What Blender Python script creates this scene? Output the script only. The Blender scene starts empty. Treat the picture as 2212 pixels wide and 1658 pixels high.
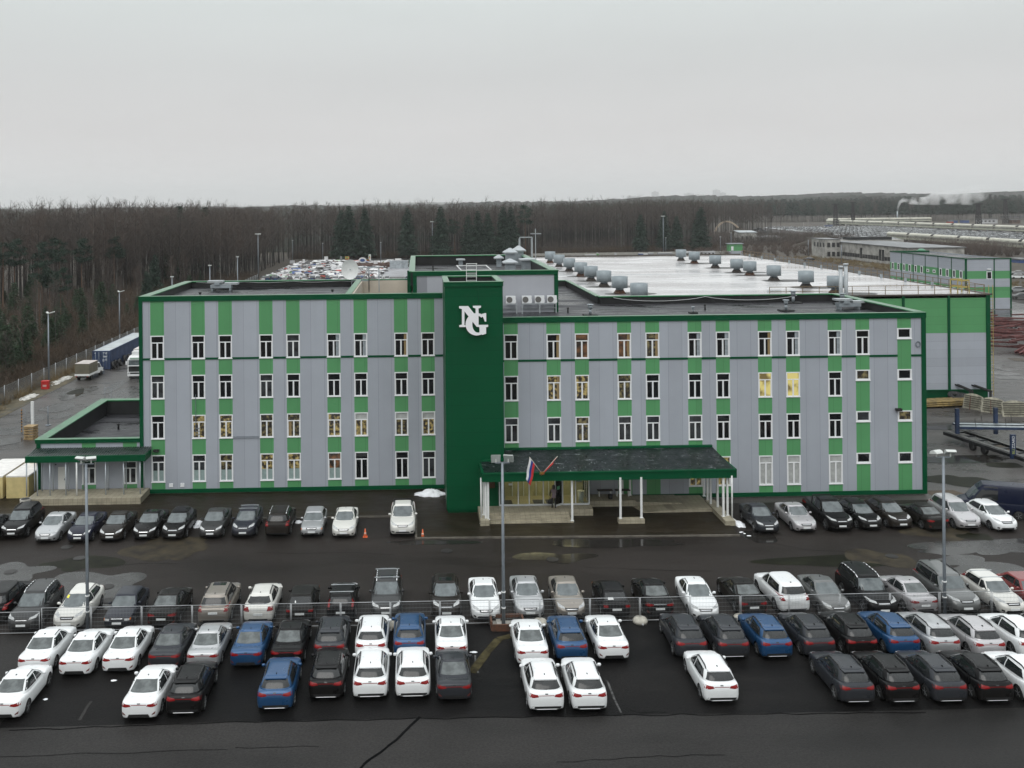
import bpy, bmesh, math, random
import numpy as np
from mathutils import Vector, Matrix
from mathutils.bvhtree import BVHTree
R = math.radians
S = bpy.context.scene
COL = S.collection
random.seed(7)
PI = math.pi

# ------------------------------------------------------------------ camera, sky, sun, exposure
W_PX, F_PX, CAM_H = 2212.0, 2100.0, 24.0
CX, CY = 958.19, 439.97
YAW, ROLL = R(-1.5868), R(0.5226)
cd = bpy.data.cameras.new('camera'); cam = bpy.data.objects.new('camera', cd); COL.objects.link(cam)
cd.sensor_width = 36.0; cd.lens = F_PX / W_PX * 36.0
cd.shift_x = (1106.0 - CX) / W_PX
cd.shift_y = -(829.0 - CY) / W_PX
cd.clip_start = 0.5; cd.clip_end = 30000
cam.location = (0, 0, CAM_H)
cam.rotation_euler = (Matrix.Rotation(YAW, 3, 'Z') @ Matrix.Rotation(PI / 2, 3, 'X') @ Matrix.Rotation(-ROLL, 3, 'Z')).to_euler()
S.camera = cam

SUN_EL, SUN_AZ = R(52), R(200)          # soft light from behind the camera, a little to its left
wd = bpy.data.worlds.new('World'); S.world = wd; wd.use_nodes = True
nt = wd.node_tree; nt.nodes.clear()
wo = nt.nodes.new('ShaderNodeOutputWorld'); bg = nt.nodes.new('ShaderNodeBackground')
sky = nt.nodes.new('ShaderNodeTexSky'); sky.sky_type = 'NISHITA'; sky.sun_disc = False
sky.sun_elevation = SUN_EL; sky.sun_rotation = SUN_AZ; sky.air_density = 2.0; sky.dust_density = 6.0; sky.ozone_density = 1.0
hs = nt.nodes.new('ShaderNodeHueSaturation'); hs.inputs['Saturation'].default_value = 0.12; hs.inputs['Value'].default_value = 1.0
tc = nt.nodes.new('ShaderNodeTexCoord'); sx = nt.nodes.new('ShaderNodeSeparateXYZ')
rp = nt.nodes.new('ShaderNodeValToRGB')  # overcast: cloud brightness against height above the horizon
cr = rp.color_ramp
cr.elements[0].position = 0.0; cr.elements[0].color = (.335, .328, .326, 1)
cr.elements[1].position = 1.0; cr.elements[1].color = (.675, .70, .715, 1)
for p_, c_ in ((0.07, (.284, .279, .278, 1)), (0.13, (.258, .262, .262, 1)), (0.20, (.274, .292, .290, 1)), (0.45, (.48, .51, .515, 1))):
    e_ = cr.elements.new(p_); e_.color = c_
cn = nt.nodes.new('ShaderNodeTexNoise'); cn.inputs['Scale'].default_value = 3.5; cn.inputs['Detail'].default_value = 4
cm = nt.nodes.new('ShaderNodeMapping'); cm.inputs['Scale'].default_value = (1, 1, 5)
cl = nt.nodes.new('ShaderNodeMapRange'); cl.inputs['To Min'].default_value = 18.6; cl.inputs['To Max'].default_value = 21.4
mu = nt.nodes.new('ShaderNodeMix'); mu.data_type = 'RGBA'; mu.blend_type = 'MULTIPLY'; mu.inputs['Factor'].default_value = 1.0
mx = nt.nodes.new('ShaderNodeMix'); mx.data_type = 'RGBA'; mx.inputs['Factor'].default_value = 0.12
L_ = nt.links.new
L_(tc.outputs['Generated'], sx.inputs[0]); L_(sx.outputs['Z'], rp.inputs['Fac'])
L_(tc.outputs['Generated'], cm.inputs['Vector']); L_(cm.outputs[0], cn.inputs['Vector']); L_(cn.outputs['Fac'], cl.inputs['Value'])
L_(rp.outputs['Color'], mu.inputs['A']); L_(cl.outputs[0], mu.inputs['B'])
L_(sky.outputs[0], hs.inputs['Color']); L_(mu.outputs['Result'], mx.inputs['A']); L_(hs.outputs[0], mx.inputs['B'])
L_(mx.outputs['Result'], bg.inputs['Color']); bg.inputs['Strength'].default_value = 0.1
L_(bg.outputs[0], wo.inputs['Surface'])

sd = bpy.data.lights.new('sun', 'SUN'); sd.energy = 0.6; sd.angle = R(40); sd.color = (1.0, 0.97, 0.93)
sun = bpy.data.objects.new('sun', sd); COL.objects.link(sun)
sun.rotation_euler = (R(38), 0, R(-20))
S.view_settings.view_transform = 'Standard'; S.view_settings.look = 'None'
S.view_settings.gamma = 1; S.view_settings.exposure = 0.38; S.view_settings.use_curve_mapping = False
S.cycles.volume_bounces = 1; S.cycles.max_bounces = 6; S.cycles.transparent_max_bounces = 12

# ------------------------------------------------------------------ surveying: a mark on the 2212 px wide print -> a place in the world
def ray(x, y):
    u = (x - CX) / F_PX; v = -(y - CY) / F_PX
    a = math.cos(ROLL) * u + math.sin(ROLL) * v; c = -math.sin(ROLL) * u + math.cos(ROLL) * v
    return Vector((math.cos(YAW) * a - math.sin(YAW), math.sin(YAW) * a + math.cos(YAW), c))
def G(x, y, z=0.0):                      # where the sight line meets the level z
    d = ray(x, y); t = (z - CAM_H) / d.z
    return Vector((d.x * t, d.y * t, z))
def A(x, y, Y):                          # where it meets the upright plane at distance Y
    d = ray(x, y); t = Y / d.y
    return Vector((d.x * t, Y, d.z * t + CAM_H))
def Z(ox, oy, s):                        # marks read off an enlargement of the print
    return lambda x, y: ((ox + x / s) / 1.51627, (oy + y / s) / 1.51627)

# ------------------------------------------------------------------ object helpers
def tag(o, label=None, cat=None, group=None, kind=None):
    if label: o['label'] = label
    if cat: o['category'] = cat
    if group: o['group'] = group
    if kind: o['kind'] = kind
    return o
def empty(name, loc=(0, 0, 0), rz=0.0, label=None, cat=None, group=None, parent=None):
    o = bpy.data.objects.new(name, None); COL.objects.link(o)
    o.location = loc; o.rotation_euler = (0, 0, rz); o.empty_display_size = 0.3
    if parent: o.parent = parent
    return tag(o, label, cat, group)
def put(name, me, parent=None, loc=None, rz=0.0, mats=None):
    o = bpy.data.objects.new(name, me); COL.objects.link(o)
    if parent: o.parent = parent
    if loc is not None: o.location = loc
    if rz: o.rotation_euler = (0, 0, rz)
    if mats:
        for i, m in mats.items():
            o.material_slots[i].link = 'OBJECT'; o.material_slots[i].material = m
    return o
class MB:
    def __init__(s): s.v = []; s.f = []; s.m = []; s.sm = []
    def add(s, vs, fs, m=0, smooth=False):
        b = len(s.v); s.v += [tuple(p) for p in vs]
        for f in fs: s.f.append([b + i for i in f]); s.m.append(m); s.sm.append(smooth)
        return s
    def box(s, x0, x1, y0, y1, z0, z1, m=0):
        v = [(x0, y0, z0), (x1, y0, z0), (x1, y1, z0), (x0, y1, z0), (x0, y0, z1), (x1, y0, z1), (x1, y1, z1), (x0, y1, z1)]
        return s.add(v, [(3, 2, 1, 0), (4, 5, 6, 7), (0, 1, 5, 4), (1, 2, 6, 5), (2, 3, 7, 6), (3, 0, 4, 7)], m)
    def obox(s, c, half, M, m=0):
        v = []
        for dz in (-1, 1):
            for dx, dy in ((-1, -1), (1, -1), (1, 1), (-1, 1)):
                v.append(Vector(c) + M @ Vector((dx * half[0], dy * half[1], dz * half[2])))
        return s.add(v, [(3, 2, 1, 0), (4, 5, 6, 7), (0, 1, 5, 4), (1, 2, 6, 5), (2, 3, 7, 6), (3, 0, 4, 7)], m)
    def bar(s, a, b, w, h, m=0):          # square bar between two points
        a = Vector(a); b = Vector(b); d = b - a
        q = d.to_track_quat('X', 'Z').to_matrix()
        return s.obox((a + b) / 2, (d.length / 2, w / 2, h / 2), q, m)
    def cyl(s, a, b, r0, r1=None, n=10, m=0, cap=True, smooth=True):
        a = Vector(a); b = Vector(b); r1 = r0 if r1 is None else r1
        q = (b - a).to_track_quat('Z', 'Y').to_matrix(); v = []
        for p, r in ((a, r0), (b, r1)):
            for i in range(n):
                t = 2 * PI * i / n; v.append(p + q @ Vector((r * math.cos(t), r * math.sin(t), 0)))
        s.add(v, [(i, (i + 1) % n, n + (i + 1) % n, n + i) for i in range(n)], m, smooth)
        if cap:
            bs = len(s.v) - 2 * n
            s.f.append([bs + i for i in range(n)][::-1]); s.m.append(m); s.sm.append(False)
            s.f.append([bs + n + i for i in range(n)]); s.m.append(m); s.sm.append(False)
        return s
    def prism(s, poly, z0, z1, m=0):
        n = len(poly); v = [(p[0], p[1], z0) for p in poly] + [(p[0], p[1], z1) for p in poly]
        return s.add(v, [tuple(range(n))[::-1], tuple(range(n, 2 * n))] + [(i, (i + 1) % n, n + (i + 1) % n, n + i) for i in range(n)], m)
    def lathe(s, c, prof, n=16, m=0, smooth=True):
        c = Vector(c); v = []
        for r, z in prof:
            for i in range(n):
                t = 2 * PI * i / n; v.append(c + Vector((r * math.cos(t), r * math.sin(t), z)))
        k = len(prof)
        s.add(v, [(j * n + i, j * n + (i + 1) % n, (j + 1) * n + (i + 1) % n, (j + 1) * n + i) for j in range(k - 1) for i in range(n)], m, smooth)
        b = len(s.v) - n * k
        s.f.append([b + i for i in range(n)][::-1]); s.m.append(m); s.sm.append(False)
        s.f.append([b + n * (k - 1) + i for i in range(n)]); s.m.append(m); s.sm.append(False)
        return s
    def mesh(s, name, mats):
        me = bpy.data.meshes.new(name); me.from_pydata(s.v, [], s.f)
        for m in (mats if isinstance(mats, (list, tuple)) else [mats]): me.materials.append(m)
        me.polygons.foreach_set('material_index', s.m); me.polygons.foreach_set('use_smooth', s.sm)
        me.update(); return me
    def build(s, name, mats, parent=None, loc=None, rz=0.0):
        return put(name, s.mesh(name, mats), parent, loc, rz)
def np_mesh(name, V, F, mat, mi=None):    # big triangle/quad soups
    me = bpy.data.meshes.new(name); k = F.shape[1]
    me.vertices.add(len(V)); me.vertices.foreach_set('co', np.ascontiguousarray(V, dtype=np.float32).ravel())
    me.loops.add(F.size); me.loops.foreach_set('vertex_index', np.ascontiguousarray(F, dtype=np.int32).ravel())
    me.polygons.add(len(F)); me.polygons.foreach_set('loop_start', np.arange(0, F.size, k, dtype=np.int32))
    for m in (mat if isinstance(mat, (list, tuple)) else [mat]): me.materials.append(m)
    if mi is not None: me.polygons.foreach_set('material_index', np.asarray(mi, dtype=np.int32))
    me.update(calc_edges=True); return me

# ------------------------------------------------------------------ materials
MATS = {}
def mat(name, col, rough=0.6, metal=0.0, spec=0.5, coat=0.0, var=0.0, scale=1.0, bump=0.0, col2=None, rvar=0.0, detail=6, bscale=None, stretch=None, sheet=False):
    m = bpy.data.materials.new(name); m.use_nodes = True; MATS[name] = m
    n = m.node_tree.nodes; l = m.node_tree.links; b = n['Principled BSDF']
    c4 = tuple(col) + (1,); b.inputs['Base Color'].default_value = c4
    b.inputs['Roughness'].default_value = rough; b.inputs['Metallic'].default_value = metal
    b.inputs['Specular IOR Level'].default_value = spec; b.inputs['Coat Weight'].default_value = coat; b.inputs['Coat Roughness'].default_value = 0.06
    if var or col2 or bump or rvar:
        t = n.new('ShaderNodeTexCoord'); vec = t.outputs['Object']
        if stretch:
            mp = n.new('ShaderNodeMapping'); mp.inputs['Scale'].default_value = stretch; l.new(vec, mp.inputs['Vector']); vec = mp.outputs[0]
        x = n.new('ShaderNodeTexNoise'); x.inputs['Scale'].default_value = scale; x.inputs['Detail'].default_value = detail; x.inputs['Roughness'].default_value = 0.62
        l.new(vec, x.inputs['Vector'])
        if var or col2:
            r = n.new('ShaderNodeValToRGB'); c2 = tuple(col2) if col2 else tuple(min(1, c * (1 + var)) for c in col)
            c1 = tuple(col) if col2 else tuple(c * (1 - var) for c in col)
            r.color_ramp.elements[0].position = 0.36; r.color_ramp.elements[1].position = 0.64
            r.color_ramp.elements[0].color = c1 + (1,); r.color_ramp.elements[1].color = c2 + (1,)
            l.new(x.outputs['Fac'], r.inputs['Fac']); l.new(r.outputs['Color'], b.inputs['Base Color'])
        if rvar:
            q = n.new('ShaderNodeMapRange'); q.inputs['From Min'].default_value = 0.35; q.inputs['From Max'].default_value = 0.65
            q.inputs['To Min'].default_value = max(0.02, rough - rvar); q.inputs['To Max'].default_value = min(1, rough + rvar)
            l.new(x.outputs['Fac'], q.inputs['Value']); l.new(q.outputs[0], b.inputs['Roughness'])
        if bump:
            y = n.new('ShaderNodeTexNoise'); y.inputs['Scale'].default_value = bscale or scale * 8; y.inputs['Detail'].default_value = 4
            l.new(vec, y.inputs['Vector'])
            u = n.new('ShaderNodeBump'); u.inputs['Strength'].default_value = bump; u.inputs['Distance'].default_value = 0.05
            l.new(y.outputs['Fac'], u.inputs['Height']); l.new(u.outputs[0], b.inputs['Normal'])
    return m
def glow(name, col, strength, base=(0.3, 0.25, 0.12), scale=2.2, dark=(0.02, 0.015, 0.01), lo=.42, hi=.58):
    """a pane with a lit room behind it: the light comes unevenly, past furniture and people"""
    m = mat(name, base, 0.12); n = m.node_tree.nodes; l = m.node_tree.links; b = n['Principled BSDF']
    t = n.new('ShaderNodeTexCoord'); x = n.new('ShaderNodeTexVoronoi'); x.feature = 'F1'; x.inputs['Scale'].default_value = scale
    oi = n.new('ShaderNodeObjectInfo'); ad = n.new('ShaderNodeVectorMath'); ad.operation = 'ADD'
    ml = n.new('ShaderNodeVectorMath'); ml.operation = 'SCALE'; ml.inputs['Scale'].default_value = 40
    l.new(oi.outputs['Location'], ml.inputs[0]); l.new(t.outputs['Object'], ad.inputs[0]); l.new(ml.outputs[0], ad.inputs[1])
    x2 = n.new('ShaderNodeTexNoise'); x2.inputs['Scale'].default_value = scale; x2.inputs['Detail'].default_value = 3
    l.new(ad.outputs[0], x.inputs['Vector']); l.new(ad.outputs[0], x2.inputs['Vector'])
    r = n.new('ShaderNodeValToRGB'); r.color_ramp.elements[0].position = lo; r.color_ramp.elements[1].position = hi
    r.color_ramp.elements[0].color = tuple(dark) + (1,); r.color_ramp.elements[1].color = tuple(col) + (1,)
    l.new(x2.outputs['Fac'], r.inputs['Fac']); l.new(r.outputs['Color'], b.inputs['Emission Color']); b.inputs['Emission Strength'].default_value = strength
    b.inputs['Base Color'].default_value = (0.02, 0.02, 0.02, 1)
    return m
def panelled(name, col, pitch=1.12, horiz=False, rough=0.42):
    """sandwich panels: fine ribs and a joint every `pitch` metres"""
    m = mat(name, col, rough, var=0.03, scale=0.35, detail=3); n = m.node_tree.nodes; l = m.node_tree.links; b = n['Principled BSDF']
    t = n.new('ShaderNodeTexCoord'); s = n.new('ShaderNodeSeparateXYZ'); l.new(t.outputs['Object'], s.inputs[0])
    d = n.new('ShaderNodeMath'); d.operation = 'DIVIDE'; d.inputs[1].default_value = pitch; l.new(s.outputs['Z' if horiz else 'X'], d.inputs[0])
    f = n.new('ShaderNodeMath'); f.operation = 'FRACT'; l.new(d.outputs[0], f.inputs[0])
    g = n.new('ShaderNodeMath'); g.operation = 'LESS_THAN'; g.inputs[1].default_value = 0.022; l.new(f.outputs[0], g.inputs[0])
    k = n.new('ShaderNodeMix'); k.data_type = 'RGBA'; k.blend_type = 'MULTIPLY'
    h = n.new('ShaderNodeMath'); h.operation = 'MULTIPLY'; h.inputs[1].default_value = 0.55; l.new(g.outputs[0], h.inputs[0]); l.new(h.outputs[0], k.inputs['Factor'])
    src = b.inputs['Base Color'].links[0].from_socket
    fl = n.new('ShaderNodeMath'); fl.operation = 'FLOOR'; l.new(d.outputs[0], fl.inputs[0]); wn = n.new('ShaderNodeTexWhiteNoise'); wn.noise_dimensions = '1D'; l.new(fl.outputs[0], wn.inputs['W'])
    wr = n.new('ShaderNodeMapRange'); wr.inputs['To Min'].default_value = .95; wr.inputs['To Max'].default_value = 1.05; l.new(wn.outputs['Value'], wr.inputs['Value'])
    wm = n.new('ShaderNodeMix'); wm.data_type = 'RGBA'; wm.blend_type = 'MULTIPLY'; wm.inputs['Factor'].default_value = 1; l.new(src, wm.inputs['A']); l.new(wr.outputs[0], wm.inputs['B']); src = wm.outputs['Result']   # no two panels weather alike
    l.new(src, k.inputs['A']); k.inputs['B'].default_value = (0.35, 0.35, 0.36, 1)
    # faint streaks of grime washed down by rain
    mp = n.new('ShaderNodeMapping'); mp.inputs['Scale'].default_value = (2.2, 2.2, 0.12); l.new(t.outputs['Object'], mp.inputs['Vector'])
    z = n.new('ShaderNodeTexNoise'); z.inputs['Scale'].default_value = 1.0; z.inputs['Detail'].default_value = 5; l.new(mp.outputs[0], z.inputs['Vector'])
    q = n.new('ShaderNodeMapRange'); q.inputs['From Min'].default_value = 0.5; q.inputs['From Max'].default_value = 0.8; q.inputs['To Min'].default_value = 0; q.inputs['To Max'].default_value = 0.10
    l.new(z.outputs['Fac'], q.inputs['Value'])
    k2 = n.new('ShaderNodeMix'); k2.data_type = 'RGBA'; l.new(q.outputs[0], k2.inputs['Factor']); l.new(k.outputs['Result'], k2.inputs['A']); k2.inputs['B'].default_value = tuple(c * 0.6 for c in col) + (1,)
    l.new(k2.outputs['Result'], b.inputs['Base Color'])
    return m
GREY = panelled('grey_panel', (0.335, 0.358, 0.40)); LGREEN = panelled('green_panel', (0.082, 0.272, 0.108))
HGREY = panelled('grey_panel_flat', (0.335, 0.358, 0.40), 1.0, True); HGREEN = panelled('green_panel_flat', (0.082, 0.272, 0.108), 1.0, True)
DGREEN = mat('dark_green_sheet', (0.0014, 0.062, 0.024), 0.42, spec=.14, var=0.08, scale=0.4)
RIM = mat('green_flashing_skylit', (0.012, 0.135, 0.045), 0.28, var=0.25, scale=1.2, coat=0.2)  # brighter than the green sheet: sky light on top faces put into the colour
TGREEN = panelled('tower_green_sheet', (0.0014, 0.062, 0.024), 1.05, True); TGREEN.node_tree.nodes['Principled BSDF'].inputs['Specular IOR Level'].default_value = .14
WHITE = mat('white_frame', (0.72, 0.73, 0.74), 0.4)
WPAINT = mat('white_paint_metal', (0.66, 0.67, 0.66), 0.45, var=0.06, scale=3)
BITUMEN = mat('roof_bitumen', (0.011, 0.011, 0.013), 0.42, spec=.28, rvar=0.34, scale=0.35, col2=(0.045, 0.045, 0.05), stretch=(0.5, 1.3, 1), bump=0.25, bscale=9)
PDARK = mat('parapet_bitumen', (0.016, 0.0165, 0.017), 0.6, spec=.3, var=0.3, scale=0.7)
CREAM = mat('cream_panel', (0.52, 0.46, 0.38), 0.6, var=0.07, scale=0.6)
MEMBRANE = mat('roof_membrane', (0.34, 0.33, 0.33), 0.22, rvar=0.13, scale=0.09, col2=(0.55, 0.54, 0.54), stretch=(0.6, 1.4, 1), bump=0.04, bscale=0.8)
GALV = mat('galvanised', (0.30, 0.335, 0.36), 0.42, metal=0.35, var=0.12, scale=1.5)
GALVL = mat('galvanised_light', (0.36, 0.385, 0.40), 0.45, metal=0.3, var=0.1, scale=2)
RUST = mat('rusty_steel', (0.12, 0.045, 0.022), 0.75, col2=(0.05, 0.03, 0.02), scale=4)
PANE = mat('dark_pane', (0.006, 0.007, 0.008), 0.05)
PANE2 = mat('grey_pane', (0.05, 0.055, 0.06), 0.08, col2=(0.012, 0.012, 0.013), scale=1.3)
LITW = glow('lit_pane_warm', (0.50, 0.39, 0.14), 0.5, lo=.44, hi=.64, scale=3.6)
LITO = glow('lit_pane_orange', (0.30, 0.135, 0.05), 0.4, lo=.38, hi=.7)
LITY = glow('lit_pane_yellow', (0.66, 0.56, 0.19), 0.72, dark=(0.16, 0.12, 0.04), lo=.36, hi=.50, scale=1.1)
LITD = glow('lit_pane_dim', (0.36, 0.30, 0.13), 0.35, lo=.46, hi=.68, scale=3.6)
BLIND = mat('window_blind', (0.36, 0.37, 0.36), 0.7, var=0.15, scale=3)
FROST = mat('frosted_film', (0.23, 0.30, 0.29), 0.5, var=0.1, scale=3)
CURT = mat('curtain', (0.25, 0.28, 0.30), 0.7, var=0.2, scale=5)
CURTY = mat('warm_curtain', (0.24, 0.17, 0.08), 0.8)
CONC = mat('concrete', (0.27, 0.26, 0.235), 0.75, var=0.25, scale=2.5, bump=0.2)
DIRT = mat('wet_dirt', (0.045, 0.035, 0.024), 0.7, var=0.4, scale=1.2)
BLACK = mat('black_rubber', (0.012, 0.012, 0.012), 0.6)
STEEL = mat('painted_steel_grey', (0.15, 0.175, 0.20), 0.45, metal=0.2, var=0.1, scale=2)
SNOW = mat('snow', (0.82, 0.84, 0.87), 0.6, var=0.06, scale=6, bump=0.4, bscale=12)
# ------------------------------------------------------------------ ground sheets
def sheet(name, poly, z, m, label=None):
    b = MB(); b.add([(p[0], p[1], z) for p in poly], [tuple(range(len(poly)))])
    o = b.build(name, m); o['kind'] = 'structure'; return o
def blob(c, rx, ry, seed, n=26, amp=0.35):
    r = random.Random(seed); k = [(r.uniform(-1, 1), r.uniform(0, 6.28)) for _ in range(5)]; out = []
    for i in range(n):
        t = 2 * PI * i / n; q = 1 + amp * sum(a * math.sin((j + 1) * t + ph) / (j + 1) for j, (a, ph) in enumerate(k))
        out.append((c[0] + rx * q * math.cos(t), c[1] + ry * q * math.sin(t)))
    return out
SOIL = mat('dead_grass_soil', (0.022, 0.017, 0.012), 0.85, col2=(0.05, 0.037, 0.022), scale=0.09, detail=9, bump=0.5, bscale=1.5)
def asphalt(name, c1, c2, rough, rv, scale=0.12, spec=.2):
    m = mat(name, c1, rough, col2=c2, scale=scale, rvar=rv, bump=0.35, bscale=22, stretch=(0.55, 1.5, 1), detail=10, spec=spec)
    n = m.node_tree.nodes; l = m.node_tree.links; b = n['Principled BSDF']       # fine grain of the stones
    t = n.new('ShaderNodeTexCoord'); x = n.new('ShaderNodeTexNoise'); x.inputs['Scale'].default_value = 9.0; x.inputs['Detail'].default_value = 5
    l.new(t.outputs['Object'], x.inputs['Vector'])
    q = n.new('ShaderNodeMapRange'); q.inputs['From Min'].default_value = 0.3; q.inputs['From Max'].default_value = 0.7; q.inputs['To Min'].default_value = 0.72; q.inputs['To Max'].default_value = 1.3
    l.new(x.outputs['Fac'], q.inputs['Value'])
    k = n.new('ShaderNodeMix'); k.data_type = 'RGBA'; k.blend_type = 'MULTIPLY'; k.inputs['Factor'].default_value = 1
    l.new(b.inputs['Base Color'].links[0].from_socket, k.inputs['A']); l.new(q.outputs[0], k.inputs['B']); l.new(k.outputs['Result'], b.inputs['Base Color'])
    return m
ASPH_YARD = asphalt('wet_asphalt_yard', (0.0150, 0.0125, 0.0112), (0.030, 0.0258, 0.0235), 0.50, 0.13, 0.12, .10)
ASPH_WET = asphalt('wet_asphalt_sheen_tint', (0.024, 0.022, 0.0205), (0.080, 0.075, 0.071), 0.34, 0.18, 0.2, .25)  # paler streaks in the colour stand in for the wet sheen
ASPH_NEW = asphalt('new_black_asphalt', (0.0030, 0.0030, 0.0033), (0.0135, 0.0128, 0.0125), 0.52, 0.12, 0.16, .06)
ASPH_FRONT = asphalt('worn_grey_asphalt', (0.0135, 0.013, 0.0125), (0.031, 0.0295, 0.0285), 0.54, 0.12, 0.10, .11)
PAVE = asphalt('mossy_wet_paving', (0.012, 0.0092, 0.0058), (0.023, 0.018, 0.0115), 0.42, 0.14, 0.5, .12)
sheet('ground', [(-19500, -600), (19500, -600), (19500, 20800), (-19500, 20800)], 0, SOIL)
sheet('yard_asphalt', [(-47.7, 20), (90, 20), (150, 205), (128, 470), (55, 440), (-40, 430), (-47.7, 300)], 0.004, ASPH_WET)
sheet('car_park_lane', [(-70, 40), (75, 40), (75, 76.6), (-44, 76.6), (-70, 76.6)], 0.008, ASPH_YARD)
sheet('front_road', [(-70, 5), (90, 5), (90, 45.05), (20, 45.05), (8, 45.25), (-9, 45.45), (-70, 45.1)], 0.014, ASPH_FRONT)
sheet('car_park_asphalt', [(-19.6, 45.18), (-9, 45.45), (8, 45.25), (20, 45.05), (75, 45.05), (75, 55.9), (-19.0, 55.2), (-19.4, 50)], 0.012, ASPH_NEW)
sheet('edge_strip', [(-46, 41), (-19.6, 45.18), (-19.4, 50), (-19.0, 55.2), (-46, 55.2)], 0.011, ASPH_FRONT)
b = MB()                                         # raised paving with its kerb along the front of the building
b.prism([(-44, 75.05), (-17, 74.75), (-0.3, 74.75), (-0.3, 69.75), (22.9, 69.1), (22.9, 77.7), (2.0, 77.7), (2.0, 81.5), (-44, 81.5)], -0.05, 0.10)
tag(b.build('pavement', PAVE), kind='structure')
b = MB(); KERB = mat('kerb_stone', (0.10, 0.09, 0.075), 0.65, var=0.35, scale=1.5)
for p, q in (((-44, 75.0), (-17, 74.7)), ((-17, 74.7), (-0.3, 74.7)), ((-0.26, 74.7), (-0.26, 69.7)), ((-0.3, 69.7), (22.95, 69.04))):
    b.bar((p[0], p[1], 0.055), (q[0], q[1], 0.055), 0.16, 0.125)
tag(b.build('kerb', KERB), kind='structure')
sheet('side_verge', [(41.5, 69), (46.5, 72.5), (44, 79), (41.5, 79)], 0.016, mat('muddy_verge', (0.055, 0.038, 0.022), 0.75, var=0.4, scale=0.8))
sheet('grass_verge', [(-51, 95), (-47.75, 95), (-47.75, 300), (-51, 300)], 0.02, mat('verge_grass', (0.035, 0.032, 0.016), 0.85, col2=(0.10, 0.08, 0.045), scale=0.8))
PUD = mat('puddle_water', (0.018, 0.0165, 0.015), 0.14, spec=0.25, rvar=0.10, scale=0.5)
PUD_SHEEN = mat('muddy_sheen_puddle', (0.028, 0.0275, 0.0265), 0.28, spec=.28, col2=(0.040, 0.0395, 0.038), scale=0.7, rvar=0.1)  # pale grey colour stands in for sky sheen on muddy water
MUD = mat('drying_mud', (0.052, 0.043, 0.028), 0.6, spec=.1, col2=(0.021, 0.018, 0.015), scale=0.8)
MOSS = mat('mossy_stain', (0.009, 0.0095, 0.0045), 0.5, spec=.08, var=0.4, scale=1.0)
z1 = Z(0, 1550, 2.4578); z2 = Z(800, 1550, 2.4578); z3 = Z(1500, 1750, 2.1703); z4 = Z(2400, 1550, 2.0723); z5b = Z(1400, 1400, 2.1067)
z6 = Z(0, 800, 1.95); z7 = Z(450, 800, 1.9505); z8 = Z(1350, 750, 1.6582); c8 = Z(200, 1100, 5.182); a7 = Z(0, 1250, 3.014)
r1 = Z(2200, 600, 1.9168); r2 = Z(2600, 600, 2.9337); w7 = Z(1700, 750, 2.765); p8 = Z(1300, 800, 3.6867); u9 = Z(2950, 1250, 4.7376)
v9 = Z(3000, 900, 3.316); sp = Z(2000, 550, 3.16); db = Z(850, 810, 4.0218); f4 = Z(800, 600, 1.8433); f3 = Z(0, 550, 2.212); zr = Z(2300, 950, 2.0723); z5 = Z(0, 1900, 2.011)
for k, (xy, rx, ry, m, nm) in enumerate([
        (z1(640, 740), 2.4, 1.3, MOSS, 'blotch'), (z1(850, 890), 3.2, 2.6, PUD_SHEEN, 'puddle'), (z1(1330, 600), 2.4, 2.2, MUD, 'mud_patch'), (z1(1540, 610), 1.3, 2.0, MUD, 'mud_patch'),
        (z1(90, 800), 2.6, 1.9, PUD_SHEEN, 'puddle'), (z1(860, 1010), 1.6, 1.2, PUD, 'puddle'), (z3(700, 165), 2.3, 1.0, PUD, 'puddle'), (z4(700, 590), 5.0, 1.1, MOSS, 'blotch'), (z4(1000, 580), 2.0, 1.6, MUD, 'mud_patch'),
        (z4(1400, 400), 2.2, 1.7, MUD, 'mud_patch'), (z4(1520, 600), 1.9, 0.9, PUD_SHEEN, 'puddle'), (z4(1640, 665), 2.6, 1.1, PUD_SHEEN, 'puddle'), (z4(1850, 520), 4.5, 1.6, PUD_SHEEN, 'puddle'), (z4(1480, 530), 2.0, 0.8, PUD, 'puddle'),
        (z4(1650, 430), 0.9, 0.9, MOSS, 'blotch'), (z4(160, 440), 1.2, 1.2, PUD, 'puddle'), (z5b(1400, 800), 4.5, 0.8, PUD, 'puddle'), (z5b(1040, 780), 1.3, 0.5, PUD, 'puddle'), (z2(1400, 560), 3.0, 0.5, PUD, 'puddle')]):
    c = G(*xy); sheet(nm, blob(c, rx, ry, k + 3, 48, .62), 0.018 + 0.0002 * k, m)
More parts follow.
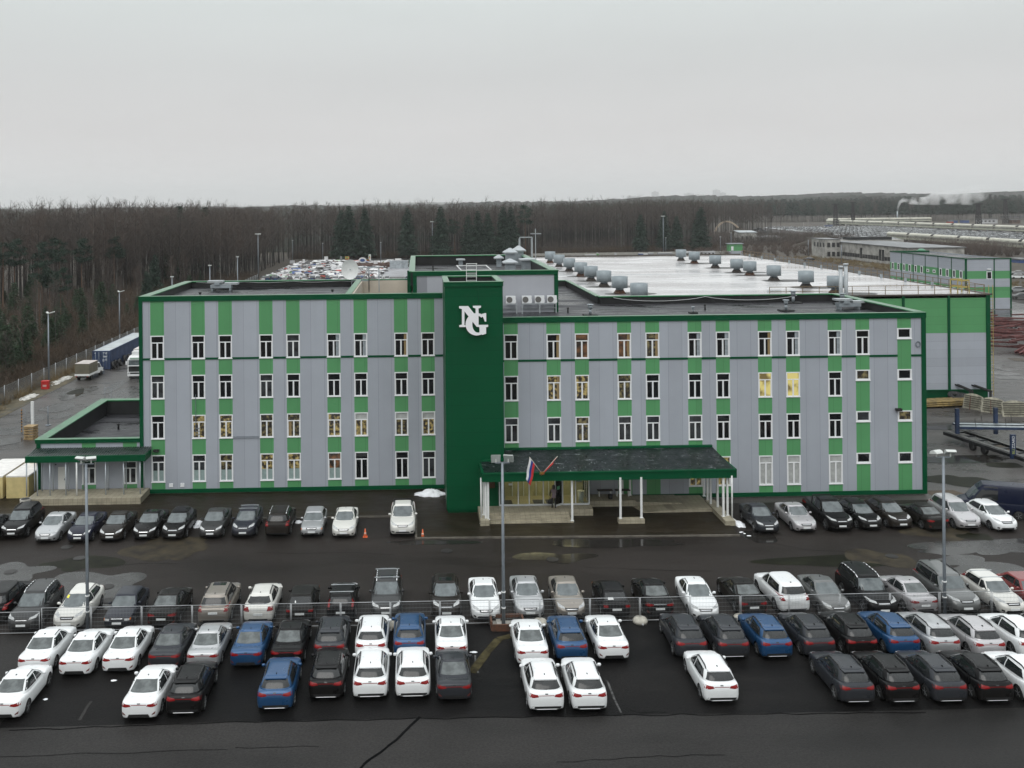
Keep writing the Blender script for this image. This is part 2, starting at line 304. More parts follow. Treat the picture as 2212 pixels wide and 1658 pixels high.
for k, (xy, rx, ry, m) in enumerate([(c8(300, 950), 2.2, 3.5, PUD_SHEEN), (c8(900, 870), .9, 5, PUD_SHEEN), (a7(560, 260), 2.0, 2.5, PUD_SHEEN), (a7(560, 340), 1.2, 1.6, PUD_SHEEN), (a7(100, 490), 2.2, 2.5, PUD_SHEEN), (a7(330, 370), 1.5, 2.0, PUD_SHEEN), (a7(80, 580), 1.4, 1.6, PUD), (a7(700, 145), 1.0, 3.0, PUD),
        (c8(1100, 980), 2.0, 5, PUD_SHEEN), (c8(250, 960), 0.8, 2.2, MOSS), (v9(1060, 430), 8, 9, PUD), (v9(960, 1075), 2, 1.8, PUD), (v9(1080, 1125), 2.6, 1.3, PUD), (v9(960, 1010), 1.5, 3, PUD), (v9(1130, 925), 1.6, 1.6, DIRT), (u9(630, 1500), 1.6, 1.5, MOSS), (u9(1040, 1530), 2.2, 1.6, MOSS), (u9(1500, 1030), 1.2, 1.5, DIRT),
        (u9(900, 1200), 5, 1.3, PUD), (u9(900, 700), 5, 1.2, PUD), (u9(1600, 1300), 1.5, 1, MOSS)]):
    c = G(*xy); sheet('puddle' if m is PUD else 'blotch', blob(c, rx, ry, k + 40), 0.021 + 0.0002 * k, m)  # the pale grey ones are wet sheen painted as colour
CRACK = mat('tar_seam', (0.003, 0.003, 0.0033), 0.7, spec=.03)
def seam(name, pts, w, m=CRACK, z=0.023):
    b = MB(); P = [G(*p) for p in pts]; r = random.Random(int(P[0].x * 10))
    if m is CRACK:                                    # cracks wander
        Q = [P[0]]
        for a_, c_ in zip(P, P[1:]):
            k_ = max(2, int((c_ - a_).length / .7)); n_ = Vector((a_.y - c_.y, c_.x - a_.x, 0)).normalized()
            Q += [a_.lerp(c_, i_ / k_) + n_ * (r.uniform(-.09, .09) if i_ < k_ else 0) for i_ in range(1, k_ + 1)]
        P = Q
    for i in range(len(P) - 1):
        d = (P[i + 1] - P[i]).normalized(); n = Vector((-d.y, d.x, 0)) * w
        b.add([(P[i] - n).to_tuple()[:2] + (z + i * 2e-5,), (P[i] + n).to_tuple()[:2] + (z + i * 2e-5,), (P[i + 1] + n * r.uniform(.6, 1.3)).to_tuple()[:2] + (z + i * 2e-5,), (P[i + 1] - n).to_tuple()[:2] + (z + i * 2e-5,)], [(0, 3, 2, 1)])
    o = b.build(name, m); o['kind'] = 'structure'
seam('tar_seam', [(775, 1665), (800, 1640), (838, 1612), (870, 1585), (908, 1549)], 0.07)
seam('asphalt_joint', [(20, 1578), (240, 1571), (492, 1560), (760, 1556), (1000, 1551), (1293, 1546), (1616, 1543), (2000, 1540)], 0.03, z=0.026)
for pts_ in ([z1(820, 742), z1(1000, 738), z1(1250, 728), z1(1420, 731)], [z2(100, 640), z2(420, 648), z2(900, 640), z2(1200, 655)], [z3(900, 235), z3(1300, 250), z3(1800, 262)], [z4(250, 470), z4(500, 520), z4(900, 545)], [z5(0, 1165), z5(420, 1150), z5(900, 1140), z5(1500, 1118)], [z5(1550, 1105), z5(2100, 1100)], [z3(700, 1620), z3(1200, 1590), z3(1900, 1570)], [z3(1220, 1250), z3(1300, 1272), z3(1480, 1268)]): seam('asphalt_crack', pts_, .014, MATS['tar_seam'], .0275)
seam('painted_line', [z2(1858, 1465), z2(1866, 1565), z2(1885, 1610)], 0.05, mat('worn_white_line', (0.13, 0.13, 0.128), 0.7, spec=.1, col2=(0.03, 0.03, 0.03), scale=2.5))
seam('soil_strip', [z3(385, 720), z3(290, 745), z3(200, 850), z3(95, 985)], 0.24, mat('soil_strip', (0.045, 0.038, 0.018), 0.8, spec=.1, var=0.45, scale=2))
seam('painted_line', [z3(1060, 1040), z3(1110, 1170), z3(1160, 1270)], 0.05, MATS['worn_white_line'], 0.024)
seam('tyre_tracks', [z5(600, 800), z5(560, 860), z5(525, 925)], 0.08, ASPH_FRONT, 0.024)
b = MB()
seam('painted_line', [z6(0, 1092), z6(250, 981), z6(470, 874), z6(560, 833)], 0.09, MATS['worn_white_line'], 0.025)
MANH = mat('manhole_iron', (0.03, 0.028, 0.027), 0.5, metal=0.4, var=0.3, scale=10)
for k, xy in enumerate((z1(865, 915), z1(865, 1027), z1(85, 795), z1(640, 685), z1(540, 595), z3(672, 180), z2(1630, 627), z4(1080, 565))):
    c = G(*xy); b = MB(); b.cyl((0, 0, 0), (0, 0, 0.012), 0.42, n=20, smooth=False); b.cyl((0, 0, 0.0118), (0, 0, 0.02), 0.33, n=20, smooth=False)
    o = b.build('manhole_cover', MANH, loc=(c.x, c.y, 0.029)); tag(o, ['iron manhole cover in the light grey puddle behind the silver hatchback', 'iron manhole cover just behind the dark blue boxy hatchback of the fence row', 'iron manhole cover ringed with mud at the left edge', 'iron manhole cover at the tip of the mossy stain beside the lamp post', 'small dark manhole cover in front of the dark blue saloon by the building', 'iron manhole cover in the puddle before the entrance canopy', 'iron manhole cover below the white pickup and the right traffic cone', 'iron manhole cover in the brown mud patch on the right'][k], 'manhole', 'manhole covers in the car park lane')

# ------------------------------------------------------------------ main office building
def grid_wall(parent, name, x0, x1, z0, z1, y, stripes, holes, mats, depth=0.16):
    """front skin of a wing: cells between openings, green where a stripe runs, with reveals round the openings"""
    xs = sorted({x0, x1, *[v for s in stripes for v in s], *[v for h in holes for v in h[:2]]})
    zs = sorted({z0, z1, *[v for h in holes for v in h[2:]]})
    b = MB()
    for i in range(len(xs) - 1):
        xm = (xs[i] + xs[i + 1]) / 2; g = 1 if any(s[0] < xm < s[1] for s in stripes) else 0
        for j in range(len(zs) - 1):
            zm = (zs[j] + zs[j + 1]) / 2
            if any(h[0] < xm < h[1] and h[2] < zm < h[3] for h in holes): continue
            b.add([(xs[i], y, zs[j]), (xs[i + 1], y, zs[j]), (xs[i + 1], y, zs[j + 1]), (xs[i], y, zs[j + 1])], [(0, 1, 2, 3)], g)
    for h in holes:
        a, c, e, f = h; d = y + depth
        b.add([(a, y, e), (c, y, e), (c, y, f), (a, y, f), (a, d, e), (c, d, e), (c, d, f), (a, d, f)], [(0, 4, 5, 1), (1, 5, 6, 2), (2, 6, 7, 3), (3, 7, 4, 0), (4, 7, 6, 5)], 0)
    return b.build(name, mats, parent)
def window(parent, x, z, w, h, y, pane, small=False, extra=None, name='window'):
    """white frame with a top light over two casements (or one small light); pane and any curtain are its own pieces"""
    t = 0.085; b = MB(); yf, yb = y - 0.035, y + 0.09
    b.box(0, w, yf, yb, 0, t); b.box(0, w, yf, yb, h - t, h); b.box(0, t, yf, yb, t, h - t); b.box(w - t, w, yf, yb, t, h - t)
    b.box(-0.03, w + 0.03, y - 0.075, yf - 0.002, -0.04, 0.02)
    if not small:
        zt = h - 0.64; b.box(t, w - t, yf + 0.01, yb - 0.01, zt, zt + 0.075); b.box(w / 2 - 0.06, w / 2 + 0.06, yf + 0.012, yb - 0.012, t, zt)
        b.box(t, t + 0.04, yf + 0.02, yb - 0.02, t, zt); b.box(w - t - 0.04, w - t, yf + 0.02, yb - 0.02, t, zt)
    else:
        b.box(t, t + 0.05, yf + 0.02, yb - 0.02, t, h - t); b.box(w - t - 0.05, w - t, yf + 0.02, yb - 0.02, t, h - t); b.box(t, w - t, yf + 0.021, yb - 0.02, t, t + 0.05)
    o = b.build(name, WHITE, parent, (x, 0, z))
    g = MB(); g.box(t - 0.01, w - t + 0.01, y + 0.035, y + 0.055, t - 0.01, h - t + 0.01); g.build('pane', pane, o)
    for kind in (extra or ()):
        c = MB()
        if kind == 'r': c.box(w * 0.66, w - t, y + 0.028, y + 0.033, t, h - t); c.build('curtain', CURT, o)
        elif kind == 'R': c.box(w * 0.72, w - t, y + 0.028, y + 0.033, t, h - t); c.build('curtain', CURTY, o)
        elif kind == 'l': c.box(t, w * 0.32, y + 0.028, y + 0.033, t, h * 0.7); c.build('curtain', CURTY, o)
        elif kind == 'f': c.box(t, w - t, y + 0.028, y + 0.033, t, h * 0.42); c.build('window_film', FROST, o)
        elif kind == 'b': c.box(t, w - t, y + 0.028, y + 0.033, t, h - t); c.build('blind', BLIND, o)
        elif kind == 't': c.box(t, w - t, y + 0.028, y + 0.033, h - 0.62, h - t); c.build('blind', BLIND, o)
    return o
B = empty('office_building', (0, 81.6, 0), label='four storey office block clad in grey and green panels with a dark green tower', cat='building')
def bp(mb, name, mats): # parts are modelled in world metres; the building's Empty stands at its foot
    o = mb.build(name, mats, B); o.location = (0, -81.6, 0); return o
def shift(o): o.location.y -= 81.6; return o
PAT = [0, 3.36, 5.60, 8.96, 11.20, 14.56, 16.80, 20.16, 22.40, 25.76, 28.0, 31.36]
LX = [-22.26 + 1.0057 * p for p in PAT[:9]]; RX = [6.893 + 1.0205 * p for p in PAT]; WW = 1.13
LZ = [13.238, 9.936, 6.60, 3.298]; RZ = [13.481, 10.147, 6.795, 3.416]; YL, YR = 81.6, 77.86
D, Gy, Wm, O_, Y_, Dm = PANE, PANE2, LITW, LITO, LITY, LITD
lw_panes = [[D, D, D, D, Gy, D, D, D, D], [Gy, D, D, Gy, D, D, D, D, D], [D, Wm, Wm, Dm, Dm, Wm, Wm, Dm, Wm], [Gy, Gy, Dm, Wm, Wm, O_, D, D, Gy]]
lw_extra = {(0, 5): 'r', (0, 6): 'r', (0, 7): 'R', (2, 4): 'l', (2, 7): 't', (2, 8): 't', (2, 6): 't', (3, 0): 'f', (3, 1): 'f', (3, 2): 'f', (3, 3): 'f', (3, 4): 'f', (3, 5): 'f'}
holes = []; wins = []
for r in range(4):
    for c in range(9):
        h = 2.25 if r == 3 else 1.96; x = LX[c]; z = LZ[r] - h
        holes.append((x + 0.01, x + WW - 0.01, z + 0.01, z + h - 0.01)); wins.append((x, z, h, YL, lw_panes[r][c], False, lw_extra.get((r, c))))
shift(grid_wall(B, 'wall', -22.9, 2.1, 0.45, 16.1, YL, [(x, x + WW) for x in LX], holes, [GREY, LGREEN]))
rw_panes = [[D, D, O_, O_, LITD, D, D, D, D, D, D, D], [D, Wm, Wm, Dm, D, D, D, LITY, LITY, D, LITD, D], [Gy, Gy, Dm, Gy, Gy, Gy, D, D, D, D, Gy, LITD], [Gy, Gy, Gy, Gy, Gy, LITW, LITW, BLIND, BLIND, PANE2, D, D]]
rw_extra = {(0, 1): 'R', (0, 3): 'R', (0, 4): 'R', (0, 5): 'r', (0, 6): 'r', (0, 7): 'R', (0, 8): 'r', (0, 9): 'r', (3, 9): 'b', (1, 1): 'R'}
holes = []
for r in range(4):
    for c in range(12):
        small = c == 11 or (c == 10 and r > 0); x = RX[c]
        h = 0.86 if small else (2.37 if r == 3 else 2.0); z = RZ[r] - h + (0.1 if small else 0); ww = 1.2 if small else WW
        if r == 3 and c < 5: continue
        if small: x -= 0.03
        holes.append((x + 0.01, x + ww - 0.01, z + 0.01, z + h - 0.01)); wins.append((x, z, h, YR, rw_panes[r][c], small, rw_extra.get((r, c))))
shift(grid_wall(B, 'wall', 6.6, 40.86, 0.45, 14.40, YR, [(x, x + WW) for x in RX if True], holes, [GREY, LGREEN]))
for x, z, h, y, pn, small, ex in wins:
    o = window(B, x, z, 1.2 if small else WW, h, y, pn, small, ex); o.location.y = -81.6
# flashings, bands, corner trims, plinth
b = MB()
b.box(-23.2, 2.1, YL - 0.10, YL + 0.35, 16.1, 16.5); b.box(-23.2, -22.9, YL - 0.08, YL + 0.25, 0.12, 16.098)
b.box(6.6, 41.25, YR - 0.10, YR + 0.35, 14.40, 14.82); b.box(40.86, 41.22, YR - 0.08, YR + 0.25, 0.12, 14.398)
b.box(-22.9, 2.1, YL - 0.09, YL + 0.05, 0.13, 0.448); b.box(6.6, 40.86, YR - 0.09, YR + 0.05, 0.13, 0.448)
for xs_, x0_, x1_, y_, z_ in ((LX, -22.9, 2.1, YL, 11.2), (RX, 6.6, 40.86, YR, 11.27)):
    cur = x0_
    for x in xs_ + [None]:
        e = x if x is not None else x1_
        if e > cur: b.box(cur, e, y_ - 0.05, y_ + 0.02, z_, z_ + 0.17)
        cur = (x + WW) if x is not None else cur
bp(b, 'trim', DGREEN)
b = MB(); b.box(-23.1, 2.1, YL + 0.08, YL + 0.3, -0.1, 0.128); b.box(6.6, 41.1, YR + 0.08, YR + 0.3, -0.1, 0.128); bp(b, 'plinth', CONC)
b = MB()                                          # side and back walls
b.box(-23.05, -22.86, YL + 0.26, 97.9, 0.05, 16.1); b.box(40.95, 41.2, YR + 0.26, 94.4, 0.05, 14.38); b.box(-23.05, 12.6, 97.7, 97.95, 0.05, 16.1); b.box(17.9, 41.2, 94.2, 94.45, 0.05, 14.38)
bp(b, 'rear_wall', GREY)
# left roof with its parapets, right L-shaped roof
b = MB(); b.box(-22.85, -5.9, YL + 0.36, 97.4, 15.6, 15.85); b.box(6.62, 40.94, YR + 0.36, 94.0, 13.9, 14.1); b.box(12.0, 17.7, 94.0, 114.0, 13.91, 14.102); bp(b, 'roof', BITUMEN)
b = MB()
b.box(-22.86, -22.5, YL + 0.36, 97.4, 15.85, 16.44); b.box(-22.86, -5.9, 97.4, 97.72, 15.85, 16.44); b.box(-6.0, -5.62, YL + 0.36, 97.4, 12.0, 16.44); b.box(-22.85, 2.1, YL + 0.2, YL + 0.36, 15.7, 16.098)
b.box(40.6, 40.94, YR + 0.36, 94.0, 14.1, 14.78); b.box(17.7, 40.94, 94.0, 94.3, 14.1, 14.78); b.box(17.5, 17.75, 94.3, 114.1, 14.1, 14.78); b.box(12.7, 17.75, 114.1, 114.4, 14.1, 14.78); b.box(6.62, 40.94, YR + 0.2, YR + 0.36, 13.9, 14.398)
bp(b, 'parapet', PDARK)
b = MB()
b.box(-23.22, -22.42, YL + 0.352, 97.85, 16.44, 16.52); b.box(-22.42, 0.0, 97.3, 97.85, 16.442, 16.53); b.box(-6.08, -5.56, YL + 0.352, 97.3, 16.44, 16.52); b.box(-23.2, 2.1, YL - 0.12, YL + 0.352, 16.502, 16.53)
b.box(40.5, 41.3, YR + 0.352, 94.5, 14.78, 14.87); b.box(17.6, 40.5, 93.9, 94.5, 14.782, 14.88); b.box(17.4, 17.85, 94.5, 114.5, 14.78, 14.87); b.box(12.7, 17.4, 114.05, 114.5, 14.782, 14.88); b.box(6.6, 41.3, YR - 0.12, YR + 0.352, 14.822, 14.85)
bp(b, 'flashing', RIM)
b = MB(); b.box(-5.6, 0.0, 97.28, 97.42, 10.0, 16.40); b.box(-5.6, -5.45, YL + 0.4, 97.28, 10, 16.40); b.box(-5.4, 0.0, 97.1, 97.27, 14.5, 14.66); b.box(-5.4, 0.0, 96.4, 96.5, 14.0, 14.1); bp(b, 'light_well_wall', CREAM)
# roof superstructure (the taller volume behind the tower)
b = MB(); b.add([(-0.3, 88.0, 12), (12.7, 88.0, 12), (12.7, 88.0, 17.5), (-0.3, 88.0, 17.5)], [(0, 1, 2, 3)]); b.box(12.5, 12.69, 88.01, 115, 12, 17.4); b.box(-0.85, -0.6, 97, 115.6, 12, 17.4)
b.box(-0.85, 12.69, 115.0, 115.3, 12, 17.4); shift(b.build('upper_storey', panelled('grey_panel_upper', (0.36, 0.37, 0.405), 40), B))
for e_ in ((-0.4, -0.05, 87.93, 88.2, 12, 17.5), (12.42, 12.78, 87.93, 88.2, 12, 17.5), (-0.4, 12.78, 87.9, 88.3, 17.502, 17.85), (-1.0, -0.6, 96.5, 97, 12, 17.4), (-1.0, -0.5, 114.5, 115.4, 12, 17.4)):
    b = MB(); b.box(*e_); bp(b, 'green_trim', DGREEN)
b = MB(); b.box(-0.6, 12.5, 88.3, 115, 16.6, 16.8); bp(b, 'upper_roof', BITUMEN)
b = MB(); b.box(-0.58, 12.5, 114.6, 114.98, 16.8, 17.82); b.box(12.18, 12.5, 88.32, 114.6, 16.8, 17.82); b.box(-0.6, -0.3, 88.32, 114.6, 16.8, 17.82); b.box(-0.3, 12.2, 88.31, 88.5, 16.8, 17.5); bp(b, 'upper_parapet', PDARK)
b = MB(); b.box(-0.5, 12.85, 87.86, 88.4, 17.852, 17.92); b.box(12.1, 12.85, 88.402, 115.4, 17.825, 17.9); b.box(-0.75, -0.2, 88.402, 115.4, 17.825, 17.9); b.box(-0.2, 12.1, 114.5, 115.4, 17.827, 17.93); bp(b, 'upper_flashing', RIM)
# tower
b = MB(); b.box(2.12, 6.6, 75.1, 75.4, 0.30, 17.62); b.box(2.12, 2.4, 75.4, 81.7, 0.30, 17.6); b.box(6.3, 6.598, 75.4, 81.7, 3.9, 17.6); b.box(2.4, 6.3, 81.4, 81.7, 15, 17.6); b.box(2.2, 6.5, 75.2, 75.38, 0.0, 0.298)
b.box(2.06, 6.64, 75.02, 75.12, 17.6, 17.93); bp(b, 'tower', TGREEN)
b = MB(); b.box(2.405, 6.295, 75.41, 75.5, 16.2, 17.858); b.box(2.405, 2.5, 75.5, 81.3, 16.2, 17.858); b.box(6.2, 6.295, 75.5, 81.3, 16.2, 17.858); b.box(2.5, 6.2, 81.3, 81.39, 16.2, 17.858); b.box(2.5, 6.2, 75.5, 81.3, 16.2, 16.3); bp(b, 'tower_parapet', PDARK)
b = MB(); b.box(2.0, 6.7, 74.98, 75.5, 17.935, 17.97); b.box(2.05, 2.5, 75.502, 81.2, 17.86, 17.95); b.box(6.2, 6.7, 75.502, 81.2, 17.86, 17.95); b.box(2.05, 6.7, 81.202, 81.75, 17.86, 17.96); bp(b, 'tower_flashing', RIM)
# monogram sign: the letters N and G, in slab-serif strokes, standing off the tower
def letters():
    b = MB(); k = 0.632; sx_, sz_ = 2.24 / 352.0, 2.28 / 352.0
    def q(poly, y0=0.0, y1=0.12):
        pts = [(3.2 + (x - 750) * sx_, 16.13 - (y - 738) * sz_) for x, y in poly]; n = len(pts)
        b.add([(x, 75.1 - 0.14 - y1, z) for x, z in pts] + [(x, 75.1 - 0.14 - y0, z) for x, z in pts], [tuple(range(n)), tuple(range(n, 2 * n))[::-1]] + [(i, n + i, n + (i + 1) % n, (i + 1) % n) for i in range(n)])
    q([(750, 742), (862, 742), (862, 762), (815, 770), (812, 968), (826, 972), (826, 990), (750, 990), (750, 970), (782, 962), (784, 776), (750, 766)][::-1])
    q([(810, 742), (862, 742), (975, 890), (985, 990), (960, 990), (812, 800)][::-1], -0.004, 0.124)
    q([(918, 740), (1015, 740), (1015, 760), (985, 772), (985, 968), (950, 968), (950, 772), (918, 760)][::-1], 0.002, 0.118)
    import itertools
    cx_, cy_ = 962, 960; out = []; inn = []
    for i in range(31):                                  # the bowl of the G, thick on its left
        t = math.radians(-52 - i * (262 / 30.0)); out.append((cx_ + 136 * math.cos(t), cy_ + 132 * math.sin(t)))
        inn.append((cx_ + 14 + 68 * math.cos(t), cy_ + 100 * math.sin(t)))
    for i in range(30): q([out[i], out[i + 1], inn[i + 1], inn[i]], -0.008 - 0.0, 0.130)
    q([(980, 968), (1100, 968), (1100, 990), (1074, 996), (1074, 1072), (1030, 1086), (995, 1070), (995, 996), (980, 990)][::-1], -0.002, 0.136)
    q([(1060, 830), (1077, 830), (1077, 928), (1060, 928), (1042, 880), (1010, 850), (1030, 838)][::-1], -0.006, 0.134)
    return b
shift(letters().build('monogram_sign', mat('sign_white', (0.78, 0.78, 0.80), 0.35), B))
b = MB()
for i, x in enumerate((3.5, 5.0)): b.box(x, x + 0.05, 74.985, 75.098, 15.2, 15.25)
b.cyl((4.72, 75.08, 16.2), (4.66, 75.08, 17.93), 0.014, n=5); bp(b, 'sign_bracket', DGREEN)
b = MB()
for x in (4.1, 4.93): b.bar((x, 81.0, 16.3), (x, 81.0, 19.0), 0.05, 0.05); b.bar((x, 81.0, 19.0), (x + 0.01, 80.4, 19.02), 0.05, 0.05)
for i in range(8): b.bar((4.1, 81.0, 16.7 + i * 0.3), (4.93, 81.0, 16.7 + i * 0.3), 0.035, 0.035)
b.bar((4.1, 80.4, 19.03), (4.93, 80.4, 19.03), 0.05, 0.05); b.bar((4.1, 81.0, 18.05), (4.93, 81.0, 18.05), 0.09, 0.03); bp(b, 'roof_ladder', WPAINT)
b = MB()
for z in (5.25, 5.0, 5.5): b.bar((-18.55, 81.45, z), (-18.2, 81.4, z + 0.02), 0.05, 0.05)
b.bar((-18.55, 81.5, 4.9), (-18.55, 81.5, 8.3), 0.035, 0.035); b.bar((-15.5, 81.52, 4.75), (-13.35, 81.52, 4.75), 0.03, 0.03); b.bar((-15.5, 81.52, 4.63), (-13.35, 81.52, 4.63), 0.03, 0.03); bp(b, 'cable_bracket', STEEL)
b = MB(); b.box(-20.82, -20.5, 81.54, 81.598, 0.62, 0.92); b.box(-19.88, -19.56, 81.54, 81.598, 0.62, 0.92); bp(b, 'wall_plaque', WHITE)
b = MB(); c = A(*zr(1318, 806), YR); b.box(c.x - 0.15, c.x + 0.3, YR - 0.4, YR - 0.1, c.z - 0.1, c.z + 0.1); b.box(c.x - 0.02, c.x + 0.04, YR - 0.12, YR, c.z - 0.05, c.z + 0.02); b.box(-22.05, -21.6, YL - 0.3, YL - 0.05, 3.62, 3.8); bp(b, 'floodlight', BLACK)
b = MB(); c = A(*zr(1463, 365), YR)
for i in range(14):
    t0, t1 = 2 * PI * i / 14, 2 * PI * (i + 1) / 14; b.bar((c.x + 0.18 * math.cos(t0), YR - 0.06, c.z + 0.22 * math.sin(t0)), (c.x + 0.18 * math.cos(t1), YR - 0.06, c.z + 0.22 * math.sin(t1)), 0.05, 0.05)
bp(b, 'cable_coil', STEEL)
# ---- things standing on the roofs
def capvent(loc, w, h, label, cap=0.35, dx=0):
    t = empty('roof_vent', loc, 0, label, 'vent', 'galvanised hoods on the upper roof')
    b = MB(); b.box(-w / 2, w / 2, -w / 2, w / 2, 0, h); b.box(-w / 2 - 0.04, w / 2 + 0.04, -w / 2 - 0.04, w / 2 + 0.04, h * 0.45, h * 0.45 + 0.06); b.build('duct', GALV, t)
    b = MB(); e = w / 2 + 0.28; b.box(-e, e, -e, e, h + 0.001, h + 0.14); v = [(-e, -e, h + .14), (e, -e, h + .14), (e, e, h + .14), (-e, e, h + .14), (-.1, -.1, h + .14 + cap), (.1, -.1, h + .14 + cap), (.1, .1, h + .14 + cap), (-.1, .1, h + .14 + cap)]
    b.add(v, [(0, 1, 5, 4), (1, 2, 6, 5), (2, 3, 7, 6), (3, 0, 4, 7), (4, 5, 6, 7)]); b.build('hood', GALVL, t); return t
capvent((9.95, 104, 16.8), 1.05, .78, 'square galvanised hood with a pyramid cap, nearer of the two on the left')
capvent((10.55, 110, 16.8), 1.05, 1.55, 'tall galvanised shaft with a pyramid cap at the back of the upper roof', .45)
capvent((11.85, 104.5, 16.8), 1.15, 1.05, 'wide galvanised box vent with a nearly flat cap', .12)
capvent((11.9, 113.5, 16.8), 1.0, 1.6, 'tall galvanised shaft behind the flat capped box vent', .5)
capvent((9.3, 110.5, 16.8), 0.55, 0.9, 'small thin roof vent left of the tall shafts', .3)
capvent((5.0, 111.8, 16.8), 0.45, 0.7, 'tiny roof vent near the back parapet of the upper roof', .05)
def pipe(x, y, z, h, r, label): tag(MB().cyl((0, 0, 0), (0, 0, h), r, n=8).cyl((0, 0, h - .1), (0, 0, h - .02), r * 1.7, n=8).build('vent_pipe', BLACK, loc=(x, y, z)), label, 'pipe', 'thin vent pipes on the flat roofs')
pipe(1.7, 104.5, 16.8, 0.55, 0.07, 'thin vent pipe on the upper roof'); pipe(13.5, 87, 14.1, 0.5, 0.07, 'thin vent pipe right of the air conditioners'); pipe(26.3, 88.3, 14.1, 0.5, 0.07, 'thin vent pipe in the middle of the lower roof')
pipe(-8.0, 91.8, 15.85, 0.2, 0.09, 'stub of a vent pipe on the left roof near the light well'); pipe(-20.1, 90.5, 15.85, 0.2, 0.09, 'stub of a vent pipe on the left roof near the ducts')
t = empty('steel_trestle', (5.5, 106, 16.8), 0, 'low white steel frame lying on the upper roof', 'frame'); b = MB()
b.bar((-1.2, 0, .45), (2.0, 0, .45), .08, .08); b.bar((-1.2, 0, .45), (-.8, -2.5, .1), .08, .08); b.bar((2.0, 0, .45), (2.4, -2.5, .1), .08, .08); b.bar((-.8, -2.5, .1), (2.4, -2.5, .1), .08, .08); b.build('bars', WPAINT, t)
t = empty('access_hoop', (13.1, 116.5, 14.9), 0, 'pale steel hoop of a roof ladder behind the tall shafts', 'ladder'); b = MB()
for x in (-.75, .75): b.bar((x, 0, 0), (x, 0, 5.0), .12, .12); b.bar((x, 1, 0), (x, 1, 4.8), .1, .1)
b.bar((-.75, 0, 5.0), (.75, 0, 5.0), .12, .12); b.bar((1.2, 0.5, 0), (1.2, .5, 6.0), .1, .1); b.bar((.6, .5, 5.4), (1.9, .5, 5.4), .1, .1); b.build('bars', GALVL, t)
for k, (x, lb) in enumerate(((8.4, 'white air conditioner alone on the left rack beside the tower'), (9.85, 'white air conditioner, left of the three sharing a rack'), (11.0, 'white air conditioner, middle of the three sharing a rack'), (12.12, 'white air conditioner, right of the three sharing a rack'))):
    t = empty('air_conditioner', (x, 87.5, 14.98), 0, lb, 'air conditioner', 'air conditioners on the upper storey wall')
    b = MB(); b.box(-.43, .43, -.17, .17, 0, .66); b.box(.43, .48, -.1, .1, .05, .3); b.build('casing', WHITE, t)
    b = MB(); b.cyl((-.13, -.172, .33), (-.13, -.2, .33), .27, n=18, m=0, smooth=False); b.build('fan_grille', mat('fan_dark', (.12, .115, .11), .6), t)
for xs_, lb in (((7.2, 8.95), 'short galvanised rack under the single air conditioner'), ((9.35, 12.5), 'long galvanised rack under three air conditioners')):
    t = empty('equipment_rack', (xs_[0], 87.4, 14.1), 0, lb, 'rack', 'racks under the air conditioners'); L = xs_[1] - xs_[0]
    b = MB(); b.box(0, L, -.35, -.27, .8, .875); b.box(0, L, .2, .28, .8, .875); b.box(0, L, .4, .5, .35, .42); b.build('rail', GALVL, t)
    for x in ((0.0, L - .1) if L < 2 else (0.0, L / 2, L - .1)): c = MB(); c.box(x, x + .09, -.9, -.27, .7, .798) if False else c.box(x, x + .09, -.35, -.26, 0, .798); c.build('leg', GALVL, t)
def rooffan(x, y, z, label, s=1.0):
    t = empty('roof_fan', (x, y, z), 0, label, 'fan', 'small galvanised fans on the office roofs')
    b = MB(); b.box(-.6 * s, .6 * s, -.5 * s, .5 * s, 0, .12); b.build('base', PDARK, t)
    b = MB(); b.cyl((0, 0, .121), (0, 0, .6 * s), .12 * s, n=10); b.cyl((0, 0, .6 * s), (0, 0, .95 * s), .19 * s, n=10); b.cyl((0, 0, .95 * s), (0, 0, 1.0 * s), .3 * s, n=10); b.build('stack', GALV, t)
rooffan(15.1, 84.7, 14.1, 'galvanised roof fan nearest the air conditioners'); rooffan(24.4, 85.5, 14.1, 'squat galvanised roof fan midway along the lower roof', .6); rooffan(33.1, 86.5, 14.1, 'galvanised roof fan in front of the cable loop'); rooffan(36.3, 93, 14.1, 'galvanised roof fan against the rear parapet', 1.2); rooffan(41.0 - .8, 91, 14.1, 'slim galvanised roof fan near the right corner', 1.1)
def ahu(x, y, z, label):
    t = empty('air_handling_unit', (x, y, z), 0, label, 'ventilation unit', 'ventilation units on the office roofs'); b = MB()
    b.box(-1.0, 1.0, -.45, .45, .25, .55); b.box(-.6, -.1, -.6, .6, .551, .78); b.build('duct', GALV, t)
    b = MB(); b.box(-1.3, .2, -.5, .4, .79, .96); b.box(.3, 1.6, -.4, .5, .56, .75); b.build('cover', GALVL, t)
    for xx in (-.9, .8): b = MB(); b.box(xx, xx + .12, -.4, .4, 0, .249); b.build('support', GALV, t)
ahu(-18.9, 94.5, 15.85, 'grey duct unit on the left roof by its back parapet'); ahu(39.2, 87.5, 14.1, 'grey duct unit with white covers near the right corner of the roof')
t = empty('satellite_dish', (-6.1, 96.6, 15.85), 0, 'white satellite dish on a galvanised frame beside the light well', 'satellite dish'); b = MB()
prof = [(0.03, .0), (.4, .03), (.75, .12), (1.0, .25)]; n = 20; vs = []
for r_, d_ in prof:
    for i in range(n): a_ = 2 * PI * i / n; vs.append((-.55 + r_ * math.cos(a_) * .85, -.3 - d_ * .8 + .1, 1.75 + r_ * math.sin(a_) * 1.0))
b.add(vs, [(j * n + i, j * n + (i + 1) % n, (j + 1) * n + (i + 1) % n, (j + 1) * n + i) for j in range(3) for i in range(n)], 0, True); b.build('dish', WPAINT, t)
b = MB()
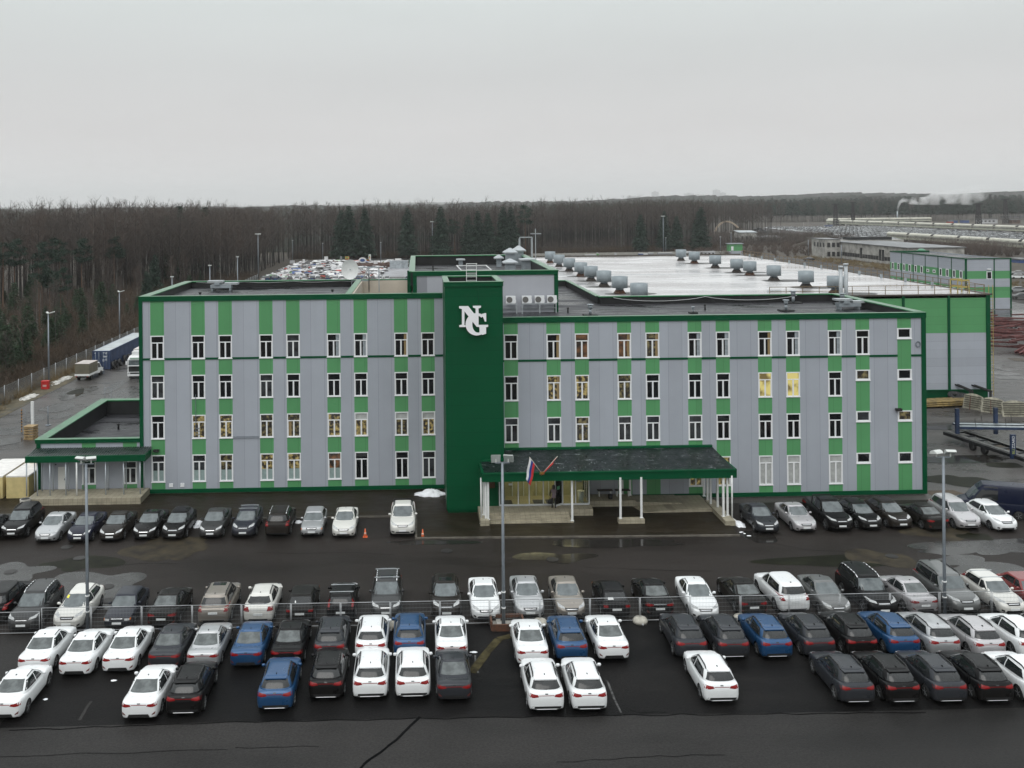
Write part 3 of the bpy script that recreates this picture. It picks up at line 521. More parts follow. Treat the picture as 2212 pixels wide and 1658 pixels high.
for x, h in ((-.4, 1.9), (1.3, 1.9), (2.3, 1.9), (1.3, 1.2)): b.bar((x, 0, 0.0 if x < 1 else -.5), (x, 0, h), .09, .09)
b.bar((-.4, 0, 1.9), (2.35, 0, 1.95), .09, .09); b.bar((-.4, 0, .6), (1.3, 0, .6), .08, .08); b.bar((0.6, 0, .6), (1.3, 0, 1.9), .06, .06); b.bar((-.4, 0, 1.7), (-.55, -.25, 1.75), .09, .09); b.build('frame', GALV, t)
def cable(name, pts, label, r=.025):
    b = MB()
    for i in range(len(pts) - 1): b.cyl(pts[i], pts[i + 1], r, n=5, cap=False)
    tag(b.build(name, mat('cable_grey', (.42, .43, .43), .6) if 'cable_grey' not in MATS else MATS['cable_grey']), label, 'cable', 'cables draped along the parapets')
cable('cable', [(19 + i, 93.85, 14.75 - .38 * abs(math.sin(i * PI / 9)) ** .7) for i in range(0, 19)], 'pale cable looping along the rear parapet of the lower roof', .03)
cable('cable', [(17.9, 94.0 + i * 1.2, 14.7 - .3 * abs(math.sin(i * PI / 8))) for i in range(0, 16)][::-1] , 'pale cable hanging along the notch of the lower roof', .03)
cable('cable', [(-22 + i * 1.2, 97.35, 16.42 - .12 * abs(math.sin(i * .8))) for i in range(14)], 'thin cable clipped along the back parapet of the left roof', .025)
# ------------------------------------------------------------------ one-storey annex on the left
AN = empty('annex', (-27.6, 81.6, 0), 0, 'one storey grey and green annex with a flat roof left of the office block', 'building')
def ap(mb, name, mats): o = mb.build(name, mats, AN); o.location = (27.6, -81.6, 0); return o
ap_holes = [(-27.99, -26.87, 0.98, 2.9), (-24.6, -23.48, 0.98, 2.85)]
o = grid_wall(AN, 'wall', -31.4, -23.2, 0.45, 4.42, 81.62, [(-28.0, -26.86), (-24.61, -23.47)], ap_holes, [GREY, LGREEN]); o.location = (27.6, -81.6, 0)
for h in ap_holes:
    o = window(AN, h[0], h[2], 1.12, h[3] - h[2], 81.62, PANE2); o.location.x += 27.6; o.location.y = -81.6
b = MB(); b.box(-31.72, -31.4, 81.54, 81.8, 0.1, 4.4); b.box(-31.8, -23.21, 81.5, 81.98, 4.42, 4.72); b.box(-31.4, -29.99 - .1, 81.53, 81.7, .12, .448); b.box(-29.3, -23.21, 81.53, 81.7, .12, .448); ap(b, 'trim', DGREEN)
b = MB(); b.box(-31.7, -31.4, 81.9, 98.4, 0.0, 4.4); b.box(-31.4, -23.06, 98.1, 98.4, 0, 4.4); ap(b, 'side_wall', GREY)
b = MB(); b.box(-31.4, -23.06, 81.9, 98.1, 3.1, 3.3); ap(b, 'roof', BITUMEN)
b = MB(); b.box(-31.42, -31.05, 82, 98.1, 3.3, 4.66); b.box(-31.05, -23.07, 97.7, 98.1, 3.3, 4.66); b.box(-31.4, -23.07, 81.98, 82.2, 3.3, 4.6); ap(b, 'parapet', PDARK)
b = MB(); b.box(-31.85, -30.95, 81.985, 98.5, 4.662, 4.76); b.box(-30.95, -23.07, 97.6, 98.5, 4.664, 4.77); b.box(-31.85, -23.21, 81.44, 81.984, 4.722, 4.762); ap(b, 'flashing', RIM)
b = MB(); b.box(-29.97, -29.35, 81.58, 81.615, 0.4, 2.45); dd = ap(b, 'door', mat('door_white', (.66, .66, .63), .5)); 
b = MB(); b.box(-29.45, -29.4, 81.52, 81.579, 1.35, 1.5); h_ = b.build('handle', STEEL, dd)
b = MB(); b.box(-30.2, -30.1, 81.56, 81.6, 2.6, 2.7); ap(b, 'wall_lamp', BLACK)
pipe(-28.0, 91.5, 3.3, 0.5, 0.09, 'thin vent pipe on the annex roof')
AC_ = empty('annex_canopy', (-27, 80.3, 0), 0, 'green canopy on thin posts along the front of the annex', 'canopy')
def acp(mb, name, mats): o = mb.build(name, mats, AC_); o.location = (27, -80.3, 0); return o
TILE = mat('dark_metal_tile', (0.010, 0.021, 0.017), 0.34, rvar=0.2, scale=0.9, col2=(0.022, 0.032, 0.028), stretch=(1, 2.5, 1))
b = MB(); b.box(-31.85, -22.2, 79.52, 79.66, 3.35, 3.86); b.box(-31.85, -31.71, 79.661, 81.5, 3.35, 3.86); b.box(-22.34, -22.2, 79.661, 81.3, 3.35, 3.86); acp(b, 'fascia', DGREEN)
b = MB()
for i in range(48):
    x = -31.84 + i * .2; b.add([(x, 79.66, 3.80), (x + .1, 79.66, 3.845), (x + .2, 79.66, 3.80), (x, 81.55, 4.02), (x + .1, 81.55, 4.06), (x + .2, 81.55, 4.02)], [(0, 1, 4, 3), (1, 2, 5, 4)])
b.box(-31.7, -22.35, 79.67, 81.5, 3.42, 3.5); acp(b, 'roof', TILE)
LPOST = mat('light_grey_post', (.40, .44, .47), .4, metal=.2)
for x in (-31.82, -30.96, -29.95, -28.67, -25.47, -24.02, -22.69):
    b = MB(); b.cyl((x, 79.75, .6), (x, 79.75, 3.4), .055, n=8); acp(b, 'post', LPOST)
for x in (-31.7, -31.1, -30.19, -28.93, -27.66, -25.7, -24.22, -22.75):
    b = MB(); b.cyl((x, 81.1, .6), (x, 81.1, 3.4), .05, n=8); acp(b, 'post', LPOST)
b = MB(); b.cyl((-27.75, 79.6, .35), (-27.75, 79.6, 3.4), .065, n=8); b.cyl((-27.75, 79.6, .36), (-27.85, 79.35, .12), .065, n=8); acp(b, 'downpipe', WPAINT)
TILES = mat('cream_tiles', (0.30, 0.27, 0.20), 0.5, var=0.18, scale=1.4)
def tiled(m, sc, dark=0.5):   # square tile joints on upright and level faces
    n = m.node_tree.nodes; l = m.node_tree.links; bs = n['Principled BSDF']; t = n.new('ShaderNodeTexCoord'); s = n.new('ShaderNodeSeparateXYZ'); l.new(t.outputs['Object'], s.inputs[0])
    mask = None
    for ax in 'XYZ':
        d = n.new('ShaderNodeMath'); d.operation = 'MULTIPLY_ADD'; d.inputs[1].default_value = sc; d.inputs[2].default_value = 0.31; l.new(s.outputs[ax], d.inputs[0])
        f = n.new('ShaderNodeMath'); f.operation = 'FRACT'; l.new(d.outputs[0], f.inputs[0]); g = n.new('ShaderNodeMath'); g.operation = 'LESS_THAN'; g.inputs[1].default_value = 0.09; l.new(f.outputs[0], g.inputs[0])
        if mask is None: mask = g.outputs[0]
        else:
            q = n.new('ShaderNodeMath'); q.operation = 'MAXIMUM'; l.new(mask, q.inputs[0]); l.new(g.outputs[0], q.inputs[1]); mask = q.outputs[0]
    e = n.new('ShaderNodeMath'); e.operation = 'MULTIPLY'; e.inputs[1].default_value = dark; l.new(mask, e.inputs[0])
    k = n.new('ShaderNodeMix'); k.data_type = 'RGBA'; l.new(e.outputs[0], k.inputs['Factor']); l.new(bs.inputs['Base Color'].links[0].from_socket, k.inputs['A']); k.inputs['B'].default_value = (.11, .10, .075, 1); l.new(k.outputs['Result'], bs.inputs['Base Color'])
tiled(TILES, 2.6)
b = MB(); b.box(-31.5, -22.4, 78.8, 80.4, -0.05, 0.62); b.box(-31.5, -29.2, 80.4, 81.5, -0.05, 0.615); b.box(-29.2, -22.4, 80.4, 81.5, -.05, 0.615); tag(b.build('porch', TILES), 'low tiled porch under the annex canopy', 'porch')
b = MB(); b.cyl((0, 0, 0), (0, 0, .8), .38, .42, n=14); b.cyl((0, 0, .8), (0, 0, .805), .34, n=14, m=1, smooth=False); tag(b.build('litter_bin', [CONC, BLACK], loc=(-31.4, 78.4, 0)), 'round concrete litter bin at the corner of the annex porch', 'bin')

# ------------------------------------------------------------------ entrance canopy, porch, lobby
CA = empty('entrance_canopy', (14, 74, 0), 0, 'long dark green canopy on white posts over the main entrance', 'canopy')
def cp(mb, name, mats): o = mb.build(name, mats, CA); o.location = (-14, -74, 0); return o
b = MB(); b.box(4.65, 23.75, 72.05, 72.2, 3.32, 3.98); b.box(4.65, 4.8, 72.201, 75.0, 3.32, 3.98); b.box(23.6, 23.75, 72.201, 77.7, 3.32, 3.98); b.box(6.7, 23.6, 77.55, 77.8, 4.12, 4.4); b.box(4.8, 6.62, 74.85, 75.07, 4.0, 4.25); cp(b, 'fascia', DGREEN)
SHINGLE = mat('wet_metal_tiles', (0.005, 0.009, 0.0085), 0.36, spec=.2, rvar=0.16, scale=1.3, col2=(0.010, 0.017, 0.016), stretch=(1, 1, 1))
def snowy(m):  # grains of old snow caught on the laps of the tiles
    n = m.node_tree.nodes; l = m.node_tree.links; bs = n['Principled BSDF']; t = n.new('ShaderNodeTexCoord')
    br = n.new('ShaderNodeTexBrick'); br.inputs['Scale'].default_value = 1.0; br.inputs['Brick Width'].default_value = .42; br.inputs['Row Height'].default_value = .36; br.inputs['Mortar Size'].default_value = .035; br.inputs['Mortar Smooth'].default_value = .3
    l.new(t.outputs['Object'], br.inputs['Vector'])
    nz = n.new('ShaderNodeTexNoise'); nz.inputs['Scale'].default_value = 1.6; nz.inputs['Detail'].default_value = 6; mp = n.new('ShaderNodeMapping'); mp.inputs['Scale'].default_value = (.8, 2.2, 1); l.new(t.outputs['Object'], mp.inputs[0]); l.new(mp.outputs[0], nz.inputs['Vector'])
    q = n.new('ShaderNodeMapRange'); q.inputs['From Min'].default_value = .59; q.inputs['From Max'].default_value = .74; l.new(nz.outputs['Fac'], q.inputs['Value'])
    e = n.new('ShaderNodeMath'); e.operation = 'MULTIPLY'; l.new(br.outputs['Fac'], e.inputs[0]); l.new(q.outputs[0], e.inputs[1])
    k = n.new('ShaderNodeMix'); k.data_type = 'RGBA'; l.new(e.outputs[0], k.inputs['Factor']); l.new(bs.inputs['Base Color'].links[0].from_socket, k.inputs['A']); k.inputs['B'].default_value = (.42, .46, .48, 1); l.new(k.outputs['Result'], bs.inputs['Base Color'])
    u = n.new('ShaderNodeBump'); u.inputs['Strength'].default_value = .6; u.inputs['Distance'].default_value = .05; u.invert = True; l.new(br.outputs['Fac'], u.inputs['Height']); l.new(u.outputs[0], bs.inputs['Normal'])
snowy(SHINGLE)
b = MB(); v = [(4.8, 72.2, 3.93), (23.6, 72.2, 3.93), (23.6, 77.55, 4.25), (6.62, 77.55, 4.25), (6.62, 74.85, 4.09), (4.8, 74.85, 4.09)]
b.add(v + [(x, y, z - .12) for x, y, z in v], [(0, 1, 2, 3, 4, 5), (11, 10, 9, 8, 7, 6)]); cp(b, 'roof', SHINGLE)
b = MB(); b.box(4.9, 23.5, 72.3, 75.0, 3.45, 3.52); b.box(6.7, 23.5, 75.0, 77.5, 3.45, 3.52); cp(b, 'ceiling', WPAINT)
b = MB(); b.box(4.7, 23.7, 71.98, 72.045, 3.86, 3.95); cp(b, 'gutter', DGREEN)
for x, y, zb in ((4.85, 73.3, .5), (4.95, 72.5, .45), (5.12, 72.35, .45), (11.42, 72.45, .2), (14.98, 72.1, .45), (16.55, 72.1, .45), (22.75, 72.2, .42), (23.12, 72.4, .42), (23.0, 74.4, .35), (22.7, 75.2, .3), (22.75, 76.2, .35), (22.8, 77.3, .4), (16.83, 77.2, .6), (16.3, 77.6, .6)):
    b = MB(); b.box(x - .075, x + .075, y - .075, y + .075, zb, 3.5); b.box(x - .13, x + .13, y - .13, y + .13, zb, zb + .03); cp(b, 'post', WPAINT)
for x, y, dx in ((4.62, 72.6, -.1), (23.35, 72.0, .35)):
    b = MB(); b.cyl((x, y, .3), (x, y, 3.5), .06, n=8); b.cyl((x, y, .3), (x + dx, y - .2, .1), .06, n=8); cp(b, 'downpipe', WPAINT)
b = MB()
b.box(4.5, 5.18, 71.95, 73.6, 0.1, .5)
for i in range(4): b.box(5.181, 11.3, 72.35 + i * .33, 72.35 + (i + 1) * .33 if i < 3 else 75.0, 0.1, .18 + .14 * i)
b.box(11.3, 11.5, 72.3, 73.4, .1, .22); b.box(4.5, 6.6, 73.6, 75.05, .1, .602); b.box(11.3, 13.25, 73.9, 77.8, .1, .598); b.box(6.6, 11.3, 75.0, 77.8, .1, .6)
b.box(13.25, 17.0, 76.0, 77.75, .1, .56)
b.prism([(17.0, 76.0), (20.5, 75.6), (20.5, 77.75), (17.0, 77.75)], .1, .42); b.prism([(20.5, 74.3), (22.6, 74.3), (22.6, 77.75), (20.5, 77.75)], .1, .35)
v = [(16.7, 76.0, .105), (17.2, 74.3, .105), (20.5, 74.3, .10), (20.5, 75.6, .10), (16.7, 76.0, .12), (17.2, 74.3, .12), (20.5, 74.3, .35), (20.5, 75.6, .35)]
b.add(v, [(4, 5, 6, 7), (0, 1, 5, 4), (1, 2, 6, 5), (2, 3, 7, 6), (3, 0, 4, 7)])
tag(b.build('entrance_porch', TILES), 'cream tiled steps, porch and wheelchair ramp under the entrance canopy', 'porch')
for k, (x0, x1, y0, y1, lb) in enumerate(((14.8, 16.75, 71.85, 72.4, 'low tiled plinth carrying two posts in the middle of the canopy'), (22.55, 23.3, 71.1, 76.3, 'long tiled curb under the row of posts at the right end of the canopy'))):
    b = MB(); b.box(x0, x1, y0, y1, .05, .42 + .01 * k); tag(b.build('tiled_plinth', TILES), lb, 'plinth')
LB = empty('glass_lobby', (9.7, 75.0, .6), 0, 'glazed entrance lobby with white framed doors under the canopy', 'lobby')
def lp(mb, name, mats, parent=None): o = mb.build(name, mats, parent or LB); o.location = (-9.7, -75.0, -.6) if not parent else (0, 0, 0); return o
gm = bpy.data.materials.new('clear_glass'); gm.use_nodes = True; n = gm.node_tree.nodes; n.clear()
o1 = n.new('ShaderNodeOutputMaterial'); t1 = n.new('ShaderNodeBsdfTransparent'); g1 = n.new('ShaderNodeBsdfGlossy'); m1 = n.new('ShaderNodeMixShader'); fz = n.new('ShaderNodeFresnel'); fz.inputs['IOR'].default_value = 1.6
g1.inputs['Roughness'].default_value = .03; t1.inputs['Color'].default_value = (.82, .86, .84, 1); gl = gm.node_tree.links
gl.new(fz.outputs[0], m1.inputs[0]); gl.new(t1.outputs[0], m1.inputs[1]); gl.new(g1.outputs[0], m1.inputs[2]); gl.new(m1.outputs[0], o1.inputs[0])
FR = mat('lobby_frame', (.55, .57, .58), .4)
b = MB(); xs = [6.2, 7.65, 8.5, 9.6, 10.5, 11.1, 12.1, 13.15]
for x in xs: b.box(x - .045, x + .045, 74.97, 75.06, .62, 3.35)
b.box(6.2, 13.15, 74.975, 75.055, 3.12, 3.2); b.box(6.2, 13.15, 74.975, 75.055, .6, .72); b.box(13.105, 13.195, 75.06, 77.8, .62, 3.35) if False else None
for y in (75.9, 76.8): b.box(13.11, 13.19, y, y + .09, .62, 3.35)
lp(b, 'frame', FR)
b = MB(); b.box(6.2, 10.46, 75.01, 75.02, .72, 3.12); b.box(11.145, 13.1, 75.01, 75.02, .72, 3.12); b.box(13.145, 13.155, 75.06, 77.8, .72, 3.3); lp(b, 'glazing', gm)
b = MB(); b.box(6.25, 13.1, 77.5, 77.6, .6, 3.4); lp(b, 'inner_wall', mat('lobby_wall_olive', (.34, .32, .17), .7, var=.1, scale=2))
b = MB(); b.box(6.2, 13.2, 75.06, 77.5, .601, .615); lp(b, 'floor', mat('lobby_floor', (.30, .27, .17), .4))
b = MB()
for x in (6.4, 8.9, 9.9): b.box(x, x + .85, 75.3, 76.4, .616, .63)
lp(b, 'door_mat', mat('mat_dark', (.02, .022, .03), .9))
b = MB()
for x in (7.4, 8.3, 9.3, 10.3): b.box(x, x + .07, 77.42, 77.49, .62, 2.9); 
b.box(7.4, 10.37, 77.42, 77.49, 2.9, 2.97); b.box(8.75, 9.0, 77.40, 77.43, 1.9, 2.5); lp(b, 'inner_door', FR)
b = MB(); b.box(9.45, 9.7, 77.38, 77.4, 1.75, 2.1); b.box(6.9, 7.2, 74.95, 74.965, 2.2, 2.35); b.box(12.2, 12.6, 75.03, 75.04, 2.35, 2.6); lp(b, 'notice', mat('paper_notice', (.55, .6, .58), .7))
lm = glow('lobby_lamp', (1.0, .85, .5), 4.5, dark=(1, .85, .5)); b = MB(); b.box(7.0, 12.5, 76.0, 76.6, 3.3, 3.33); lp(b, 'ceiling_lamp', lm)
ROT = Matrix.Rotation(R(38), 3, 'Z')               # the open leaf swings out towards the steps, hinged on its right
b = MB()
for (x0, x1, za_, zb_) in ((-.9, 0, .06, .2), (-.9, 0, 2.42, 2.52), (-.9, -.8, .201, 2.419), (-.1, 0, .201, 2.419)):
    b.obox(ROT @ Vector(((x0 + x1) / 2, 0, (za_ + zb_) / 2)), ((x1 - x0) / 2, .03, (zb_ - za_) / 2), ROT)
door = b.build('door', FR, LB, (1.40, -.06, 0))
b = MB(); b.obox(ROT @ Vector((-.45, 0, 1.3)), (.35, .006, 1.11), ROT); b.build('pane', gm, door)
b = MB(); p0 = ROT @ Vector((-.84, -.07, 0)); b.bar((p0.x, p0.y, .95), (p0.x, p0.y, 1.4), .03, .03); b.build('handle', GALVL, door)
b = MB(); b.obox(ROT @ Vector((-.5, -.012, 1.45)), (.16, .004, .13), ROT); b.build('notice', mat('notice_green', (.08, .32, .16), .6), door)
b = MB(); b.cyl((0, 0, 0), (0, 0, .85), .22, .25, n=12); b.cyl((0, 0, .85), (0, 0, .9), .27, n=12); tag(b.build('waste_bin', WPAINT, loc=(12.6, 75.6, .615)), 'white waste bin inside the glass lobby', 'bin')
for k, x in enumerate((14.2, 15.62)):
    t = empty('bench', (x, 77.2, .57), 0, ('dark bench by the wall under the canopy, nearer the glass lobby', 'dark bench by the wall under the canopy, farther from the glass lobby')[k], 'bench', 'benches under the canopy')
    b = MB(); b.box(0, 1.2, -.22, -.02, .44, .5); b.box(0, 1.2, .02, .2, .44, .5); b.build('seat', mat('bench_wood', (.025, .018, .014), .5), t)
    for lx in (.1, 1.03): b = MB(); b.box(lx, lx + .07, -.18, .16, 0, .439); b.build('leg', WPAINT, t)
b = MB(); b.cyl((0, 0, 0), (0, 0, .35), .16, .19, n=10); tag(b.build('ash_bin', BLACK, loc=(15.1, 76.5, .56)), 'small black ash bin in front of the benches', 'bin')
b = MB(); b.box(5.35, 5.85, 75.03, 75.095, 2.0, 2.5); b.box(5.42, 5.78, 75.01, 75.029, 2.07, 2.43); tag(b.build('name_plate', mat('bronze_plate', (.075, .04, .02), .45, metal=.5)), 'brown plaque on the tower wall beside the lobby', 'plaque')
# flags on the canopy edge
def flag(base, tip, cols, label, droop, wid, nz=12):
    t = empty('flag', base, 0, label, 'flag', 'flags on the canopy edge'); b0 = Vector(base); d = Vector(tip) - b0
    MB().cyl((0, 0, 0), d, .03, .02, n=7).build('pole', mat('flag_pole', (.6, .58, .5), .4) if 'flag_pole' not in MATS else MATS['flag_pole'], t)
    m = MB(); k = len(cols); r = random.Random(5); nu, nv = 10, 3 * k
    for j in range(nv + 1):
        for i in range(nu + 1):
            u, v = i / nu, j / nv; p = d * (1.0 - v * wid / d.length) + Vector(droop) * u
            p = p + Vector((.05 * math.sin(u * 9 + v * 3) * u, .07 * math.sin(u * 11 + v * 2) * u, 0)); m.v.append(tuple(p))
    for j in range(nv):
        for i in range(nu): a = j * (nu + 1) + i; m.f.append([a, a + 1, a + nu + 2, a + nu + 1]); m.m.append(j // 3); m.sm.append(True)
    m.build('cloth', cols, t)
FW, FB, FRD = mat('flag_white', (.75, .75, .76), .8), mat('flag_blue', (.02, .05, .25), .8), mat('flag_red', (.55, .03, .03), .8)
flag((9.07, 71.95, 3.98), (8.12, 71.2, 5.35), [FW, FB, FRD], 'white, blue and red striped flag drooping from a tilted pole', (-.32, -.1, -1.55), .85)
flag((9.2, 71.95, 3.98), (10.2, 71.3, 5.35), [FRD], 'plain red flag furled along its tilted pole', (-.42, .08, -.62), 1.4)
b = MB(); b.box(8.95, 9.3, 71.9, 71.975, 3.86, 4.05); tag(b.build('flag_bracket', mat('brass', (.3, .2, .05), .4, metal=.6)), 'brass flag holder on the canopy edge', 'bracket')
# ------------------------------------------------------------------ cars
def interp(tab, y):
    if y <= tab[0][0]: return tab[0][1]
    for (a, p), (c, q) in zip(tab, tab[1:]):
        if y <= c: u = (y - a) / (c - a); return p + (q - p) * u
    return tab[-1][1]
def smooth_tab(tab):                       # monotone cubic through the table
    xs = [p[0] for p in tab]; ys = [p[1] for p in tab]; n = len(xs); d = [(ys[i + 1] - ys[i]) / (xs[i + 1] - xs[i]) for i in range(n - 1)]
    m = [d[0]] + [0 if d[i - 1] * d[i] <= 0 else 2 * d[i - 1] * d[i] / (d[i - 1] + d[i]) for i in range(1, n - 1)] + [d[-1]]
    def f(y):
        if y <= xs[0]: return ys[0]
        if y >= xs[-1]: return ys[-1]
        i = max(k for k in range(n - 1) if xs[k] <= y); h = xs[i + 1] - xs[i]; t = (y - xs[i]) / h
        return (2 * t**3 - 3 * t**2 + 1) * ys[i] + (t**3 - 2 * t**2 + t) * h * m[i] + (-2 * t**3 + 3 * t**2) * ys[i + 1] + (t**3 - t**2) * h * m[i + 1]
    return f
CARS = {
 'saloon': dict(L=4.40, W=1.74, H=1.47, r=.31, wb=2.60, fo=.86, deck=[(-2.2, .78), (-2.17, .90), (-2.10, .975), (-1.95, 1.02), (-1.6, 1.0), (-1.0, .96), (.9, .96), (1.15, .965), (1.5, .91), (1.85, .82), (2.05, .73), (2.16, .64), (2.2, .55)],
    plan=[(-2.2, .62), (-2.15, .755), (-2.0, .825), (-1.5, .865), (-.5, .87), (1.2, .87), (1.7, .845), (1.98, .77), (2.12, .65), (2.2, .48)],
    gh=[(.92, .805, -1.72, 1.12), (1.06, .775, -1.50, .88), (1.20, .715, -1.24, .62), (1.33, .65, -.96, .37), (1.415, .585, -.72, .16)], n=5.0, belt=.985, rz=(1.075, 1.385), wz=(.99, 1.38), tl=(.36, .81, .765, .905), bl=('dark', .30, .44, .52)),
 'crossover': dict(L=4.24, W=1.75, H=1.53, r=.32, wb=2.60, fo=.82, deck=[(-2.12, .72), (-2.09, .90), (-2.02, 1.0), (-1.92, 1.06), (-1.0, 1.0), (.95, .985), (1.15, .98), (1.5, .925), (1.85, .83), (2.02, .73), (2.1, .64), (2.12, .56)],
    plan=[(-2.12, .64), (-2.08, .765), (-1.95, .83), (-1.4, .87), (-.5, .875), (1.2, .875), (1.65, .85), (1.92, .77), (2.05, .65), (2.12, .48)],
    gh=[(.95, .81, -2.0, 1.12), (1.09, .78, -1.93, .88), (1.23, .72, -1.82, .62), (1.37, .655, -1.66, .37), (1.46, .595, -1.48, .16)], n=5.0, belt=1.01, rz=(1.10, 1.38), wz=(1.01, 1.41), tl=(.36, .81, .815, .965), bl=('dark', .22, .42, .78), spoiler=True),
 'hatchback': dict(L=4.35, W=1.80, H=1.49, r=.32, wb=2.64, fo=.88, deck=[(-2.17, .70), (-2.14, .9), (-2.06, 1.02), (-1.9, 1.08), (-1.0, 1.0), (.95, .97), (1.2, .97), (1.6, .9), (1.9, .81), (2.08, .71), (2.17, .56)],
    plan=[(-2.17, .66), (-2.12, .79), (-1.95, .85), (-1.3, .895), (-.5, .9), (1.2, .9), (1.7, .86), (1.98, .77), (2.1, .64), (2.17, .46)],
    gh=[(.95, .825, -2.02, 1.22), (1.09, .79, -1.92, .93), (1.22, .73, -1.78, .63), (1.34, .66, -1.58, .36), (1.43, .60, -1.35, .12)], n=4.6, belt=1.0, rz=(1.10, 1.37), wz=(1.0, 1.39), tl=(.50, .83, .78, 1.02), bl=('dark', .24, .36, .6)),
 'suv': dict(L=4.55, W=1.83, H=1.70, r=.35, wb=2.65, fo=.92, deck=[(-2.27, .75), (-2.24, 1.0), (-2.15, 1.1), (-2.0, 1.13), (-1.0, 1.1), (1.0, 1.07), (1.2, 1.075), (1.6, 1.02), (1.95, .94), (2.15, .82), (2.25, .7), (2.27, .6)],
    plan=[(-2.27, .72), (-2.22, .83), (-2.05, .88), (-1.4, .91), (1.3, .915), (1.8, .885), (2.05, .80), (2.2, .68), (2.27, .52)],
    gh=[(1.05, .85, -2.2, 1.2), (1.2, .82, -2.13, .98), (1.36, .765, -2.03, .73), (1.52, .705, -1.9, .48), (1.63, .645, -1.75, .28)], n=5.5, belt=1.115, rz=(1.22, 1.55), wz=(1.12, 1.57), tl=(.60, .86, .9, 1.14), bl=('dark', .26, .45, .75)),
 'offroader': dict(L=4.75, W=1.86, H=1.80, r=.37, wb=2.75, fo=.9, deck=[(-2.37, .78), (-2.35, 1.0), (-2.28, 1.12), (-2.15, 1.15), (-1.0, 1.14), (.9, 1.12), (1.1, 1.13), (1.6, 1.10), (2.0, 1.04), (2.2, .94), (2.34, .8), (2.37, .62)],
    plan=[(-2.37, .78), (-2.33, .87), (-2.2, .905), (-1.4, .925), (1.4, .925), (1.9, .9), (2.15, .85), (2.3, .76), (2.37, .62)],
    gh=[(1.1, .865, -2.32, 1.1), (1.26, .84, -2.28, .93), (1.43, .80, -2.22, .75), (1.60, .75, -2.15, .56), (1.72, .70, -2.05, .40)], n=7, belt=1.16, rz=(1.28, 1.62), wz=(1.16, 1.66), tl=(.70, .89, .9, 1.2), bl=('dark', .28, .46, .8)),
 'boxy': dict(L=4.05, W=1.64, H=1.40, r=.29, wb=2.46, fo=.8, deck=[(-2.02, .7), (-2.0, .86), (-1.93, .93), (-1.75, .95), (-1.0, .93), (.8, .90), (1.0, .905), (1.5, .85), (1.9, .76), (1.99, .68), (2.02, .56)],
    plan=[(-2.02, .72), (-1.98, .775), (-1.8, .80), (-1.0, .82), (1.0, .82), (1.6, .80), (1.85, .765), (1.97, .70), (2.02, .6)],
    gh=[(.87, .765, -1.88, .98), (.99, .745, -1.72, .8), (1.13, .70, -1.52, .59), (1.27, .65, -1.3, .39), (1.355, .605, -1.12, .24)], n=8, belt=.93, rz=(1.0, 1.29), wz=(.935, 1.31), tl=(.50, .77, .72, .86), bl=('dark', .28, .44, .74), square=True),
 'estate': dict(L=4.28, W=1.68, H=1.46, r=.29, wb=2.49, fo=.85, deck=[(-2.14, .7), (-2.11, .9), (-2.03, .97), (-1.85, 1.0), (-1.0, .96), (.85, .93), (1.05, .935), (1.5, .87), (1.9, .77), (2.07, .67), (2.14, .54)],
    plan=[(-2.14, .72), (-2.1, .79), (-1.9, .82), (-1.0, .84), (1.0, .84), (1.6, .82), (1.9, .76), (2.06, .66), (2.14, .5)],
    gh=[(.9, .785, -2.05, 1.05), (1.03, .76, -1.97, .84), (1.17, .71, -1.86, .6), (1.31, .655, -1.72, .37), (1.40, .61, -1.58, .2)], n=6, belt=.96, rz=(1.04, 1.33), wz=(.96, 1.36), tl=(.62, .79, .8, 1.2), bl=('dark', .28, .42, .74)),
 'pickup': dict(L=5.25, W=1.88, H=1.79, r=.38, wb=3.15, fo=.92, deck=[(-2.62, .7), (-2.6, 1.0), (-2.55, 1.09), (-1.4, 1.1), (-.9, 1.1), (1.1, 1.09), (1.35, 1.1), (1.9, 1.06), (2.3, 1.0), (2.5, .88), (2.6, .74), (2.62, .6)],
    plan=[(-2.62, .83), (-2.58, .88), (-2.4, .90), (-1.0, .93), (1.5, .93), (2.1, .91), (2.4, .84), (2.56, .72), (2.62, .56)],
    gh=[(1.08, .86, -.92, 1.34), (1.24, .83, -.87, 1.12), (1.42, .78, -.82, .86), (1.6, .72, -.76, .6), (1.71, .665, -.68, .42)], n=6.5, belt=1.13, rz=(1.24, 1.6), wz=(1.13, 1.65), tl=(.78, .91, .8, 1.05), bl=('dark', .35, .5, .8), bed=True),
 'van': dict(L=5.6, W=1.98, H=2.45, r=.34, wb=3.3, fo=.95, deck=[(-2.8, .8), (-2.79, 1.1), (-2.75, 1.28), (-2.5, 1.3), (1.2, 1.28), (1.75, 1.26), (2.2, 1.14), (2.55, 1.0), (2.72, .86), (2.8, .62)],
    plan=[(-2.8, .93), (-2.77, .965), (-2.5, .985), (1.4, .985), (2.1, .96), (2.5, .88), (2.7, .76), (2.8, .6)],
    gh=[(1.2, .965, -2.78, 1.95), (1.5, .95, -2.76, 1.72), (1.85, .915, -2.74, 1.42), (2.15, .87, -2.72, 1.14), (2.36, .81, -2.67, .9)], n=9, belt=1.32, rz=(1.45, 1.95), wz=(1.32, 2.02), tl=(.85, .955, .9, 1.3), bl=('dark', .3, .45, .8), van=True),
}
PAINT = {}
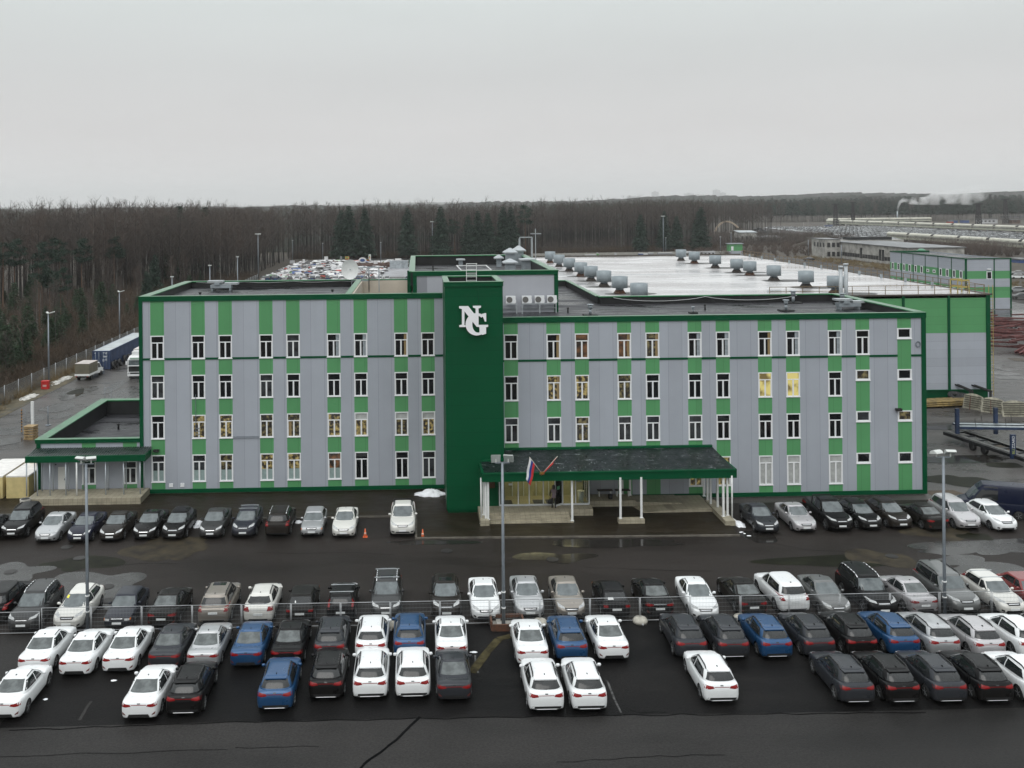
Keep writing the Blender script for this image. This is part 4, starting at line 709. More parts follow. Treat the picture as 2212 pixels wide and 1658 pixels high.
def paint(name, col, rough=.28, metal=.0, coat=.5, dirt=.0):
    m = mat('paint_' + name, col, rough, metal=metal, coat=coat)
    n = m.node_tree.nodes; l = m.node_tree.links; b = n['Principled BSDF']; b.inputs['Specular IOR Level'].default_value = .16 if max(col) < .09 else .5      # road film: rises from the sills, thin on the roof
    t = n.new('ShaderNodeTexCoord'); x = n.new('ShaderNodeTexNoise'); x.inputs['Scale'].default_value = 2.2; x.inputs['Detail'].default_value = 6; l.new(t.outputs['Object'], x.inputs['Vector'])
    s = n.new('ShaderNodeSeparateXYZ'); l.new(t.outputs['Object'], s.inputs[0])
    h = n.new('ShaderNodeMapRange'); h.inputs['From Min'].default_value = 1.0; h.inputs['From Max'].default_value = .25; h.inputs['To Min'].default_value = dirt; h.inputs['To Max'].default_value = min(1, dirt * 3 + .18); l.new(s.outputs['Z'], h.inputs['Value'])
    q = n.new('ShaderNodeMath'); q.operation = 'MULTIPLY'; l.new(x.outputs['Fac'], q.inputs[0]); l.new(h.outputs[0], q.inputs[1])
    k = n.new('ShaderNodeMix'); k.data_type = 'RGBA'; l.new(q.outputs[0], k.inputs['Factor']); k.inputs['A'].default_value = tuple(col) + (1,); k.inputs['B'].default_value = (.085, .075, .062, 1); l.new(k.outputs['Result'], b.inputs['Base Color'])
    w = n.new('ShaderNodeMapRange'); w.inputs['To Min'].default_value = rough - .1; w.inputs['To Max'].default_value = rough + .16 + dirt * .3; l.new(x.outputs['Fac'], w.inputs['Value']); l.new(w.outputs[0], b.inputs['Roughness'])
    PAINT[name] = m; return m
paint('white', (.70, .715, .72)); paint('cream_white', (.62, .615, .58), dirt=.12); paint('silver', (.40, .41, .42), metal=.45, dirt=.06); paint('lilac_silver', (.42, .41, .42), metal=.4)
paint('grey', (.030, .033, .039), metal=.3, coat=.2); paint('dirty_grey', (.040, .042, .044), metal=.3, dirt=.12, coat=.15); paint('mid_grey', (.12, .125, .125), metal=.4, dirt=.12); paint('black', (.004, .004, .0045), coat=.03); paint('dirty_black', (.006, .0055, .005), dirt=.05, coat=.03)
paint('blue', (.010, .058, .150), metal=.3, coat=.25); paint('navy', (.008, .010, .024), dirt=.05, coat=.15); paint('slate', (.019, .022, .032), metal=.2, dirt=.06, coat=.2); paint('beige', (.25, .225, .195), metal=.45, dirt=.1); paint('red', (.17, .015, .015), dirt=.06); paint('brown_black', (.010, .008, .007), dirt=.08, coat=.03); paint('van_navy', (.005, .008, .024), coat=.1)
GLASS = mat('car_glass', (.012, .014, .015), .05, spec=.6)
GLASSR = mat('rear_glass', (.052, .060, .060), .12, spec=.5, col2=(.105, .118, .118), scale=2.4, detail=2)  # greyish base colour stands in for sky reflected in the rear glass
GLASSW = mat('windscreen', (.05, .062, .066), .08, spec=.7, col2=(.10, .118, .122), scale=1.6, detail=2)  # grey-blue base colour stands in for the bright sky it reflects
GLASSD = mat('tinted_glass', (.010, .0115, .012), .09, spec=.5, col2=(.017, .019, .020), scale=2)
TRIMB = mat('black_trim', (.012, .012, .0125), .45); ALLOY = mat('alloy', (.34, .35, .36), .35, metal=.6); STEELR = mat('dark_rim', (.09, .09, .095), .5, metal=.4); CHROME = mat('chrome', (.65, .66, .67), .15, metal=.9)
REDL = mat('tail_lamp', (.19, .003, .004), .2, spec=.3, coat=.1); HEADL = mat('head_lamp', (.50, .51, .50), .15, spec=.6, coat=.4, col2=(.27, .28, .29), scale=9); AMBER = mat('amber_lamp', (.6, .16, .02), .2)
PLATE = mat('number_plate', (.68, .70, .70), .4); SKID = mat('silver_skid', (.58, .59, .60), .35, metal=.3)
def loft(T):
    H2 = T['L'] / 2; deck = smooth_tab(T['deck']); plan = smooth_tab(T['plan']); zb = T.get('zb', .20 if T['H'] < 1.6 else .26)
    ys = sorted({p[0] for p in T['deck']} | {p[0] for p in T['plan']} | {-H2 + T['L'] * i / 22 for i in range(23)}); out = [ys[0]]
    for y in ys[1:]:
        if y - out[-1] > .018: out.append(y)
    if H2 - out[-1] > 1e-4: out[-1] = H2
    sq = T.get('square', False); V = []; nP = 0
    for y in out:
        zt = deck(y); w = plan(y); e = min(1, (H2 - abs(y)) / .14); z0 = zb + .10 * (1 - e); h = zt - z0
        prof = [(0, z0), (.78 * w, z0), (.93 * w, z0 + .035), (.975 * w, z0 + .12 * h + .03), (1.0 * w, z0 + .38 * h), (1.0 * w, z0 + .60 * h), (.985 * w, z0 + .80 * h), (.955 * w, z0 + .915 * h), (.90 * w, z0 + .97 * h), (.78 * w, z0 + .995 * h), (.5 * w, zt + .012), (.25 * w, zt + .018), (0, zt + .02)]
        ring = prof + [(-x, z) for x, z in prof[-2:0:-1]]; nP = len(ring); V += [(x, y, z) for x, z in ring]
    F = [[j * nP + i, j * nP + (i + 1) % nP, (j + 1) * nP + (i + 1) % nP, (j + 1) * nP + i] for j in range(len(out) - 1) for i in range(nP)]
    F.append(list(range(nP))[::-1]); F.append([(len(out) - 1) * nP + i for i in range(nP)])
    # greenhouse
    gh = T['gh']; fz = [smooth_tab([(g[0], g[k]) for g in gh]) for k in (1, 2, 3)]; V2 = []; n2 = 44; lev = [gh[0][0] + (gh[-1][0] - gh[0][0]) * i / 9 for i in range(10)]
    rows = [(z, fz[0](z), fz[1](z), fz[2](z)) for z in lev]; z, hw, yr, yf = rows[-1]; d = T['H'] - z; c = (yr + yf) / 2; hl = (yf - yr) / 2
    for q, k in ((.965, .40), (.90, .62), (.78, .80), (.55, .93), (.25, 1.0)): rows.append((z + d * k, hw * q, c - hl * (q + (1 - q) * .45), c + hl * (q + (1 - q) * .45)))
    for (z, hw, yr, yf) in rows:
        c = (yr + yf) / 2; hl = (yf - yr) / 2
        for i in range(n2):
            t = 2 * PI * (i + .5) / n2; a, s_ = math.cos(t), math.sin(t); nn = T['n']; k = (abs(a) ** nn + abs(s_) ** nn) ** (-1 / nn); V2.append((hw * k * s_, c + hl * k * a, z))
    F2 = [[j * n2 + i, j * n2 + (i + 1) % n2, (j + 1) * n2 + (i + 1) % n2, (j + 1) * n2 + i] for j in range(len(rows) - 1) for i in range(n2)]
    F2.append([(len(rows) - 1) * n2 + i for i in range(n2)]); return V, F, V2, F2
def recalc(V, F):
    bm = bmesh.new(); vs = [bm.verts.new(v) for v in V]
    for f in F: bm.faces.new([vs[i] for i in f])
    bmesh.ops.recalc_face_normals(bm, faces=bm.faces); return bm
def patch(bvh, lo, hi, mode, nu=9, nv=4, off=.007, skirt=.02):
    """a panel that follows the bodywork: lo/hi are its lower and upper edges, seen from behind, ahead or the side"""
    def along(p, u):
        k = u * (len(p) - 1); i = min(int(k), len(p) - 2); f = k - i; return (p[i][0] + (p[i + 1][0] - p[i][0]) * f, p[i][1] + (p[i + 1][1] - p[i][1]) * f)
    P = []; N = []
    for j in range(nv + 1):
        for i in range(nu + 1):
            a = along(lo, i / nu); c = along(hi, i / nu); v = j / nv; s, z = a[0] + (c[0] - a[0]) * v, a[1] + (c[1] - a[1]) * v
            if mode == 'rear': o_, d_ = Vector((s, -8, z)), Vector((0, 1, 0))
            elif mode == 'front': o_, d_ = Vector((s, 8, z)), Vector((0, -1, 0))
            elif mode == 'right': o_, d_ = Vector((8, s, z)), Vector((-1, 0, 0))
            elif mode == 'left': o_, d_ = Vector((-8, s, z)), Vector((1, 0, 0))
            else: o_, d_ = Vector((s, z, 8)), Vector((0, 0, -1))
            h = bvh.ray_cast(o_, d_)
            if h[0] is None:
                h = bvh.find_nearest(Vector((s, -3 if mode == 'rear' else 3, z)) if mode in ('rear', 'front') else Vector((1 if mode == 'right' else -1, s, z)))
            nn = h[1] if h[1].dot(d_) < 0 else -h[1]; P.append(h[0]); N.append(nn)
    V = [tuple(p + q * off) for p, q in zip(P, N)]; F = [[j * (nu + 1) + i, j * (nu + 1) + i + 1, (j + 1) * (nu + 1) + i + 1, (j + 1) * (nu + 1) + i] for j in range(nv) for i in range(nu)]
    rim = [i for i in range(nu + 1)] + [j * (nu + 1) + nu for j in range(1, nv + 1)] + [nv * (nu + 1) + i for i in range(nu - 1, -1, -1)] + [j * (nu + 1) for j in range(nv - 1, 0, -1)]
    b = len(V); V += [tuple(P[i] - N[i] * skirt) for i in rim]; n = len(rim)
    F += [[rim[i], rim[(i + 1) % n], b + (i + 1) % n, b + i] for i in range(n)]
    bm = recalc(V, F)
    c = sum((Vector(v) for v in V[:b]), Vector()) / b; fl = [f for f in bm.faces][0]
    if fl.normal.dot(N[0]) < 0: bmesh.ops.reverse_faces(bm, faces=bm.faces)
    return bm
def bm_mesh(name, bm, mats, smooth=True, sharp=38):
    me = bpy.data.meshes.new(name); bm.to_mesh(me); bm.free()
    for m in mats: me.materials.append(m)
    if smooth:
        me.polygons.foreach_set('use_smooth', [True] * len(me.polygons)); me.set_sharp_from_angle(angle=R(sharp))
    me.update(); return me
BV = {}
def mirror(p): return [(-x, z) for x, z in p]
def car_parts(kind):
    T = CARS[kind]; V, F, V2, F2 = loft(T); H2 = T['L'] / 2; W = T['W']; fy = H2 - T['fo']; ry = fy - T['wb']; r = T['r']
    b1 = recalc(V, F); b2 = recalc(V2, F2); both = bmesh.new(); off = len(V)
    vs = [both.verts.new(v) for v in V + V2]
    for f in F: both.faces.new([vs[i] for i in f])
    for f in F2: both.faces.new([vs[i + off] for i in f])
    bmesh.ops.recalc_face_normals(both, faces=both.faces); bvh = BVHTree.FromBMesh(both); BV[kind] = bvh
    body = bm_mesh('body', b1, [PAINT['white'], TRIMB], sharp=50); roof = bm_mesh('roof', b2, [PAINT['white']], sharp=50)
    # wheel arches are cut out of the body
    ob = bpy.data.objects.new('tmp_body', body); COL.objects.link(ob); c = MB()
    for y in (fy, ry):
        for s in (-1, 1): c.cyl((s * (W / 2 - .27), y, r + .015), (s * (W / 2 + .2), y, r + .015), r + .055, n=22, smooth=False)
    cm_ = c.mesh('tmp_cut', TRIMB); oc = bpy.data.objects.new('tmp_cut', cm_); COL.objects.link(oc)
    md = ob.modifiers.new('b', 'BOOLEAN'); md.operation = 'DIFFERENCE'; md.solver = 'EXACT'; md.object = oc
    dg = bpy.context.evaluated_depsgraph_get(); cut = bpy.data.meshes.new_from_object(ob.evaluated_get(dg)); 
    bpy.data.objects.remove(ob); bpy.data.objects.remove(oc)
    if len(cut.polygons) > 300: body = cut; body.name = 'body'
    body.materials.clear(); body.materials.append(PAINT['white']); body.materials.append(TRIMB)
    mi = []
    for p in body.polygons:
        d = min(math.hypot(p.center.y - y, p.center.z - r - .015) for y in (fy, ry)); mi.append(1 if (d < r + .052 and abs(p.center.x) > W / 2 - .3) or p.center.z < .28 and abs(p.normal.z) > .7 else 0)
    body.polygons.foreach_set('material_index', mi); body.polygons.foreach_set('use_smooth', [True] * len(mi)); body.set_sharp_from_angle(angle=R(40))
    parts = [('body', body, None, True, None), ('roof', roof, None, True, None)]
    def P(name, bm, m, opt=None, parent=None): parts.append((name, bm_mesh(name, bm, [m]), parent, False, opt))
    def M(name, mb, m, opt=None, parent=None): parts.append((name, mb.mesh(name, m), parent, False, opt))
    gh = T['gh']; hw = smooth_tab([(g[0], g[1]) for g in gh]); yr_ = smooth_tab([(g[0], g[2]) for g in gh]); yf_ = smooth_tab([(g[0], g[3]) for g in gh])
    z0, z1 = T['wz']; P('windscreen', patch(bvh, [(-(hw(z0) - .05), z0 + .01), (0, z0), (hw(z0) - .05, z0 + .01)], [(-(hw(z1) - .085), z1), (0, z1 + .015), (hw(z1) - .085, z1)], 'front', 12, 5), GLASSW)
    z0, z1 = T['rz']; k0 = .14 if kind in ('saloon',) else .10
    P('rear_window', patch(bvh, [(-(hw(z0) - k0), z0 + .015), (0, z0), (hw(z0) - k0, z0 + .015)], [(-(hw(z1) - .10), z1), (0, z1 + .01), (hw(z1) - .10, z1)], 'rear', 12, 5), GLASSR if kind == 'saloon' else GLASSD)
    zt = gh[-1][0] - .035; bz = T['belt'] + .015; yb = -.12; mid = (yf_(zt) - .08 + yb) / 2
    for s in ('left', 'right'):
        f = [(yf_(bz) - .30, bz), (yb + .04, bz + .01)], [(yf_(zt) - .16, zt - .01), (yb + .02, zt)]
        P('side_window', patch(bvh, f[0], f[1], s, 6, 3), GLASS)
        if kind == 'van': continue
        if kind == 'saloon': f = [(yb - .04, bz + .01), (-1.28, bz + .055)], [(yb - .04, zt), (-.80, zt - .03)]
        elif kind == 'pickup': f = [(yb - .04, bz + .01), (-.72, bz + .02)], [(yb - .04, zt), (-.62, zt - .02)]
        else: f = [(yb - .04, bz + .01), (yr_(bz) + .42, bz + .06 if kind != 'offroader' else bz + .01)], [(yb - .04, zt), (yr_(zt) + .30, zt - .03)]
        P('side_window', patch(bvh, f[0], f[1], s, 8, 3), GLASS)
    # lamps and bumpers
    x0, x1, a, c_ = T['tl']; 
    for s in (1, -1):
        lo = [(s * x0, a + .035), (s * (x0 + x1) / 2, a), (s * x1, a + .02)]; hi = [(s * (x0 + .05), c_ - .03), (s * (x0 + x1) / 2, c_ - .005), (s * x1, c_ + .05)]
        if x1 - x0 < .38: lo = [(s * x0, a), (s * x1, a + .02)]; hi = [(s * (x0 + .06 * (kind in ('suv', 'hatchback'))), c_), (s * x1, c_)]
        P('tail_lamp', patch(bvh, lo, hi, 'rear', 7, 3, .009), REDL)
    if kind in ('saloon', 'crossover'):
        P('tail_strip', patch(bvh, [(-x0, a + .075), (x0, a + .075)], [(-x0, a + .10), (x0, a + .10)], 'rear', 8, 1, .007), REDL, 'strip')
        P('badge', patch(bvh, [(-.07, a + .125), (.07, a + .125)], [(-.07, a + .165), (.07, a + .165)], 'rear', 3, 1, .010), GLASSD)
    _, q0, q1, qx = T['bl']; P('rear_bumper_insert', patch(bvh, [(-qx, q0), (qx, q0)], [(-qx * .86, q1), (qx * .86, q1)], 'rear', 10, 2, .010), TRIMB)
    if kind == 'crossover':
        P('skid_plate', patch(bvh, [(-.50, .245), (.50, .245)], [(-.46, .295), (.46, .295)], 'rear', 8, 1, .02), SKID)
    if kind == 'saloon':
        for s in (1, -1): P('fog_lamp', patch(bvh, [(s * .60, .40), (s * .74, .44)], [(s * .62, .45), (s * .77, .56)], 'rear', 3, 2, .008), mat('fog_dark', (.10, .02, .015), .4) if 'fog_dark' not in MATS else MATS['fog_dark'])
    hz = T['deck'][-4][1] - .11 if kind != 'van' else .93
    wN = T['plan'][-3][1]
    for s in (1, -1):
        if T.get('square'): lo, hi = [(s * .43, .60), (s * .72, .61)], [(s * .43, .70), (s * .70, .71)]
        else: lo, hi = [(s * .40, hz - .03), (s * (wN - .02), hz + .05)], [(s * .42, hz + .055), (s * (wN + .0), hz + .165)]
        P('head_lamp', patch(bvh, lo, hi, 'front', 6, 3, .009), HEADL)
        if T.get('square'): P('indicator', patch(bvh, [(s * .70, .61), (s * .76, .62)], [(s * .69, .71), (s * .75, .71)], 'front', 2, 2, .012), AMBER)
    gzr = hz - .02; P('grille', patch(bvh, [(-.34, gzr - .09), (.34, gzr - .09)], [(-.40, gzr + .03), (.40, gzr + .03)], 'front', 8, 2, .010), TRIMB)
    P('grille_bar', patch(bvh, [(-.30, gzr - .035), (.30, gzr - .035)], [(-.31, gzr - .012), (.31, gzr - .012)], 'front', 6, 1, .018), CHROME)
    zl = .30 if T['H'] < 1.6 else .38; P('air_intake', patch(bvh, [(-.52, zl), (.52, zl)], [(-.46, zl + .10), (.46, zl + .10)], 'front', 8, 2, .009), TRIMB)
    for s in (1, -1): P('fog_recess', patch(bvh, [(s * .58, zl + .02), (s * (wN - .06), zl + .05)], [(s * .58, zl + .12), (s * (wN - .05), zl + .15)], 'front', 3, 2, .009), TRIMB)
    pz = zl + .105; h = bvh.ray_cast(Vector((0, 8, pz + .05)), Vector((0, -1, 0))); c = MB(); c.box(-.26, .26, h[0].y - .05, h[0].y + .03, pz, pz + .112); M('number_plate', c, PLATE, 'plate')
    pr = .56 if kind not in ('offroader', 'suv') else .78; h = bvh.ray_cast(Vector((0, -8, pr + .05)), Vector((0, 1, 0))); c = MB(); c.box(-.26, .26, h[0].y - .03, h[0].y + .05, pr, pr + .112); M('number_plate', c, PLATE, 'plate')
    # mirrors, aerial, rails, spoiler, bed
    my = yf_(bz) - .42; mx_ = W / 2
    for s in (1, -1):
        c = MB(); c.lathe((0, 0, 0), [(.02, -.06), (.09, -.05), (.105, 0), (.085, .06), (.02, .075)], 10); c.v = [(s * (mx_ + .03) + x * 1.0, my + y * .75, bz + .04 + z) for x, y, z in c.v]; c.bar((s * (mx_ - .12), my + .02, bz + .0), (s * (mx_ - .02), my, bz + .03), .05, .04)
        parts.append(('wing_mirror', c.mesh('wing_mirror', PAINT['white']), None, True, None))
    ya = (yr_(gh[-1][0]) + .26); c = MB(); c.add([(-.022, ya - .12, T['H'] - .035), (.022, ya - .12, T['H'] - .035), (.022, ya + .07, T['H'] - .02), (-.022, ya + .07, T['H'] - .02), (-.012, ya - .11, T['H'] + .055), (.012, ya - .11, T['H'] + .055), (.012, ya - .06, T['H'] + .045), (-.012, ya - .06, T['H'] + .045)], [(0, 1, 5, 4), (1, 2, 6, 5), (2, 3, 7, 6), (3, 0, 4, 7), (4, 5, 6, 7)]); M('aerial', c, TRIMB, 'fin')
    ytop0, ytop1 = yr_(gh[-1][0]) + .12, yf_(gh[-1][0]) - .05; hx_ = gh[-1][1] - .035
    for s in (1, -1):
        pts = [(s * hx_ * .98, ytop0 + (ytop1 - ytop0) * i / 6, 0) for i in range(7)]
        for nm, o_, rad, m_ in (('roof_seam', 'seam', .024, TRIMB), ('roof_rail', 'rail', .034, TRIMB), ('roof_rail', 'silver_rail', .034, CHROME)):
            c = MB(); P3 = []
            for i, (x, y, _) in enumerate(pts):
                hh = bvh.ray_cast(Vector((x, y, 8)), Vector((0, 0, -1))); P3.append(hh[0] + Vector((0, 0, .0 if nm == 'roof_seam' else (.045 if 0 < i < 6 else .0))))
            for i in range(6): c.cyl(P3[i], P3[i + 1], rad, n=6)
            M(nm, c, m_, o_)
    for q, y in enumerate((ytop0 + .25, ytop1 - .3)):
        c = MB(); c.bar((-hx_ - .12, y, T['H'] + .0), (hx_ + .12, y, T['H'] + .0), .07, .03)
        for s in (-1, 1): c.bar((s * hx_, y, T['H'] - .10), (s * hx_, y, T['H'] - .01), .05, .05)
        M('roof_bar', c, GALVL, 'bars')
    c = MB(); ym = (ytop0 + ytop1) / 2; P('sunroof', patch(bvh, [(-.38, ytop1 - .62), (.38, ytop1 - .62)], [(-.38, ytop1 - .12), (.38, ytop1 - .12)], 'top', 5, 3, .008), GLASSD, 'sunroof')
    if T.get('spoiler'):
        zr_, yy = gh[-1][0], yr_(gh[-1][0]); c = MB(); v = [(-.55, yy + .10, zr_ + .03), (.55, yy + .10, zr_ + .03), (.50, yy - .17, zr_ + .0), (-.50, yy - .17, zr_ + .0)]; c.add([(x, y, z) for x, y, z in v] + [(x, y, z - .05) for x, y, z in v], [(0, 3, 2, 1), (4, 5, 6, 7), (2, 3, 7, 6), (0, 1, 5, 4), (1, 2, 6, 5), (3, 0, 4, 7)])
        parts.append(('spoiler', c.mesh('spoiler', PAINT['white']), None, True, None))
    if T.get('bed'):
        c = MB(); c.box(-.72, .72, -2.5, -.98, 1.0, 1.135); M('bed_cover', c, TRIMB)
        c = MB(); c.bar((-.78, -1.05, 1.1), (-.66, -1.05, 1.72), .07, .07); c.bar((.78, -1.05, 1.1), (.66, -1.05, 1.72), .07, .07); c.bar((-.66, -1.05, 1.72), (.66, -1.05, 1.72), .07, .07); M('roll_bar', c, TRIMB)
    # wheels
    tm = MB(); w_ = .10; tm.lathe((0, 0, 0), [(r * .62, -w_), (r * .93, -w_), (r, -w_ * .7), (r, w_ * .7), (r * .93, w_), (r * .62, w_)], 22); tm.v = [(z, y, x) for x, y, z in tm.v]; tyre = tm.mesh('wheel', BLACK)
    rims = {}
    for s in (1, -1):
        rm = MB(); k = r * .66; rm.lathe((0, 0, 0), [(.02, .060), (k * .18, .06), (k * .2, .045), (k * .93, .055), (k, .08), (k, -.05)], 20); rm.v = [(s * z, y, x) for x, y, z in rm.v]
        for i in range(5):
            t0 = 2 * PI * i / 5; rm.bar((s * .085, k * .1 * math.cos(t0), k * .1 * math.sin(t0)), (s * .088, k * .96 * math.cos(t0), k * .96 * math.sin(t0)), .055, .02, 1)
        rims[s] = rm.mesh('rim', [STEELR, ALLOY])
    for y in (fy, ry):
        for s in (1, -1): parts.append(('wheel', tyre, (s * (W / 2 - .115), y, r), 'wheel', rims[s]))
    return T, parts
def decal(t, kind, name, lo, hi, mode, m): put(name, bm_mesh(name, patch(BV[kind], lo, hi, mode, 4, 2, .016, .008), [m]), t)
PARTS = {}; NCAR = [0]
def car(kind, xy, color, label, group, face='R', ang=0.0, opts=(), z=.3, cat='car', roofc=None, name='parked_car'):
    """xy: where the middle of the nearer bumper is seen; face R: its tail is turned to us, F: its nose"""
    if kind not in PARTS: PARTS[kind] = car_parts(kind)
    T, parts = PARTS[kind]; p = G(xy[0], xy[1], z); p.z = 0.012; rz = R(ang) + (0 if face == 'R' else PI)
    c = p + Vector((-math.sin(R(ang)), math.cos(R(ang)), 0)) * (T['L'] / 2)
    t = empty(name, c, rz, label, cat, group); NCAR[0] += 1
    for nm, me, loc, painted, opt in parts:
        if painted == 'wheel':
            o = put('wheel', me, t, loc); put('rim', opt, o); continue
        if opt and opt not in opts and not (opt == 'fin' and 'nofin' not in opts) and not (opt == 'strip' and kind in ('saloon', 'crossover') and 'nostrip' not in opts): continue
        o = put(nm, me, t)
        if painted:
            o.material_slots[0].link = 'OBJECT'; o.material_slots[0].material = PAINT[roofc if (roofc and nm == 'roof') else color]
    return t
LOT1 = 'cars in the fenced row of the black asphalt lot'; LOT2 = 'cars in the front row of the black asphalt lot'
FEN = 'cars parked behind the mesh fence'; BAK = 'cars parked along the pavement of the building'
S_, X_ = 'saloon', 'crossover'; SM = ('seam',); RL = ('rail',)
for kind, xy, col, lab, op in [
    (S_, z5(215, 600), 'white', 'white saloon at the left end of the fenced lot row, behind another white saloon', SM),
    (S_, z5(487, 618), 'white', 'white saloon with the lamp post rising behind its roof', SM),
    (S_, z5(773, 596), 'white', 'white saloon with a dark grey saloon on its right', SM),
    (S_, z5(1075, 574), 'grey', 'dark grey saloon between a white saloon and a silver saloon', SM),
    (S_, z5(1330, 572), 'silver', 'silver saloon right behind a black crossover in the lot', SM),
    (S_, z5(1618, 560), 'blue', 'metallic blue saloon with nothing parked in front of it', SM),
    (S_, z5(1885, 550), 'black', 'black saloon between the blue saloon and a grey crossover', SM),
    (X_, z2(685, 1490), 'grey', 'dark grey crossover behind a black crossover, left of a white one', RL),
    (X_, z2(1018, 1480), 'white', 'white crossover with black roof rails nose to tail with another white crossover', RL),
    (X_, z2(1330, 1462), 'blue', 'blue crossover between a white crossover and a white saloon by the fence', RL),
    (S_, z2(1672, 1492), 'white', 'white saloon left of the empty bays by the lamp post base', SM),
    (S_, z3(535, 915), 'white', 'white saloon right of the lamp post base, first after the empty bays', SM),
    (X_, z3(815, 882), 'blue', 'blue crossover between two white saloons', RL),
    (S_, z3(1112, 880), 'white', 'white saloon beside the wide empty bays right of the blue crossover', SM),
    (X_, z3(1668, 862), 'grey', 'dark grey crossover first after the wide empty bays', RL),
    (X_, z3(1968, 866), 'grey', 'dark grey crossover left of a blue crossover, behind the lone white one', RL),
    (X_, z4(308, 1240), 'blue', 'blue crossover between two dark grey crossovers', RL),
    (X_, z4(600, 1232), 'grey', 'dark grey crossover between a blue and a black crossover', RL),
    (X_, z4(888, 1225), 'black', 'black crossover between a grey and a blue crossover in the fenced row', RL),
    (X_, z4(1178, 1222), 'blue', 'blue crossover left of two silver crossovers', RL),
    (X_, z4(1452, 1228), 'silver', 'silver crossover next to a blue crossover', RL),
    (X_, z4(1758, 1245), 'lilac_silver', 'silver crossover next to a white crossover at the right edge', RL),
    (X_, z4(2065, 1240), 'white', 'white crossover cut by the right edge, in the fenced row', RL),
    (X_, z4(2370, 1240), 'black', 'dark crossover barely seen at the right edge beyond a white one', RL)]:
    car(kind, xy, col, lab, LOT1, 'R', random.uniform(-.6, .6), op)
for kind, xy, col, lab, op in [
    (S_, z5(10, 905), 'white', 'white saloon at the bottom left edge of the lot', SM),
    (S_, z5(912, 905), 'white', 'white saloon left of a black crossover in the front row', SM),
    (X_, z5(1205, 872), 'black', 'black crossover beside a white saloon in the front row', RL),
    (X_, z5(1808, 842), 'blue', 'blue crossover alone between empty bays and a black crossover in the front row', RL),
    (X_, z2(655, 1800), 'black', 'black crossover between the blue and a white crossover in the front row', RL),
    (X_, z2(1012, 1795), 'white', 'white crossover beside a black crossover in the front row', RL),
    (X_, z2(1358, 1790), 'white', 'white crossover left of a dark grey saloon in the front row', RL),
    (S_, z2(1693, 1815), 'grey', 'dark grey saloon at the right end of the left group, front row', SM),
    (X_, z3(633, 1242), 'white', 'white crossover, left one of the pair standing in front of the white saloons', RL),
    (X_, z3(940, 1238), 'white', 'white crossover, right one of the pair, beside a faded painted line', RL),
    (X_, z3(1880, 1180), 'white', 'white crossover standing alone in the front row among empty bays', RL),
    (X_, z4(858, 1548), 'grey', 'dark grey crossover at the left of the dark front group on the right', RL),
    (X_, z4(1168, 1546), 'black', 'black crossover between two dark grey crossovers in the front row', RL),
    (X_, z4(1488, 1542), 'grey', 'dark grey crossover between two black crossovers in the front row', RL),
    (X_, z4(1802, 1540), 'black', 'black crossover beside the white car at the right edge of the front row', RL),
    (X_, z4(2130, 1548), 'white', 'white crossover cut by the right edge, in the front row', RL)]:
    car(kind, xy, col, lab, LOT2, 'R', random.uniform(-.6, .6), op)
